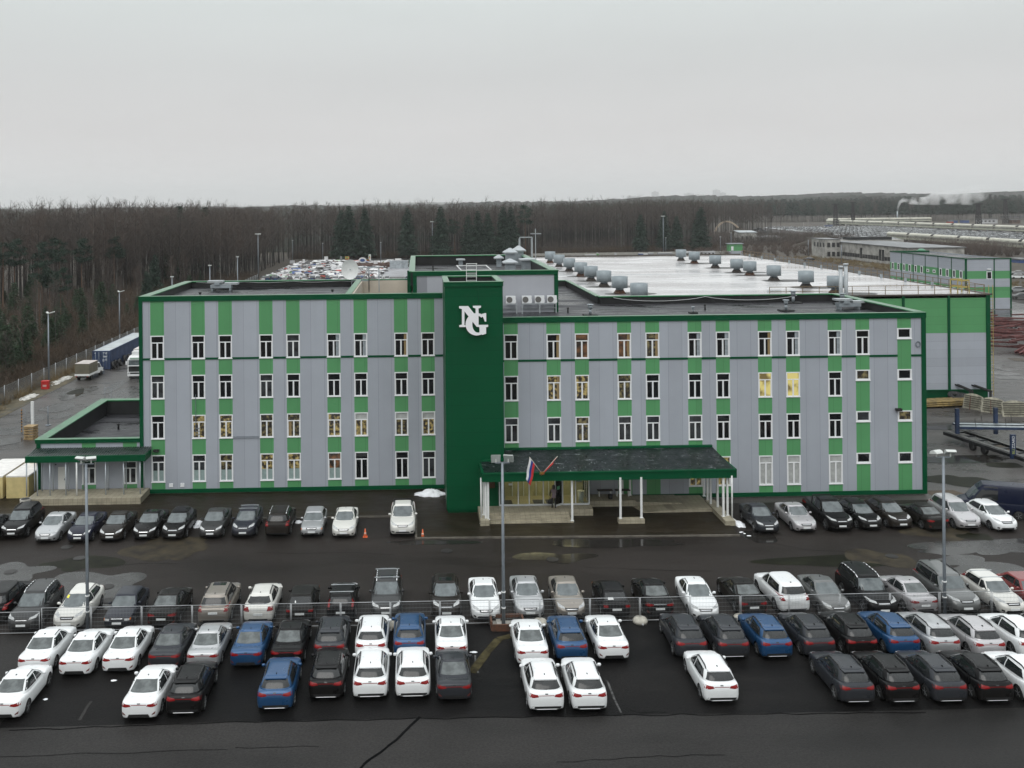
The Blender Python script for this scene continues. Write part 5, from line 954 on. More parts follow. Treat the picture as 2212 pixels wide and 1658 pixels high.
for kind, xy, col, face, ang, lab, op in [
    ('suv', z1(-70, 1190), 'black', 'R', 0, 'black car cut by the left edge behind the mesh fence', ()),
    ('suv', z1(165, 1262), 'dirty_grey', 'F', 0, 'dirty grey sport utility car with silver roof rails, nose to the fence', ('silver_rail', 'plate')),
    ('hatchback', z1(530, 1240), 'cream_white', 'F', 0, 'dirty white hatchback with a yellow sticker on its windscreen', ('plate', 'seam')),
    ('boxy', z1(938, 1232), 'slate', 'F', 0, 'dark blue boxy old hatchback with amber indicators, nose to the fence', ('plate', 'nofin')),
    (S_, z1(1295, 1222), 'dirty_black', 'R', -1, 'long black saloon with a white number plate, tail to the fence', ('plate', 'nostrip')),
    ('suv', z1(1712, 1205), 'beige', 'R', 0, 'silver beige sport utility car with a dark sunroof, tail to the fence', ('plate', 'rail', 'sunroof')),
    ('hatchback', z2(110, 1182), 'cream_white', 'R', 0, 'pale silver tall hatchback with black roof rails, tail to the fence', ('plate', 'rail')),
    ('boxy', z2(445, 1178), 'dirty_black', 'R', 0, 'black boxy hatchback with a white mark in its rear window', ('plate', 'nofin')),
    ('estate', z2(775, 1168), 'black', 'R', 0, 'black estate with two silver roof bars and tall red tail lamps', ('bars', 'plate')),
    ('suv', z2(1140, 1158), 'dirty_grey', 'F', 0, 'dark grey sport utility car with a silver roof rack and chrome grille', ('silver_rail', 'bars', 'plate', 'sunroof')),
    ('hatchback', z2(1630, 1150), 'brown_black', 'F', 0, 'black hatchback with a glass roof, between the grey rack car and a white one', ('plate', 'sunroof')),
    (S_, z2(1950, 1165), 'white', 'F', 0, 'white car left of the middle lamp post, nose to the fence', ('plate', 'seam', 'nostrip')),
    (S_, z3(517, 580), 'silver', 'F', 0, 'silver saloon right of the middle lamp post, nose to the fence', ('plate', 'seam', 'nostrip')),
    (S_, z3(812, 582), 'beige', 'F', 0, 'beige saloon between a silver saloon and a black one', ('plate', 'nostrip')),
    ('boxy', z3(1132, 575), 'black', 'R', 0, 'black boxy saloon with tall red lamps and a pale sheet in its rear window', ('plate', 'nofin')),
    (S_, z3(1440, 570), 'black', 'R', 0, 'black saloon with a chrome strip between its lamps, tail to the fence', ('plate', 'nostrip')),
    (S_, z3(1765, 588), 'white', 'F', -2, 'white saloon nose to the fence between two black saloons', ('plate', 'seam', 'nostrip')),
    (S_, z4(148, 950), 'dirty_black', 'R', 2, 'dirty black saloon left of a white sport utility car', ('plate', 'nostrip')),
    ('suv', z4(430, 938), 'white', 'R', 2, 'white sport utility car with red lamps, tail to the fence', ('plate',)),
    (S_, z4(725, 962), 'mid_grey', 'F', 0, 'grey saloon between a white and a big black sport utility car', ('plate', 'nostrip')),
    ('offroader', z4(1035, 962), 'black', 'F', 0, 'big black sport utility car with silver rails and chrome front', ('silver_rail', 'plate')),
    (S_, z4(1312, 938), 'lilac_silver', 'R', 3, 'silver saloon right of the big black sport utility car, tail to the fence', ('plate', 'nostrip')),
    ('offroader', z4(1600, 948), 'mid_grey', 'F', 0, 'grey boxy off-road car behind the right lamp post', ('plate', 'rail')),
    ('estate', z4(1918, 945), 'cream_white', 'F', 1, 'dirty silver old estate with black roof bars', ('bars', 'plate', 'nofin')),
    ('boxy', z4(2150, 930), 'red', 'F', 0, 'red car cut by the right edge behind the mesh fence', ('plate', 'nofin'))]:
    t = car(kind, xy, col, lab, FEN, face, ang, op)
    if 'sticker' in lab: decal(t, kind, 'sticker', [(.42, 1.27), (.56, 1.27)], [(.42, 1.36), (.53, 1.36)], 'front', mat('sticker_yellow', (.75, .68, .05), .5))
    if 'white mark' in lab: decal(t, kind, 'white_mark', [(-.32, 1.08), (-.24, 1.08)], [(-.31, 1.16), (-.27, 1.16)], 'rear', WPAINT)
    if 'pale sheet' in lab: decal(t, kind, 'paper_sheet', [(-.45, 1.04), (-.12, 1.04)], [(-.43, 1.12), (-.14, 1.12)], 'rear', WPAINT)
    if 'chrome strip' in lab: decal(t, kind, 'chrome_strip', [(-.36, .84), (.36, .84)], [(-.36, .885), (.36, .885)], 'rear', CHROME)
for kind, xy, col, face, ang, lab, op in [
    (S_, z1(-165, 560), 'black', 'F', 0, 'black car almost wholly beyond the left edge by the annex', ()),
    ('suv', z1(88, 512), 'black', 'F', 1, 'black tall car by the annex bin, leftmost of the row along the pavement', ('plate', 'rail')),
    (S_, z1(358, 540), 'silver', 'F', 0, 'silver saloon in front of the annex porch', ('plate', 'nostrip')),
    (S_, z1(622, 540), 'navy', 'F', 0, 'dark blue saloon just behind the left lamp post', ('plate', 'nostrip')),
    (S_, z1(880, 532), 'brown_black', 'F', 0, 'dark brown saloon between the dark blue saloon and a glossy black one', ('plate', 'nostrip')),
    (S_, z1(1152, 518), 'black', 'F', 0, 'glossy black saloon right behind the patch of drying mud', ('plate', 'sunroof', 'nostrip')),
    ('hatchback', z1(1385, 516), 'black', 'F', 0, 'black hatchback left of the small snow heap', ('plate',)),
    (S_, z1(1688, 505), 'dirty_grey', 'F', 0, 'dusty grey saloon right of the small snow heap', ('plate', 'nostrip')),
    ('hatchback', z1(1952, 498), 'slate', 'F', 0, 'dark grey tall hatchback with silver bars across its roof', ('plate', 'bars')),
    ('suv', z2(262, 495), 'brown_black', 'R', 0, 'dirty dark brown car showing its tail, in the pavement row', ('silver_rail',)),
    ('boxy', z2(540, 492), 'silver', 'F', 0, 'silver wedge nosed old hatchback in the pavement row', ('plate', 'nofin')),
    (S_, z2(798, 500), 'cream_white', 'F', 0, 'white saloon left of the first traffic cone', ('plate', 'seam', 'nostrip')),
    ('pickup', z2(1275, 490), 'cream_white', 'F', 0, 'white pickup between the two traffic cones', ('plate', 'rail', 'nofin')),
    (S_, z4(250, 392), 'grey', 'F', 0, 'dark grey saloon beside the ramp curb, first right of the canopy', ('plate', 'nostrip')),
    (S_, z4(505, 386), 'lilac_silver', 'F', 0, 'silver saloon between a dark grey saloon and the black pickup', ('plate', 'nostrip')),
    ('pickup', z4(748, 382), 'black', 'F', 0, 'black pickup with its nose to the lane, among dark cars right of the canopy', ('plate', 'rail', 'nofin')),
    ('hatchback', z4(955, 370), 'black', 'F', 2, 'black hatchback just right of the black pickup', ('plate',)),
    ('hatchback', z4(1160, 362), 'brown_black', 'F', 2, 'dark brown hatchback between a black hatchback and a low dark saloon', ('plate',)),
    (S_, z4(1405, 374), 'dirty_black', 'R', 6, 'low dark saloon showing its tail beside the right lamp post', ('nostrip', 'nofin')),
    ('suv', z4(1622, 372), 'lilac_silver', 'F', 0, 'grey beige tall car right of the lamp post near the building corner', ('plate',)),
    ('hatchback', z4(1872, 380), 'white', 'F', 0, 'white hatchback by the snow scrap near the blue van', ('plate',))]:
    car(kind, xy, col, lab, BAK, face, ang, op)
T_, _p = CARS['van'], None
t = car('van', (2240, 1112), 'van_navy', 'dark blue panel van at the right edge behind the white hatchback', 'vans', 'R', 68, (), cat='van', name='parked_van')
del t['group']
# number of cars beyond the yard are added with the background
b = MB(); b.box(-.1, .1, 0, .01, -.06, .06)
w = None
# ------------------------------------------------------------------ lamp posts, mesh fence, cones, snow, person
POLE = mat('lamp_pole_grey', (.20, .225, .25), .45, metal=.3, var=.12, scale=1.5); LENS = mat('lamp_lens', (.35, .38, .36), .15); HEADC = mat('lamp_housing', (.52, .54, .52), .4)
def lamp_post(x, y, h, heads, label, r=.10, group='floodlight posts round the car park'):
    t = empty('lamp_post', (x, y, 0), 0, label, 'lamp post', group)
    b = MB(); b.cyl((0, 0, .0), (0, 0, h), r, r * .72, n=12); b.cyl((0, 0, 0), (0, 0, .06), r * 2.1, n=12)
    for z in (1.05, 1.95): b.cyl((0, 0, z), (0, 0, z + .07), r * 1.22, n=12, m=1)
    b.build('pole', [POLE, WPAINT], t)
    b = MB(); b.bar((-.42, 0, h), (.42, 0, h), .06, .06); b.build('cross_arm', POLE, t)
    for (dx, rz, tilt) in heads:
        q = Matrix.Rotation(R(rz), 3, 'Z') @ Matrix.Rotation(R(tilt), 3, 'X'); b = MB(); c0 = Vector((dx, 0, h + .22))
        n = 8; pr = [(-.26 + .52 * i / n, .20 * math.sin(PI * i / n) ** .6) for i in range(n + 1)]
        V = [c0 + q @ Vector((s * .27, y_, z_)) for s in (-1, 1) for y_, z_ in pr]; k = n + 1
        b.add(V, [(i, i + 1, k + i + 1, k + i) for i in range(n)] + [tuple(range(k))[::-1], tuple(range(k, 2 * k))], 0, False)
        b.bar(c0 + Vector((0, 0, -.2)), c0, .06, .06); hd = b.build('lamp_head', HEADC, t)
        b = MB(); b.obox(c0 + q @ Vector((0, 0, -.012)), (.25, .24, .01), q); b.build('lens', LENS, hd)
    return t
lamp_post(-18.86, 55.65, 9.45, ((-.28, 160, 32), (.28, 195, 28)), 'tall grey floodlight post at the left, its lower end behind the mesh fence')
lamp_post(4.72, 55.0, 9.3, ((-.36, 0, -70), (.34, 165, 60)), 'tall grey floodlight post in the middle, standing on a concrete base')
lamp_post(30.2, 55.2, 9.15, ((-.4, 20, -12), (.42, 170, 30)), 'tall grey floodlight post on the right near the building corner')
t = empty('concrete_block', (4.85, 55.0, 0), 0, 'concrete block with a rusty steel frame at the foot of the middle lamp post', 'base'); b = MB(); b.box(-.75, .85, -.45, .45, .01, .16); b.box(-.55, -.3, -.35, .35, .161, .3); b.build('block', CONC, t)
b = MB(); b.box(-.85, .95, -.62, -.5, .01, .38); b.box(-.9, -.8, -.5, .5, .01, .5); b.box(.9, 1.0, -.5, .5, .01, .5); b.box(-.8, .9, .5, .58, .3, .5); b.build('frame', RUST, t)
FW_ = mat('fence_wire', (.20, .21, .22), .5, metal=.5); FP = mat('fence_tube', (.34, .35, .36), .4, metal=.3)
def fence_panel_mesh(wd, h=1.42):
    f = MB()
    for x in (0, wd): f.cyl((x, 0, 0), (x, 0, h), .022, n=7)
    for z in (.12, h - .01): f.cyl((0, 0, z), (wd, 0, z), .019, n=6)
    m = MB(); n = 34
    for i in range(1, n): x = wd * i / n; m.box(x - .0028, x + .0028, -.0028, .0028, .12, h)
    for z in (.35, .58, .82, 1.05, 1.27): m.box(0, wd, -.005, .005, z - .004, z + .004)
    return f, m
posts = [-24.2, -21.36, -18.58, -15.74, -12.9, -10.12, -7.33, -4.52, -1.7, 1.11, 3.94, 6.8, 9.67, 12.53, 15.42, 18.31, 21.11, 24.05, 26.95, 29.82, 32.85, 35.7, 38.5]
fnames = ['at the left edge, set a little forward', 'in front of the white hatchback with the sticker', 'in front of the dark blue boxy hatchback', 'in front of the long black saloon', 'in front of the silver beige car', 'in front of the pale tall hatchback', 'in front of the black boxy hatchback', 'in front of the black estate with roof bars', 'in front of the grey car with the roof rack', 'in front of the black glass roofed hatchback', 'just left of the middle lamp post, before the white car', 'just right of the middle lamp post, before the silver saloon', 'in front of the beige saloon', 'in front of the black boxy saloon', 'in front of the black saloon with the chrome strip', 'in front of the white saloon among black ones', 'in front of the white sport utility car', 'in front of the grey saloon', 'in front of the big black sport utility car', 'in front of the silver saloon beside the right lamp post', 'in front of the grey off-road car', 'in front of the dirty silver estate']
for i in range(len(posts) - 1):
    y = 55.2 if i == 0 else 55.42 - .02 * i; wd = posts[i + 1] - posts[i] - .06
    f, m = fence_panel_mesh(wd, 1.3 if i == 0 else 1.42); t = empty('mesh_fence', (posts[i] + .03, y, .02), 0, 'galvanised mesh fence panel ' + fnames[i], 'fence', 'temporary mesh fence panels')
    f.build('frame', FP, t); m.build('wire_mesh', FW_, t)
for k, (x, lb) in enumerate(((-12.88, 'beside the silver saloon of the lot'), (-1.7, 'beside the white crossover and the blue one'), (6.8, 'right of the middle lamp post'), (12.53, 'at the wide empty bays'), (18.31, 'left of the blue crossover by the fence'))):
    t = empty('concrete_weight', (x, 55.15, 0.02), 0, 'pale rounded concrete fence foot ' + lb, 'fence foot', 'concrete feet of the mesh fence')
    MB().lathe((0, 0, 0), [(.42, 0), (.43, .12), (.34, .27), (.1, .34)], 14).build('block', mat('pale_concrete', (.40, .38, .33), .8, var=.2, scale=4) if 'pale_concrete' not in MATS else MATS['pale_concrete'], t)
    b = MB(); b.bar((0, -.1, 0.2), (.05, -.55, .05), .05, .05); b.build('clamp', FP, t)
CO = mat('cone_orange', (.72, .16, .06), .6, var=.1, scale=5); CW = mat('cone_band', (.68, .42, .34), .5)
for x, y, lb in ((-3.93, 70.3, 'orange traffic cone right of the white saloon'), (.22, 69.95, 'orange traffic cone at the kerb corner right of the white pickup')):
    t = empty('traffic_cone', (x, y, .014), 0, lb, 'traffic cone', 'orange traffic cones'); t.scale = (.68, .68, .68); b = MB(); b.box(-.24, .24, -.24, .24, 0, .05); b.build('base', CO, t)
    MB().lathe((0, 0, .05), [(.19, 0), (.13, .3), (.1, .45), (.045, .82), (.03, .84)], 14).build('cone', CO, t); MB().lathe((0, 0, .05), [(.138, .28), (.105, .44)], 14).build('band', CW, t)
def heap(name, c, rx, ry, h, seed, m, label, cat, n=18):
    r = random.Random(seed); b = MB(); N = 22; rows = 7
    for j in range(rows + 1):
        for i in range(N): t = 2 * PI * i / N; q = 1 - (j / rows) ** 1.3; k = 1 + r.uniform(-.22, .22); b.v.append((rx * q * k * math.cos(t), ry * q * k * math.sin(t), h * (1 - q ** 1.6) * (1 + r.uniform(-.25, .25)) if j else -.02))
    for j in range(rows):
        for i in range(N): b.f.append([j * N + i, j * N + (i + 1) % N, (j + 1) * N + (i + 1) % N, (j + 1) * N + i]); b.m.append(0); b.sm.append(True)
    return tag(b.build(name, m, loc=c), label, cat)
heap('snow_pile', (1.0, 80.0, .1), 1.35, .7, .42, 1, SNOW, 'white lumpy snow pile against the left side of the tower', 'snow pile')
c = G(*z1(1598, 415)); heap('snow_pile', (c.x, c.y, 0.0), .42, .75, .3, 2, SNOW, 'small snow heap between a black hatchback and a grey saloon', 'snow pile')
c = G(*z2(435, 392)); heap('snow_pile', (c.x, c.y, 0.0), .32, .35, .12, 3, SNOW, 'thin snow scrap beside the silver wedge nosed hatchback', 'snow pile')
c = G(*z4(1755, 352)); heap('snow_pile', (c.x, c.y, 0.0), .5, 1.0, .16, 4, SNOW, 'flat snow scrap left of the white hatchback', 'snow pile')
c = G(*z4(12, 340)); heap('snow_pile', (c.x + .25, c.y - .2, 0.0), .45, .8, .2, 5, SNOW, 'dirty snow heap at the end of the ramp curb', 'snow pile')
for k, xy in enumerate((z4(80, 410), z4(60, 400), z4(110, 425), z5(300, 785), z5(748, 662), z2(1845, 1440))):
    c = G(*xy); heap('snow_scrap', (c.x, c.y, 0.0), .14 + .05 * (k % 3), .12, .05, k + 9, SNOW, ('melting snow crumb on the asphalt by the ramp', 'melting snow crumb on the asphalt by the ramp', 'melting snow crumb on the asphalt by the ramp', 'white scrap on the black asphalt by the left saloon', 'white scrap on the black asphalt before the third white saloon', 'white scrap beside the faded white line')[k], 'snow')['group'] = 'melting snow crumbs'
c = G(*z1(560, 1025)); 
# person at the open door, back to us, bag in hand
def person(loc):
    J = {'pel': (0, 0, .95), 'wst': (0, .01, 1.12), 'chs': (0, .02, 1.34), 'nk': (0, .03, 1.48), 'hd0': (0, .06, 1.56), 'hd1': (0, .08, 1.68), 'hd2': (0, .06, 1.78),
         'lh': (-.10, 0, .90), 'lk': (-.11, .03, .50), 'la': (-.12, -.02, .09), 'lf': (-.14, .14, .04), 'rh': (.10, 0, .90), 'rk': (.12, .02, .50), 'ra': (.13, -.05, .09), 'rf': (.15, .11, .04),
         'ls': (-.19, .02, 1.41), 'le': (-.27, .04, 1.14), 'lw': (-.25, .14, .90), 'lm': (-.25, .17, .83), 'rs': (.19, .02, 1.41), 're': (.28, .12, 1.20), 'rw': (.30, .34, 1.12), 'rm': (.30, .41, 1.12)}
    rad = dict(pel=.155, wst=.135, chs=.165, nk=.058, hd0=.075, hd1=.10, hd2=.07, lh=.095, lk=.062, la=.045, lf=.04, rh=.095, rk=.062, ra=.045, rf=.04, ls=.075, le=.052, lw=.034, lm=.036, rs=.075, re=.052, rw=.034, rm=.036)
    E_ = [('pel', 'wst'), ('wst', 'chs'), ('chs', 'nk'), ('nk', 'hd0'), ('hd0', 'hd1'), ('hd1', 'hd2'), ('pel', 'lh'), ('lh', 'lk'), ('lk', 'la'), ('la', 'lf'), ('pel', 'rh'), ('rh', 'rk'), ('rk', 'ra'), ('ra', 'rf'), ('chs', 'ls'), ('ls', 'le'), ('le', 'lw'), ('lw', 'lm'), ('chs', 'rs'), ('rs', 're'), ('re', 'rw'), ('rw', 'rm')]
    for s, b0, dx in (('l', 'lm', (0, .25, -1)), ('r', 'rm', (0, 1, -.2))):
        d = Vector(dx).normalized()
        for q in range(5):
            o = Vector(((q - 2) * .018, 0, 0)) if q else Vector(((-.04 if s == 'r' else .04), 0, 0)); L = (.05, .075, .085, .08, .06)[q]
            a = Vector(J[b0]) + o + d * .03; J[f'{s}f{q}'] = tuple(a); J[f'{s}g{q}'] = tuple(a + d * L + Vector((0, .02, 0))); rad[f'{s}f{q}'] = .010; rad[f'{s}g{q}'] = .008; E_ += [(b0, f'{s}f{q}'), (f'{s}f{q}', f'{s}g{q}')]
    ks = list(J); me = bpy.data.meshes.new('person'); me.from_pydata([J[k] for k in ks], [(ks.index(a), ks.index(c)) for a, c in E_], []); ob = bpy.data.objects.new('tmp', me); COL.objects.link(ob)
    ob.modifiers.new('s', 'SKIN'); sv = me.skin_vertices[0].data
    for i, k in enumerate(ks): sv[i].radius = (rad[k], rad[k] * (.72 if k in ('pel', 'wst', 'chs') else 1)); sv[i].use_root = k == 'pel'
    ss = ob.modifiers.new('u', 'SUBSURF'); ss.levels = 2
    m = bpy.data.meshes.new_from_object(ob.evaluated_get(bpy.context.evaluated_depsgraph_get())); bpy.data.objects.remove(ob)
    JK, SL, TR, SK, HR = mat('mauve_jacket', (.17, .13, .15), .8, var=.15, scale=8), mat('black_sleeve', (.02, .018, .02), .8), mat('black_trousers', (.012, .012, .014), .8), mat('skin', (.42, .26, .19), .5), mat('dark_hair', (.02, .013, .01), .5)
    m.materials.clear()
    for x in (JK, SL, TR, SK, HR): m.materials.append(x)
    for p in m.polygons:
        c = p.center; p.use_smooth = True
        if c.z > 1.5: i = 3 if (c.y > .09 and c.z < 1.70) or c.z < 1.54 else 4
        elif abs(c.x) > .2 and c.z > .78: i = 3 if (c.z < .88 and c.x < 0) or (c.y > .36) else 1
        else: i = 0 if c.z > .84 else 2
        p.material_index = i
    t = put('person', m, None, loc, R(-4)); tag(t, 'person in a mauve jacket and black trousers walking in at the lobby door', 'person')
    b = MB(); b.lathe((0, 0, 0), [(.06, 1.44), (.115, 1.5), (.125, 1.6), (.12, 1.72), (.08, 1.80), (.02, 1.82)], 14); b.v = [(x * .95, y * 1.0 + .045, z) for x, y, z in b.v]; b.build('hair', HR, t)
    return t
person((10.28, 74.15, .6))
b = MB(); b.lathe((0, 0, 0), [(.05, 0), (.17, .02), (.18, .2), (.14, .34), (.05, .37)], 12); b.v = [(x * 1.1, y * .55, z) for x, y, z in b.v]; b.bar((-.1, 0, .34), (0, 0, .5), .02, .02); b.bar((.1, 0, .34), (0, 0, .5), .02, .02)
tag(b.build('bag', BLACK, loc=(10.02, 74.3, .92)), 'dark bag carried by the person at the door', 'bag')
# ---- left yard
def road_container():
    c = empty('shipping_container', (-46.8, 155.2, 0), R(0), 'long dark blue shipping container with a pale wet roof, tyres leaning on its side', 'container')
    L, w, h = 20.5, 2.44, 2.75; BL = mat('container_blue', (.024, .044, .10), .5, var=.25, scale=1.2); CT = mat('container_roof', (.36, .39, .40), .35, var=.2, scale=.6)
    b = MB(); n = 60
    for s in (-1, 1):
        for i in range(n):
            y0 = -L / 2 + L * i / n; y1 = y0 + L / n; d = .03 if i % 2 else 0; x = s * (w / 2 - d)
            b.add([(x, y0, .15), (x, y1, .15), (x, y1, h - .1), (x, y0, h - .1)], [(0, 1, 2, 3) if s > 0 else (3, 2, 1, 0)])
            b.add([(s * (w / 2), y1, .15), (s * (w / 2 - .03), y1, .15), (s * (w / 2 - .03), y1, h - .1), (s * (w / 2), y1, h - .1)], [(0, 1, 2, 3)])
    b.box(-w / 2 + .05, w / 2 - .05, L / 2 - .1, L / 2, .1, h - .05); b.build('side_wall', BL, c)
    b = MB()
    for s in (-1, 1): b.box(s * w / 2 - .08, s * w / 2 + .08, -L / 2, -L / 2 + .16, .05, h); b.box(s * w / 2 - .08, s * w / 2 + .08, L / 2 - .16, L / 2, .05, h); b.box(s * w / 2 - .06, s * w / 2 + .06, -L / 2 + .16, L / 2 - .16, .05, .18); b.box(s * w / 2 - .06, s * w / 2 + .06, -L / 2 + .16, L / 2 - .16, h - .12, h)
    b.box(-w / 2 + .08, w / 2 - .08, -L / 2, -L / 2 + .16, .05, .2); b.box(-w / 2 + .08, w / 2 - .08, -L / 2, -L / 2 + .16, h - .14, h); b.build('frame', BL, c)
    b = MB(); b.box(-w / 2 + .07, w / 2 - .07, -L / 2 + .17, L / 2 - .17, h - .06, h - .01); b.build('roof', CT, c)
    for s in (-1, 1):
        b = MB(); x0, x1 = (-1.13, -.02) if s < 0 else (.02, 1.13); b.box(x0, x1, -L / 2 + .05, -L / 2 + .12, .21, h - .15)
        for z in (.5, 1.1, 1.7, 2.2): b.box(x0 + .05, x1 - .05, -L / 2 + .03, -L / 2 + .05, z, z + .3)
        d = b.build('door', BL, c); b = MB()
        for x in (x0 + .3, x1 - .3): b.cyl((x, -L / 2 + .01, .2), (x, -L / 2 + .01, h - .15), .025, n=6)
        b.build('lock_rod', GALV, d)
    b = MB(); WM = mat('container_marking', (.6, .62, .65), .6); x = -1.02
    for (u, v, ww, hh) in ((-.95, 1.02, .06, .26), (-.95, 1.02, .16, .05), (-.83, 1.02, .05, .3)): pass
    y = -L / 2 + .02
    def dig(strokes, ox, oz, s):
        for (a0, c0, a1, c1) in strokes: b.box(ox + min(a0, a1) * s - .022, ox + max(a0, a1) * s + .022, y - .004, y, oz + min(c0, c1) * s - .022, oz + max(c0, c1) * s + .022)
    four = [(0, .5, 0, 1), (0, .5, .55, .5), (.4, 0, .4, 1)]; five = [(0, 1, .5, 1), (0, .5, 0, 1), (0, .5, .5, .5), (.5, 0, .5, .5), (0, 0, .5, 0)]
    dig(four, -1.0, 1.05, .3); dig(five, -.74, 1.05, .3)
    for k, (u, v, ww) in enumerate(((.25, 2.42, .3), (.62, 2.42, .28), (.62, 2.28, .2), (.28, 1.92, .62), (.38, 1.8, .42), (.2, 1.42, .28), (.2, 1.3, .28), (.2, 1.18, .24), (.62, 1.3, .05), (.72, 1.3, .05), (.82, 1.25, .05))): b.box(u, u + ww, y - .004, y, v, v + (.07 if k < 8 else .3))
    b.box(-.95, -.8, y - .004, y, 2.36, 2.46); b.build('lettering', WM, c)
road_container()
for k, (x, y, rz, tl) in enumerate(((-45.2, 145.6, 8, 15), (-44.95, 148.0, 4, 18), (-45.0, 150.6, 10, 14), (-44.9, 152.6, -6, 20), (-45.3, 151.6, 5, 10), (-45.25, 147.0, -4, 12))):
    b = MB(); b.lathe((0, 0, 0), [(.30, -.15), (.52, -.16), (.56, -.09), (.56, .09), (.52, .16), (.30, .15), (.30, -.15)], 22); q = Matrix.Rotation(R(rz), 3, 'Z') @ Matrix.Rotation(R(-tl), 3, 'Y') @ Matrix.Rotation(PI / 2, 3, 'Y'); b.v = [tuple(q @ Vector(v)) for v in b.v]
    b.f = b.f[:-2]; b.m = b.m[:-2]; b.sm = b.sm[:-2]
    tag(b.build('tyre', BLACK, loc=(x, y, .56)), ('black lorry tyre leaning on the blue container, nearest its doors', 'black lorry tyre leaning on the container, third along', 'black lorry tyre leaning on the container, fourth along', 'black lorry tyre leaning on the container, farthest from the doors', 'black lorry tyre half hidden behind the far pair on the container', 'black lorry tyre half hidden behind the nearest one on the container')[k], 'tyre', 'tyres leaning on the blue container')
BT = empty('box_lorry', (-46.4, 135.6, 0), R(-3), 'small white lorry with a brownish grey canvas body seen from behind', 'lorry'); CV = mat('canvas_khaki', (.115, .105, .075), .75, var=.15, scale=1); CVR = mat('canvas_top', (.42, .38, .36), .6, var=.15, scale=1)
b = MB(); b.box(-1.0, 1.0, 0, 3.1, .95, 2.35); b.build('canvas_body', CV, BT); b = MB(); b.box(-1.02, 1.02, -.02, 3.12, 2.352, 2.39); b.build('canvas_top', CVR, BT)
b = MB(); b.box(-1.02, 1.02, -.05, 3.1, .68, .948); b.build('tailboard', WPAINT, BT); b = MB(); b.box(-.4, .4, .1, 4.9, .45, .67); b.box(-.95, .95, .15, .25, .42, .6); b.build('chassis', BLACK, BT)
b = MB(); v = [(-.95, 3.25, .5), (.95, 3.25, .5), (.95, 5.3, .5), (-.95, 5.3, .5), (-.93, 3.25, 1.2), (.93, 3.25, 1.2), (.93, 5.3, 1.0), (-.93, 5.3, 1.0), (-.8, 3.3, 1.95), (.8, 3.3, 1.95), (.8, 4.2, 1.95), (-.8, 4.2, 1.95), (.9, 4.8, 1.15), (-.9, 4.8, 1.15)]
b.add(v, [(0, 1, 5, 4), (1, 2, 6, 12, 5), (3, 0, 4, 13, 7), (2, 3, 7, 6), (4, 5, 9, 8), (5, 12, 10, 9), (13, 4, 8, 11), (12, 13, 11, 10), (8, 9, 10, 11), (6, 7, 13, 12)]); cb = b.build('cab', WPAINT, BT)
b = MB(); b.add([(.925, 3.5, 1.25), (.905, 4.6, 1.22), (.815, 4.15, 1.85), (.825, 3.5, 1.85)], [(0, 1, 2, 3)]); b.add([(x + .006, y, z) for x, y, z in b.v[:4]], [(0, 1, 2, 3)]); b.build('side_window', GLASS, cb)
b = MB(); b.box(-.9, -.65, -.07, -.052, .55, .66); b.box(.65, .9, -.07, -.052, .55, .66); b.build('tail_lamp', REDL, BT)
for x in (-.85, .85):
    for y in (1.0, 4.4): b = MB(); b.cyl((x - .13, y, .36), (x + .13, y, .36), .36, n=16); b.build('wheel', BLACK, BT)
TL = empty('tractor_lorry', (-39.2, 136.4, 0), 0, 'white articulated lorry facing us with its front flap open', 'lorry'); LW_ = mat('lorry_white', (.66, .67, .67), .35, coat=.3, var=.05, scale=2)
b = MB(); b.box(-1.22, 1.22, .05, 2.2, .55, 2.75)
v = [(-1.2, .05, 2.75), (1.2, .05, 2.75), (1.2, 2.2, 2.75), (-1.2, 2.2, 2.75), (-1.05, .45, 3.2), (1.05, .45, 3.2), (1.1, 2.2, 3.2), (-1.1, 2.2, 3.2)]; b.add(v, [(0, 1, 5, 4), (1, 2, 6, 5), (2, 3, 7, 6), (3, 0, 4, 7), (4, 5, 6, 7)])
b.box(-.8, .8, .7, 2.0, 3.2, 3.75); cab = b.build('cab', LW_, TL)
b = MB(); b.add([(-1.1, .03, 1.95), (1.1, .03, 1.95), (1.05, .04, 2.65), (-1.05, .04, 2.65), (-1.1, .05, 1.95), (1.1, .05, 1.95), (1.05, .05, 2.65), (-1.05, .05, 2.65)], [(0, 1, 2, 3), (0, 4, 5, 1), (3, 2, 6, 7)]); b.build('windscreen', GLASSW, cab)
b = MB(); b.box(-1.05, 1.05, -.02, .045, 1.05, 1.85); b.build('engine_opening', BLACK, cab); b = MB(); b.box(-1.1, 1.1, -.35, .02, 1.86, 1.93); b.build('front_flap', LW_, cab)
b = MB(); b.box(-1.22, 1.22, -.06, .045, .45, .72); b.box(-1.22, 1.22, -.05, .04, .95, 1.04); b.box(-1.22, -.85, -.05, .04, .721, .949); b.box(.85, 1.22, -.05, .04, .721, .949); b.build('bumper', LW_, TL); b = MB(); b.box(-.85, .85, -.02, .03, .73, .94); b.box(-1.0, 1.0, -.02, .04, .2, .44); b.build('grille', BLACK, TL)
for x in (-1.18, .93): b = MB(); b.box(x, x + .25, -.075, -.051, .75, .93); b.build('head_lamp', HEADL, TL)
for s in (-1, 1): b = MB(); b.box(s * 1.4 - .09, s * 1.4 + .09, .05, .18, 2.0, 2.5); b.bar((s * 1.22, .2, 2.5), (s * 1.4, .12, 2.45), .05, .05); b.build('wing_mirror', LW_, TL)
b = MB(); b.box(-.9, .9, .0, .049, 2.76, 3.0); b.build('headboard', mat('headboard_green', (.28, .38, .32), .4), cab); b = MB(); b.box(-1.25, 1.25, 3.0, 15.5, 1.1, 3.75); b.build('trailer_body', mat('trailer_tilt', (.50, .47, .45), .6, var=.1, scale=.5), TL)
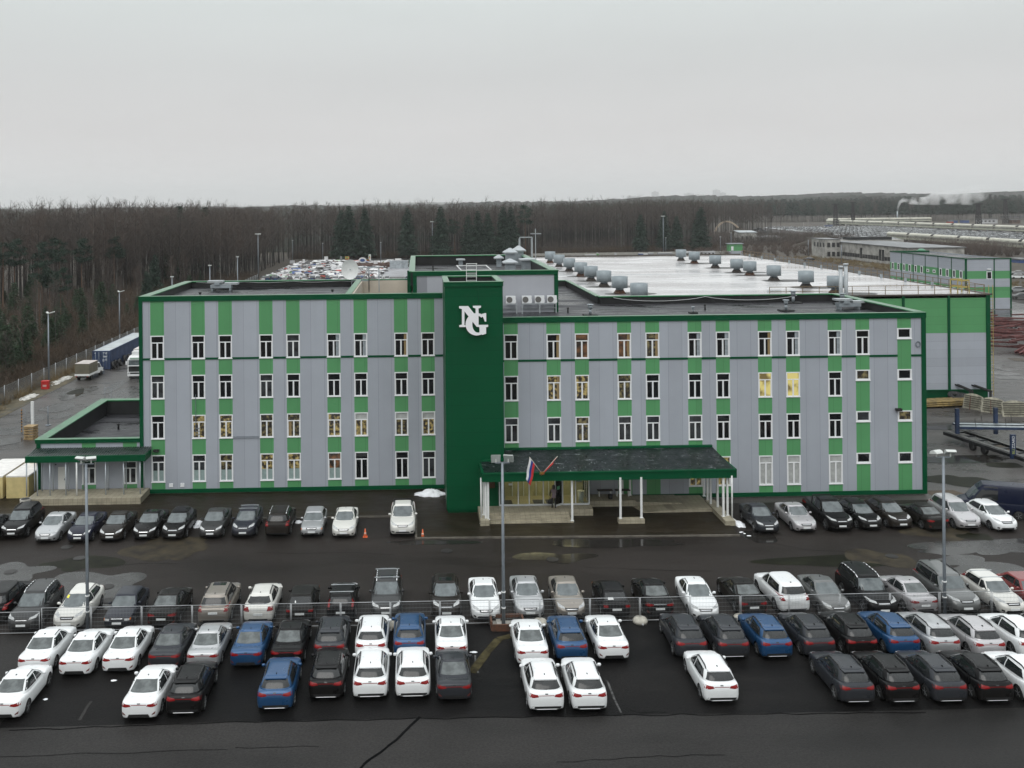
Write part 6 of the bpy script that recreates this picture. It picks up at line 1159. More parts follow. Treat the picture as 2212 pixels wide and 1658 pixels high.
for x in (-1.0, 1.0):
    for y in (1.2, 5.0, 12.5, 13.8): b = MB(); b.cyl((x - .16, y, .5), (x + .16, y, .5), .5, n=18); b.build('wheel', BLACK, TL)
CP_ = mat('insulation_yellow', (.50, .41, .19), .75, var=.1, scale=2); FILM = mat('white_film', (.68, .66, .63), .35, var=.12, scale=2)
for k, (x, y, w, d, h, lb) in enumerate(((-33.05, 82.3, 1.8, 5.5, 1.95, 'wrapped stack of yellow insulation boards beside the annex corner'), (-35.4, 82.3, 2.3, 5.5, 1.95, 'wrapped stack of yellow insulation boards left of the one by the annex'), (-35.6, 79.9, 1.8, 1.6, .95, 'low stack of yellow boards in front at the left edge'), (-32.95, 85.9, 1.4, 4.0, 2.6, 'tall wrapped stack behind the others along the annex wall'))):
    t = empty('board_stack', (x, y, 0.01), 0, lb, 'board stack', 'stacks of wrapped insulation boards'); b = MB(); b.box(-w / 2, w / 2, -d / 4, d * .75, .1, h - .12); b.build('boards', CP_, t)
    b = MB(); b.box(-w / 2 - .02, w / 2 + .02, -d / 4 - .02, d * .75 + .02, h - .119, h); b.build('film_cover', FILM, t); b = MB(); b.box(-w / 2 + .05, w / 2 - .05, -d / 4 + .05, d * .7, 0, .1); b.build('pallet', DIRT, t)
b = MB(); b.box(-1.1, 1.1, -.6, .6, 0, .05); tag(b.build('pallet_board', mat('wet_wood', (.05, .035, .022), .6, var=.3, scale=3), loc=(-35.0, 78.2, .02), rz=R(30)), 'wet board lying on the ground before the yellow stacks', 'board')
WD = mat('crate_wood', (.26, .18, .085), .7, var=.35, scale=4); t = empty('wooden_crate', (-40.25, 102.1, 0), R(-8), 'slatted wooden crate standing in the yard beside the annex', 'crate'); b = MB()
for z in (.08, .35, .62, .89, 1.16): b.box(-.5, .5, -.52, -.49, z, z + .17); b.box(-.5, .5, .49, .52, z, z + .17); b.box(-.52, -.49, -.5, .5, z, z + .17); b.box(.49, .52, -.5, .5, z, z + .17)
for x in (-.5, .42):
    for y in (-.5, .42): b.box(x + .03, x + .07, y + .03, y + .07, .05, 1.35)
b.build('slats', WD, t); b = MB(); b.box(-.55, .55, -.55, .55, 1.351, 1.38); b.build('lid', WD, t); b = MB(); b.box(-.55, .55, -.55, .55, 0, .05); b.build('base', WD, t)
b = MB(); [b.cyl((0, 0, i * .16), (0, 0, (i + 1) * .16), .06, n=8, m=i % 2, cap=False) for i in range(16)]; tag(b.build('marker_post', [BLACK, mat('post_orange', (.35, .17, .04), .6)], loc=(-42.2, 104.6, 0)), 'black and orange striped marker post behind the crate', 'post')
b = MB(); b.box(-.15, .15, -.1, .1, 0, 2.9); tag(b.build('white_post', WPAINT, loc=(-42.0, 107.0, 0)), 'thick white post behind the crate', 'post')
for k, (x, y, h, r) in enumerate(((-40.8, 108.25, 2.1, .05), (-43.2, 108.0, 2.0, .02), (-43.0, 109.0, 2.0, .02), (-36.2, 112.2, 1.8, .02), (-35.6, 112.5, 1.8, .02), (-38.0, 119.0, 2.4, .02), (-37.4, 119.5, 1.9, .02), (-30.2, 120, 2.0, .02))):
    b = MB(); b.cyl((0, 0, 0), (0, 0, h), r, n=6); b.cyl((0, 0, 0), (0, 0, .08), .3 if k == 0 else .05, n=10); tag(b.build('thin_pole', STEEL, loc=(x, y, 0)), 'grey pole on a round foot standing in the yard' if k == 0 else 'thin dark rod standing upright in the wet yard', 'pole', None if k == 0 else 'thin rods standing in the yard')
b = MB(); b.box(-.45, .45, -.3, .3, 0, 1.0); b.box(-.48, .48, -.33, .33, 1.001, 1.1); b.box(-.25, .25, -.31, -.302, .35, .6, 1); tag(b.build('fire_box', [mat('fire_red', (.45, .02, .018), .45, var=.1, scale=2), mat('fire_mark', (.5, .32, .3), .6)], loc=(-49.3, 130, 0)), 'red fire equipment box by the left fence', 'box')
b = MB(); b.box(-.4, .4, -.3, .3, 0, .5); tag(b.build('scrap_crate', STEEL, loc=(-45.6, 141.2, 0)), 'small dark crate at the corner of the blue container', 'crate')
for k, (x, y) in enumerate(((-49.5, 137.5), (-49.6, 134.5), (-49.3, 124.5))): heap('snow_pile', (x, y, 0.02), .8, 2.2, .25, 20 + k, mat('dirty_snow', (.42, .41, .38), .7, var=.4, scale=2) if 'dirty_snow' not in MATS else MATS['dirty_snow'], ('dirty snow and litter strip by the fence beside the khaki lorry', 'dirty snow and litter strip by the fence near the lamp post', 'dirty snow strip by the fence before the red box')[k], 'snow pile')
FM = mat('chain_link', (.16, .17, .17), .6, metal=.3)
t = empty('chain_fence', (-50.6, 95, 0), 0, 'long grey chain link fence along the forest edge at the left', 'fence'); b = MB(); nq = 1100
for q in range(nq): y = 215.0 * q / nq; b.bar((0, y, .1), (0, y + .95, 2.2), .012, .012); b.bar((0, y, 2.2), (0, y + .95, .1), .012, .012)
for z in (.12, 2.2): b.bar((0, 0, z), (0, 215, z), .02, .02)
b.build('wire_mesh', FM, t)
for q in range(52): MB().cyl((0, 0, 0), (0, 0, 2.35), .05, n=6).build('post', FP, t, (0.05, 4.2 * q, 0))
for (x, y, h, lb) in ((-50.05, 133.2, 9.65, 'grey lamp post by the left fence near the red box'), (-53.6, 176.4, 8.7, 'grey lamp post beyond the blue container')):
    t = empty('lamp_post', (x, y, 0), 0, lb, 'lamp post', 'lamp posts of the back yard'); MB().cyl((0, 0, 0), (0, 0, h), .14, .08, n=8).build('pole', POLE, t); b = MB(); b.bar((0, 0, h), (.9, -.2, h + .25), .28, .12); b.bar((0, 0, h), (-.3, .3, h + .15), .28, .12); b.build('lamp_head', HEADC, t)
# ------------------------------------------------------------------ warehouse behind the offices
WH = empty('warehouse', (40, 114, 0), 0, 'large flat roofed warehouse with a wet white roof, green above grey on its front wall', 'building')
def wp(mb, name, mats, parent=None): o = mb.build(name, mats, parent or WH); o.location = (-40, -114, 0) if not parent else (0, 0, 0); return o
WX0, WX1, WY0, WY1, WZ = 12.9, 68.4, 114.6, 204.0, 12.6
b = MB(); b.add([(17.8, WY0, 8.0), (WX1, WY0, 8.0), (WX1, WY0, 12.5), (17.8, WY0, 12.5)], [(0, 1, 2, 3)], 0); b.add([(17.8, WY0, 1.25), (WX1, WY0, 1.25), (WX1, WY0, 8.0), (17.8, WY0, 8.0)], [(0, 1, 2, 3)], 1)
b.box(WX1 - .2, WX1, WY0 + .01, WY1, 0, 12.45, 1); b.box(WX0, WX0 + .2, WY0 + 1, WY1, 0, 12.45, 1); b.box(WX0, WX1, WY1 - .2, WY1, 0, 12.45, 1); wp(b, 'wall', [HGREEN, HGREY])
b = MB()
for x, w in ((WX1 - .12, .5), (63.5, .3), (58.0, .3), (52.5, .3)): b.box(x - w / 2, x + w / 2, WY0 - .1, WY0 - .005, 1.25, 12.5)
b.box(17.8, WX1 + .1, WY0 - .12, WY0 - .004, 1.1, 1.248); b.box(17.8, WX1, WY0 + .05, WY0 + .2, -.1, 1.1); b.box(WX1 + .001, WX1 + .1, WY0, WY0 + .4, 1.1, 12.5); wp(b, 'trim', DGREEN)
b = MB(); b.prism([(17.9, 94.5), (41.4, 94.5), (41.4, WY0), (WX1, WY0), (WX1, WY1), (WX0, WY1), (WX0, WY0 + .2), (17.9, WY0 + .2)], 12.2, WZ); wp(b, 'roof', MEMBRANE)
b = MB(); b.box(17.8, WX1 + .12, WY0 - .14, WY0 + .12, WZ - .1, WZ + .07); b.box(WX1 - .05, WX1 + .14, WY0 + .121, WY1, WZ - .12, WZ + .08); b.box(WX0, WX1, WY1 - .1, WY1 + .15, WZ - .12, WZ + .3); wp(b, 'eaves', mat('eaves_brown', (.06, .05, .04), .6))
b = MB(); RUSTR = mat('rusty_railing', (.16, .11, .055), .7, var=.3, scale=3)
for z in (.55, 1.1): b.bar((WX1 - .3, WY0 + .4, WZ + z), (WX1 - .3, WY1 - 1, WZ + z), .06, .06); b.bar((42, WY0 + .3, WZ + z), (WX1 - .3, WY0 + .3, WZ + z), .06, .06)
for i in range(46): y = WY0 + .4 + i * 1.94; b.bar((WX1 - .3, y, WZ), (WX1 - .3, y, WZ + 1.1), .06, .06)
for i in range(14): x = 42.0 + i * 2.0; b.bar((x, WY0 + .3, WZ), (x, WY0 + .3, WZ + 1.1), .06, .06)
wp(b, 'railing', RUSTR)
b = MB()
for i in range(12): b.box(WX1 - 1.0, WX1 - .75, WY0 + 4 + i * 7, WY0 + 4.3 + i * 7, WZ, WZ + .6)
wp(b, 'roof_marker', GALV)
b = MB(); YS = mat('safety_yellow', (.38, .30, .09), .5)
for x in (65.2, 66.6): b.bar((x, WY0 + 1.0, WZ), (x, WY0 + 1.0, WZ + 1.7), .09, .09); b.bar((x, WY0 + 2.6, WZ), (x, WY0 + 2.6, WZ + 1.7), .09, .09)
for z in (.8, 1.6): b.bar((65.2, WY0 + 1, WZ + z), (66.6, WY0 + 1, WZ + z), .09, .2); b.bar((65.2, WY0 + 2.6, WZ + z), (66.6, WY0 + 2.6, WZ + z), .09, .2)
wp(b, 'roof_hatch', YS)
b = MB()
for x in (69.0, 69.5): b.bar((x, WY0 + 1, .2), (x, WY0 + 1, WZ + 1), .05, .05)
for i in range(30): b.bar((69.0, WY0 + 1, .5 + i * .4), (69.5, WY0 + 1, .5 + i * .4), .04, .04)
wp(b, 'side_ladder', YS)
b = MB(); b.box(68.45, 70.2, 118, 124, 9.4, 12.2); wp(b, 'stair_head', HGREY)
b = MB(); b.box(68.4, 70.6, 117.5, 124.5, 12.21, 12.4); wp(b, 'stair_roof', BITUMEN)
b = MB()
for x, z, l in ((64.2, 1.85, 1.9), (66.2, 1.75, 2.6)):
    for dx in (0, .3): b.bar((x + dx, WY0 + .1, z), (x + dx + l * .5, WY0 - 1.5, z - .5), .16, .16); 
b.bar((65.15, WY0 - 1.5, 1.35), (65.15, WY0 - 1.5, 0), .16, .16); b.bar((65.45, WY0 - 1.5, 1.35), (65.45, WY0 - 1.5, 0), .16, .16); b.bar((67.6, WY0 - 1.5, 1.25), (67.6, WY0 - 1.5, 0), .2, .2); wp(b, 'duct_pipe', BLACK)
b = MB(); b.cyl((50, 113.5, 10), (50, 113.5, 16.0), .22, n=10); b.cyl((50.8, 113.9, 10), (50.8, 113.9, 16.3), .22, n=10); b.cyl((50, 113.5, 16), (50, 113.5, 16.25), .3, n=10); b.cyl((50.8, 113.9, 16.3), (50.8, 113.9, 16.5), .3, n=10); b.bar((50, 113.5, 12.9), (50.8, 113.9, 12.9), .08, .08); b.cyl((45.9, 113.5, 6.6), (46.7, 113.3, 6.6), .12, n=8); wp(b, 'flue', GALVL)
VENT = mat('vent_grey', (.235, .27, .29), .5, metal=.25, var=.1, scale=.8)
vl = [(25.3, y) for y in (184.5, 172.8, 161.2, 149.8, 141.0, 131.2, 121.0, 110.4)] + [(51.1, y) for y in (187, 178, 165.4, 154.2, 148.1, 138.0, 126.5, 117.5)]
ordn = ['farthest', 'second farthest', 'third from the back', 'fourth from the back', 'fourth from the front', 'third from the front', 'second from the front', 'nearest']
for i, (x, y) in enumerate(vl):
    t = empty('roof_ventilator', (x, y, WZ), 0, 'big grey drum ventilator, %s in the %s row on the white roof' % (ordn[i % 8], 'left' if i < 8 else 'right'), 'roof ventilator', 'drum ventilators on the white roof'); s = 1.0
    MB().lathe((0, 0, 0), [(.95, 0), (.62, .42), (.6, .449)], 4).build('base', RUST if i % 3 == 0 else mat('vent_base', (.05, .04, .035), .7) if 'vent_base' not in MATS else MATS['vent_base'], t, rz=0.785)
    MB().cyl((0, 0, .45), (0, 0, .699), .5, n=16).build('neck', VENT, t)
    MB().lathe((0, 0, 0), [(.9, .70), (1.0, .71), (1.0, 2.12), (.97, 2.13), (.92, 2.0), (.2, 1.95)], 24).build('drum', VENT, t)
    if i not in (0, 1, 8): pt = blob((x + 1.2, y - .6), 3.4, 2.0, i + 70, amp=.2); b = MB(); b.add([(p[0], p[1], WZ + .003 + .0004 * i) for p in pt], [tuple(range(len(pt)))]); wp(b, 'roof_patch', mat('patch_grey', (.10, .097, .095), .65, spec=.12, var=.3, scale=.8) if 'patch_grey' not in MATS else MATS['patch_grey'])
b = MB(); b.box(17.8, 67, 152, 152.25, WZ + .001, WZ + .03); wp(b, 'roof_seam', GALVL)
# ------------------------------------------------------------------ things between the right wing and the warehouse
PY = mat('pipe_yellow', (.17, .12, .04), .6, var=.5, scale=1.5)
t = empty('pipe_stack', (58.6, 110.0, 0), R(8), 'stack of long yellowish pipes lying below the warehouse wall', 'pipe stack'); b = MB(); r_ = random.Random(4)
for k in range(26): row = k // 9; y = (k % 9) * .24 + row * .1; b.cyl((-4.5 + r_.uniform(-.8, .8), y, .25 + row * .2), (6.2 + r_.uniform(-.9, .9), y + r_.uniform(-.1, .1), .25 + row * .2), .1, n=7)
b.build('pipes', PY, t)
for x in (-3, 1.5, 5): b = MB(); b.box(x, x + .2, -.3, 2.6, 0, .14); b.build('bearer', DIRT, t)
for k, (x, y, z) in enumerate(((63.4, 113.0, .75), (64.2, 112.7, .5))):
    b = MB(); b.lathe((0, 0, 0), [(.42, -.18), (.85, -.2), (.92, 0), (.85, .2), (.42, .18), (.42, -.18)], 22); q = Matrix.Rotation(R(20 + 12 * k), 3, 'X'); b.v = [tuple(q @ Vector(v)) for v in b.v]; b.f = b.f[:-2]; b.m = b.m[:-2]; b.sm = b.sm[:-2]
    tag(b.build('tyre', BLACK, loc=(x, y, z)), ('big black tyre lying behind the yellow pipes, left one', 'big black tyre lying behind the yellow pipes, right one')[k], 'tyre', 'tyres behind the yellow pipes')
FC = mat('fence_concrete', (.30, .285, .225), .8, var=.35, scale=2.2)
pts = [(64.0, 108.6), (64.15, 105.8), (64.75, 104.7)]
for k, (x, y, rz, lean, w) in enumerate(((63.2, 109.4, -62, -14, 2.2), (64.2, 107.2, -48, -18, 2.2), (65.6, 105.2, -4, -10, 2.6))):
    t = empty('concrete_slab', (x, y, 0), R(rz), 'weathered concrete fence slab with an arched top, ' + ('leaning left one by the duct pipes', 'leaning middle one with a rusty bar', 'rightmost and nearest one')[k], 'concrete slab', 'leaning concrete fence slabs'); q = Matrix.Rotation(R(lean), 3, 'X'); b = MB(); n = 10
    top = [(-w / 2 + w * i / n, 1.5 + .28 * math.sin(PI * i / n)) for i in range(n + 1)]; front = [(-w / 2, 0)] + top + [(w / 2, 0)]
    V = [q @ Vector((x_, 0, z_)) for x_, z_ in front] + [q @ Vector((x_, .12, z_)) for x_, z_ in front]; m_ = len(front); b.add(V, [tuple(range(m_))[::-1], tuple(range(m_, 2 * m_))] + [(i, (i + 1) % m_, m_ + (i + 1) % m_, m_ + i) for i in range(m_)])
    for i in range(6): b.obox(q @ Vector((0, -.04, .25 + i * .24)), (w / 2 - .15, .035, .05), q, 1)  # raised bars, coloured dark for the shade in the louver gaps
    b.build('slab', [FC, mat('slab_gap_shade', (.085, .08, .06), .85) if 'slab_gap_shade' not in MATS else MATS['slab_gap_shade']], t)
    if k < 2: b = MB(); b.bar((.1, -.6, 0), (-.05, -.1, 1.5), .07, .07); b.build('prop', RUST, t)
TRN = empty('car_transporter', (57.5, 89.5, 0), 0, 'empty two deck car transporter trailer in dark blue behind the right wing', 'trailer'); TB = mat('trailer_blue', (.014, .028, .065), .45, var=.3, scale=1.5); TD = mat('trailer_dark', (.012, .013, .014), .55, var=.4, scale=2); TP = mat('trailer_deck', (.24, .27, .28), .4, var=.35, scale=1.2)
def tp_(mb, name, m): o = mb.build(name, m, TRN); o.location = (-57.5, -89.5, 0); return o
a0, a1 = Vector((52.3, 95.3, 0)), Vector((54.3, 82.5, 0)); dx = Vector((2.4, .5, 0))
b = MB(); b.bar(a0 + Vector((0, 0, .75)), a1 + Vector((0, 0, .75)), .35, .3); b.bar(a0 + dx + Vector((0, 0, .75)), a1 + dx + Vector((0, 0, .75)), .35, .3)
for i in range(9): p = a0.lerp(a1, i / 8); b.bar(p + Vector((0, 0, .72)), p + dx + Vector((0, 0, .72)), .4, .1)
tp_(b, 'lower_deck', TD)
b = MB(); b.bar(a0 + Vector((.25, .05, .92)), a1 + Vector((.25, .05, .92)), .5, .05); b.bar(a0 + dx + Vector((-.25, -.05, .92)), a1 + dx + Vector((-.25, -.05, .92)), .5, .05); tp_(b, 'track', mat('track_grime', (.05, .05, .045), .5, var=.5, scale=2))
b = MB(); u0, u1 = Vector((53.2, 94.2, 1.5)), Vector((64.0, 92.0, 1.65)); b.bar(u0, u1, .12, .22); b.bar(u1, Vector((67, 89, 1.3)), .12, .22); b.bar(u0 + Vector((.3, 1.8, 0)), u1 + Vector((.3, 1.8, 0)), .12, .22); tp_(b, 'upper_rail', TB)
b = MB(); b.bar(u0 + Vector((0, .35, .12)), u1 + Vector((0, .35, .12)), .55, .03); b.bar(u0 + Vector((.2, 1.4, .12)), u1 + Vector((.2, 1.4, .12)), .55, .03); tp_(b, 'upper_deck', TP)
for p, h in ((Vector((52.95, 94.2, 0)), 3.4), (Vector((57.4, 95.2, 0)), 3.2)): b = MB(); b.box(p.x - .16, p.x + .16, p.y - .14, p.y + .14, .6, h); tp_(b, 'post', TB)
b = MB(); b.box(53.3, 53.75, 86.1, 86.3, .55, 2.75); lpst = tp_(b, 'lettered_post', TB)
def word(txt, size, m, parent, mtx, name='lettering', ext=.006):
    cu = bpy.data.curves.new(name, 'FONT'); cu.body = txt; cu.size = size; cu.extrude = ext; cu.align_x = 'CENTER'; cu.align_y = 'CENTER'; ob = bpy.data.objects.new('tmp_t', cu); COL.objects.link(ob)
    me = bpy.data.meshes.new_from_object(ob.evaluated_get(bpy.context.evaluated_depsgraph_get())); bpy.data.objects.remove(ob); me.materials.clear(); me.materials.append(m); me.transform(mtx); return put(name, me, parent)
word('ZZARD', .34, mat('trailer_white', (.6, .62, .64), .5), lpst, Matrix.Translation((53.53, 86.09, 2.08)) @ Matrix.Rotation(PI / 2, 4, 'X') @ Matrix.Rotation(PI / 2, 4, 'Z'))
word('BLI', .34, mat('trailer_lime', (.30, .34, .10), .5), lpst, Matrix.Translation((53.53, 86.09, 1.22)) @ Matrix.Rotation(PI / 2, 4, 'X') @ Matrix.Rotation(PI / 2, 4, 'Z'))
b = MB()
for k in range(7): x = 54.5 + k * 1.5; b.bar((x, 93.6 + (k % 2) * 1.5, 1.5), (x - .12, 93.6 + (k % 2) * 1.5, 2.5), .03, .03)
tp_(b, 'guard_rod', TD)
for q in (.30, .42): p = a0.lerp(a1, q); b = MB(); b.cyl(p + Vector((-.15, 0, .42)), p + Vector((.15, 0, .42)), .42, n=16); tp_(b, 'wheel', BLACK)
RS = mat('red_oxide', (.10, .032, .03), .7, var=.4, scale=1.2); t = empty('steel_pile', (98, 158, 0), 0, 'big pile of red oxide steel trusses and beams beyond the warehouse', 'steel pile'); b = MB(); r_ = random.Random(9)
for k in range(150): x, y = r_.uniform(-9, 16), r_.uniform(-12, 24); L = r_.uniform(3, 9); z = r_.uniform(.2, 2.4); a_ = r_.uniform(-.5, .5); b.bar((x, y, z), (x + L * math.cos(a_), y + L * math.sin(a_), z + r_.uniform(-.5, .7)), .25, .25)
for k in range(3): y = -13 + k * 1.2; b.bar((-6, y, .3), (1, y, 4.2), .3, .3); b.bar((1, y, 4.2), (8, y, .3), .3, .3); b.bar((-6, y, .3), (8, y, .3), .3, .3)
b.build('beams', RS, t)
# ------------------------------------------------------------------ second green-grey office
GO = empty('second_office', (124.5, 226, 0), 0, 'two storey grey office with green bands beyond the warehouse', 'building')
def gp_(mb, name, m, parent=None): o = mb.build(name, m, parent or GO); o.location = (-124.5, -226, 0) if not parent else (0, 0, 0); return o
gx0, gx1, gy0, gy1 = 119.5, 129.5, 208.7, 242.5
bands = [(0, 1.0, 1), (1.0, 2.6, 0), (2.6, 5.0, 1), (5.0, 6.9, 0), (6.9, 8.6, 1), (8.6, 11.0, 0)]; b = MB()
bands = [(0, 2.4, 0), (2.4, 4.8, 1), (4.8, 6.6, 0), (6.6, 8.3, 1), (8.3, 10.9, 0)]
for za_, zb_, m in bands: b.add([(gx0, gy0, za_), (gx1, gy0, za_), (gx1, gy0, zb_), (gx0, gy0, zb_)], [(0, 1, 2, 3)], m); b.add([(gx0, gy1, za_), (gx0, gy0, za_), (gx0, gy0, zb_), (gx0, gy1, zb_)], [(0, 1, 2, 3)], m); b.add([(gx1, gy0, za_), (gx1, gy1, za_), (gx1, gy1, zb_), (gx1, gy0, zb_)], [(0, 1, 2, 3)], m)
gp_(b, 'wall', [HGREY, HGREEN]); b = MB(); b.box(gx0 + .1, gx1 - .1, gy0 + .1, gy1, 10.4, 10.7); gp_(b, 'roof', BITUMEN)
b = MB()
for y in [gy0 + i * 5.6 for i in range(1, 6)]: b.box(gx0 - .06, gx0 - .003, y - .1, y + .1, 0, 10.9)
b.box(gx0 - .2, gx0 + .25, gy0 - .12, gy0 - .003, 0, 10.9); b.box(gx1 - .2, gx1 + .1, gy0 - .12, gy0 - .003, 0, 10.9); b.box(gx0 + 6.2, gx0 + 6.4, gy0 - .1, gy0 - .003, 0, 10.9); b.box(gx0 - .1, gx1 + .1, gy0 - .15, gy0 + .15, 10.9, 11.1); b.box(gx0 - .15, gx0 + .15, gy0 + .16, gy1, 10.9, 11.1); b.box(gx0, gx1, gy1 - .2, gy1, 10.7, 11.12); gp_(b, 'trim', DGREEN)
for row, z in enumerate((6.55, 2.6)):
    for i in range(12):
        y = gy0 + 1.2 + i * 2.78; small = i in (4, 5) and row == 0; h = .7 if small else 1.75; zz = z + (.5 if small else 0)
        b = MB(); b.box(gx0 - .06, gx0 - .004, y, y + 1.15, zz, zz + .16); b.box(gx0 - .06, gx0 - .004, y, y + 1.15, zz + h - .16, zz + h); b.box(gx0 - .06, gx0 - .004, y, y + .2, zz + .161, zz + h - .161); b.box(gx0 - .06, gx0 - .004, y + .95, y + 1.15, zz + .161, zz + h - .161); o = gp_(b, 'window', WHITE)
        b = MB(); b.box(gx0 - .02, gx0 - .003, y + .2, y + .95, zz + .16, zz + h - .16); b.build('pane', PANE2, o)
b = MB(); x = gx0 + 4.6; b.box(x, x + 1.2, gy0 - .06, gy0 - .004, 6.5, 6.65); b.box(x, x + 1.2, gy0 - .06, gy0 - .004, 8.05, 8.2); b.box(x, x + .16, gy0 - .06, gy0 - .004, 6.651, 8.049); b.box(x + 1.04, x + 1.2, gy0 - .06, gy0 - .004, 6.651, 8.049); o = gp_(b, 'window', WHITE); b = MB(); b.box(x + .16, x + 1.04, gy0 - .03, gy0 - .003, 6.65, 8.05); b.build('pane', PANE, o); b = MB(); b.box(x + .1, x + .9, gy0 - .3, gy0 - .01, 8.6, 8.8); gp_(b, 'wall_light', WHITE)
t = empty('storage_tank', (131.5, 250, 0), 0, 'green rounded tank showing behind the second office', 'tank'); MB().lathe((0, 0, 0), [(1.6, 0), (1.6, 9.6), (1.2, 10.7), (.4, 11.2)], 18).build('shell', mat('tank_green', (.06, .2, .11), .4), t)
# ------------------------------------------------------------------ old concrete hall and sheds
OC = mat('old_concrete', (.40, .39, .365), .85, col2=(.20, .195, .18), scale=.35, detail=8); OR = mat('old_roof', (.15, .155, .16), .5, var=.3, scale=.2); DW = mat('dark_opening', (.02, .02, .022), .4)
OH = empty('old_hall', (180, 365, 0), 0, 'long weathered white concrete hall with dark broken windows', 'building')
def op_(mb, name, m): o = mb.build(name, m, OH); o.location = (-180, -365, 0); return o
b = MB(); b.box(175.5, 196, 343, 404, 0, 6.6); b.box(169, 175.4, 398, 412, 0, 7.8); b.box(175.401, 205, 404.01, 412, 0, 7.2); op_(b, 'wall', OC)
b = MB(); b.box(175.0, 196.5, 342.5, 403.9, 6.601, 6.9); b.box(168.7, 175.39, 397.7, 412.3, 7.801, 8.0); op_(b, 'roof', OR); b = MB(); b.box(182, 200, 404.2, 411, 7.2, 8.4); op_(b, 'roof_shed', PDARK)
b = MB()
for i in range(26): y = 345 + i * 2.25; b.box(175.44, 175.499, y, y + 1.9, 1.2, 2.7) if i not in (7, 8, 15) else b.box(175.44, 175.499, y, y + 1.8, 1.0, 5.2)
for i in range(3):
    for z in (.8, 4.6): b.box(169.8 + i * 2.0, 171.0 + i * 2.0, 397.94, 397.999, z, z + 1.9)
for i in range(4): b.box(168.94, 168.999, 399 + i * 3, 400.4 + i * 3, 4.6, 6.4)
op_(b, 'dark_window', DW)
for k, (x, y, w, d, h, m, lb) in enumerate(((184, 540, 9.5, 9, 6.5, OC, 'small pale house with a light roof by the forest edge'), (200, 548, 12, 8, 3.2, OC, 'low white shed beside the small pale house'), (222, 470, 26, 6, 4.5, RUST, 'long rusty brown shed left of the old hall'), (204, 455, 10, 8, 2.6, OC, 'low broken white shed below the rusty shed'), (228, 300, 30, 20, 6.8, OC, 'light grey flat building behind the second office'), (250, 290, 22, 16, 6.0, OR, 'grey long shed at the right behind the second office'))):
    t = empty('shed', (x, y, 0), 0, lb, 'shed', 'old sheds beyond the warehouse'); b = MB(); b.box(-w / 2, w / 2, -d / 2, d / 2, 0, h); b.build('wall', m, t); b = MB(); e = .4; b.add([(-w / 2 - e, -d / 2 - e, h + .002), (w / 2 + e, -d / 2 - e, h + .002), (w / 2 + e, d / 2 + e, h + .8), (-w / 2 - e, d / 2 + e, h + .8), (-w / 2 - e, -d / 2 - e, h + .2), (w / 2 + e, -d / 2 - e, h + .2), (w / 2 + e, d / 2 + e, h + 1.0), (-w / 2 - e, d / 2 + e, h + 1.0)], [(3, 2, 1, 0), (4, 5, 6, 7), (0, 1, 5, 4), (1, 2, 6, 5), (2, 3, 7, 6), (3, 0, 4, 7)]); b.build('roof', GALVL if k in (0, 4) else OR, t)
    b = MB(); [b.box(-w / 2 + 1 + i * 2.4, -w / 2 + 2.1 + i * 2.4, -d / 2 - .05, -d / 2 - .002, h * .4, h * .7) for i in range(int((w - 1) / 2.4))]; b.build('dark_window', DW, t)
for k, (x, y, rx, ry, h, m, lb) in enumerate(((214, 512, 12, 8, 5.5, SOIL, 'mound of brown earth right of the rusty shed'), (196, 585, 11, 7, 7.0, SOIL, 'mound of earth behind the small pale house'), (212, 600, 14, 8, 6.0, PDARK, 'dark gravel mound behind the low white shed'), (200, 430, 7, 5, 3.4, mat('sand', (.16, .12, .08), .9, var=.2, scale=.5), 'sand heap left of the old hall'))): heap('earth_mound', (x, y, 0), rx, ry, h, 50 + k, m, lb, 'mound')
t = empty('kiosk', (139.8, 424.5, 0), 0, 'small green and grey kiosk with a flat roof at the yard edge', 'kiosk'); b = MB(); b.box(-3, 3, -1.5, 1.5, 0, 2.2, 0); b.box(-3, 3, -1.5, 1.5, 2.2, 5.2, 1); b.build('wall', [HGREY, HGREEN], t); b = MB(); b.box(-3.4, 3.4, -1.9, 1.9, 5.2, 5.5); b.build('roof', GALV, t); b = MB(); b.box(-2.0, -1.0, -1.56, -1.502, 2.4, 4.2); b.build('window', WHITE, t)
t = empty('arch_frame', (243, 757, 0), R(85), 'bare arch of an unfinished hangar roof against the trees', 'arch'); b = MB(); AW = mat('arch_timber', (.38, .31, .24), .8); n = 18; W_ = 33
A0, A1 = A(*sp(1080, 655), 640), A(*sp(1340, 668), 640); AM = A(*sp(1195, 552), 640)
t.location = (A0.x, 640, 0); t.rotation_euler.z = 0
P_ = [Vector(((A1.x - A0.x) * i / n, 0, A0.z * 1.0 + (AM.z - A0.z) * math.sin(PI * min(1, (i / n) ** .92)) ** .75)) for i in range(n + 1)]
for i in range(n): b.bar(P_[i], P_[i + 1], 1.4, 1.0)
b.bar((0, 0, 0), P_[0], .5, .5); b.bar((P_[-1].x, 0, 0), P_[-1], .5, .5); b.build('rib', AW, t)
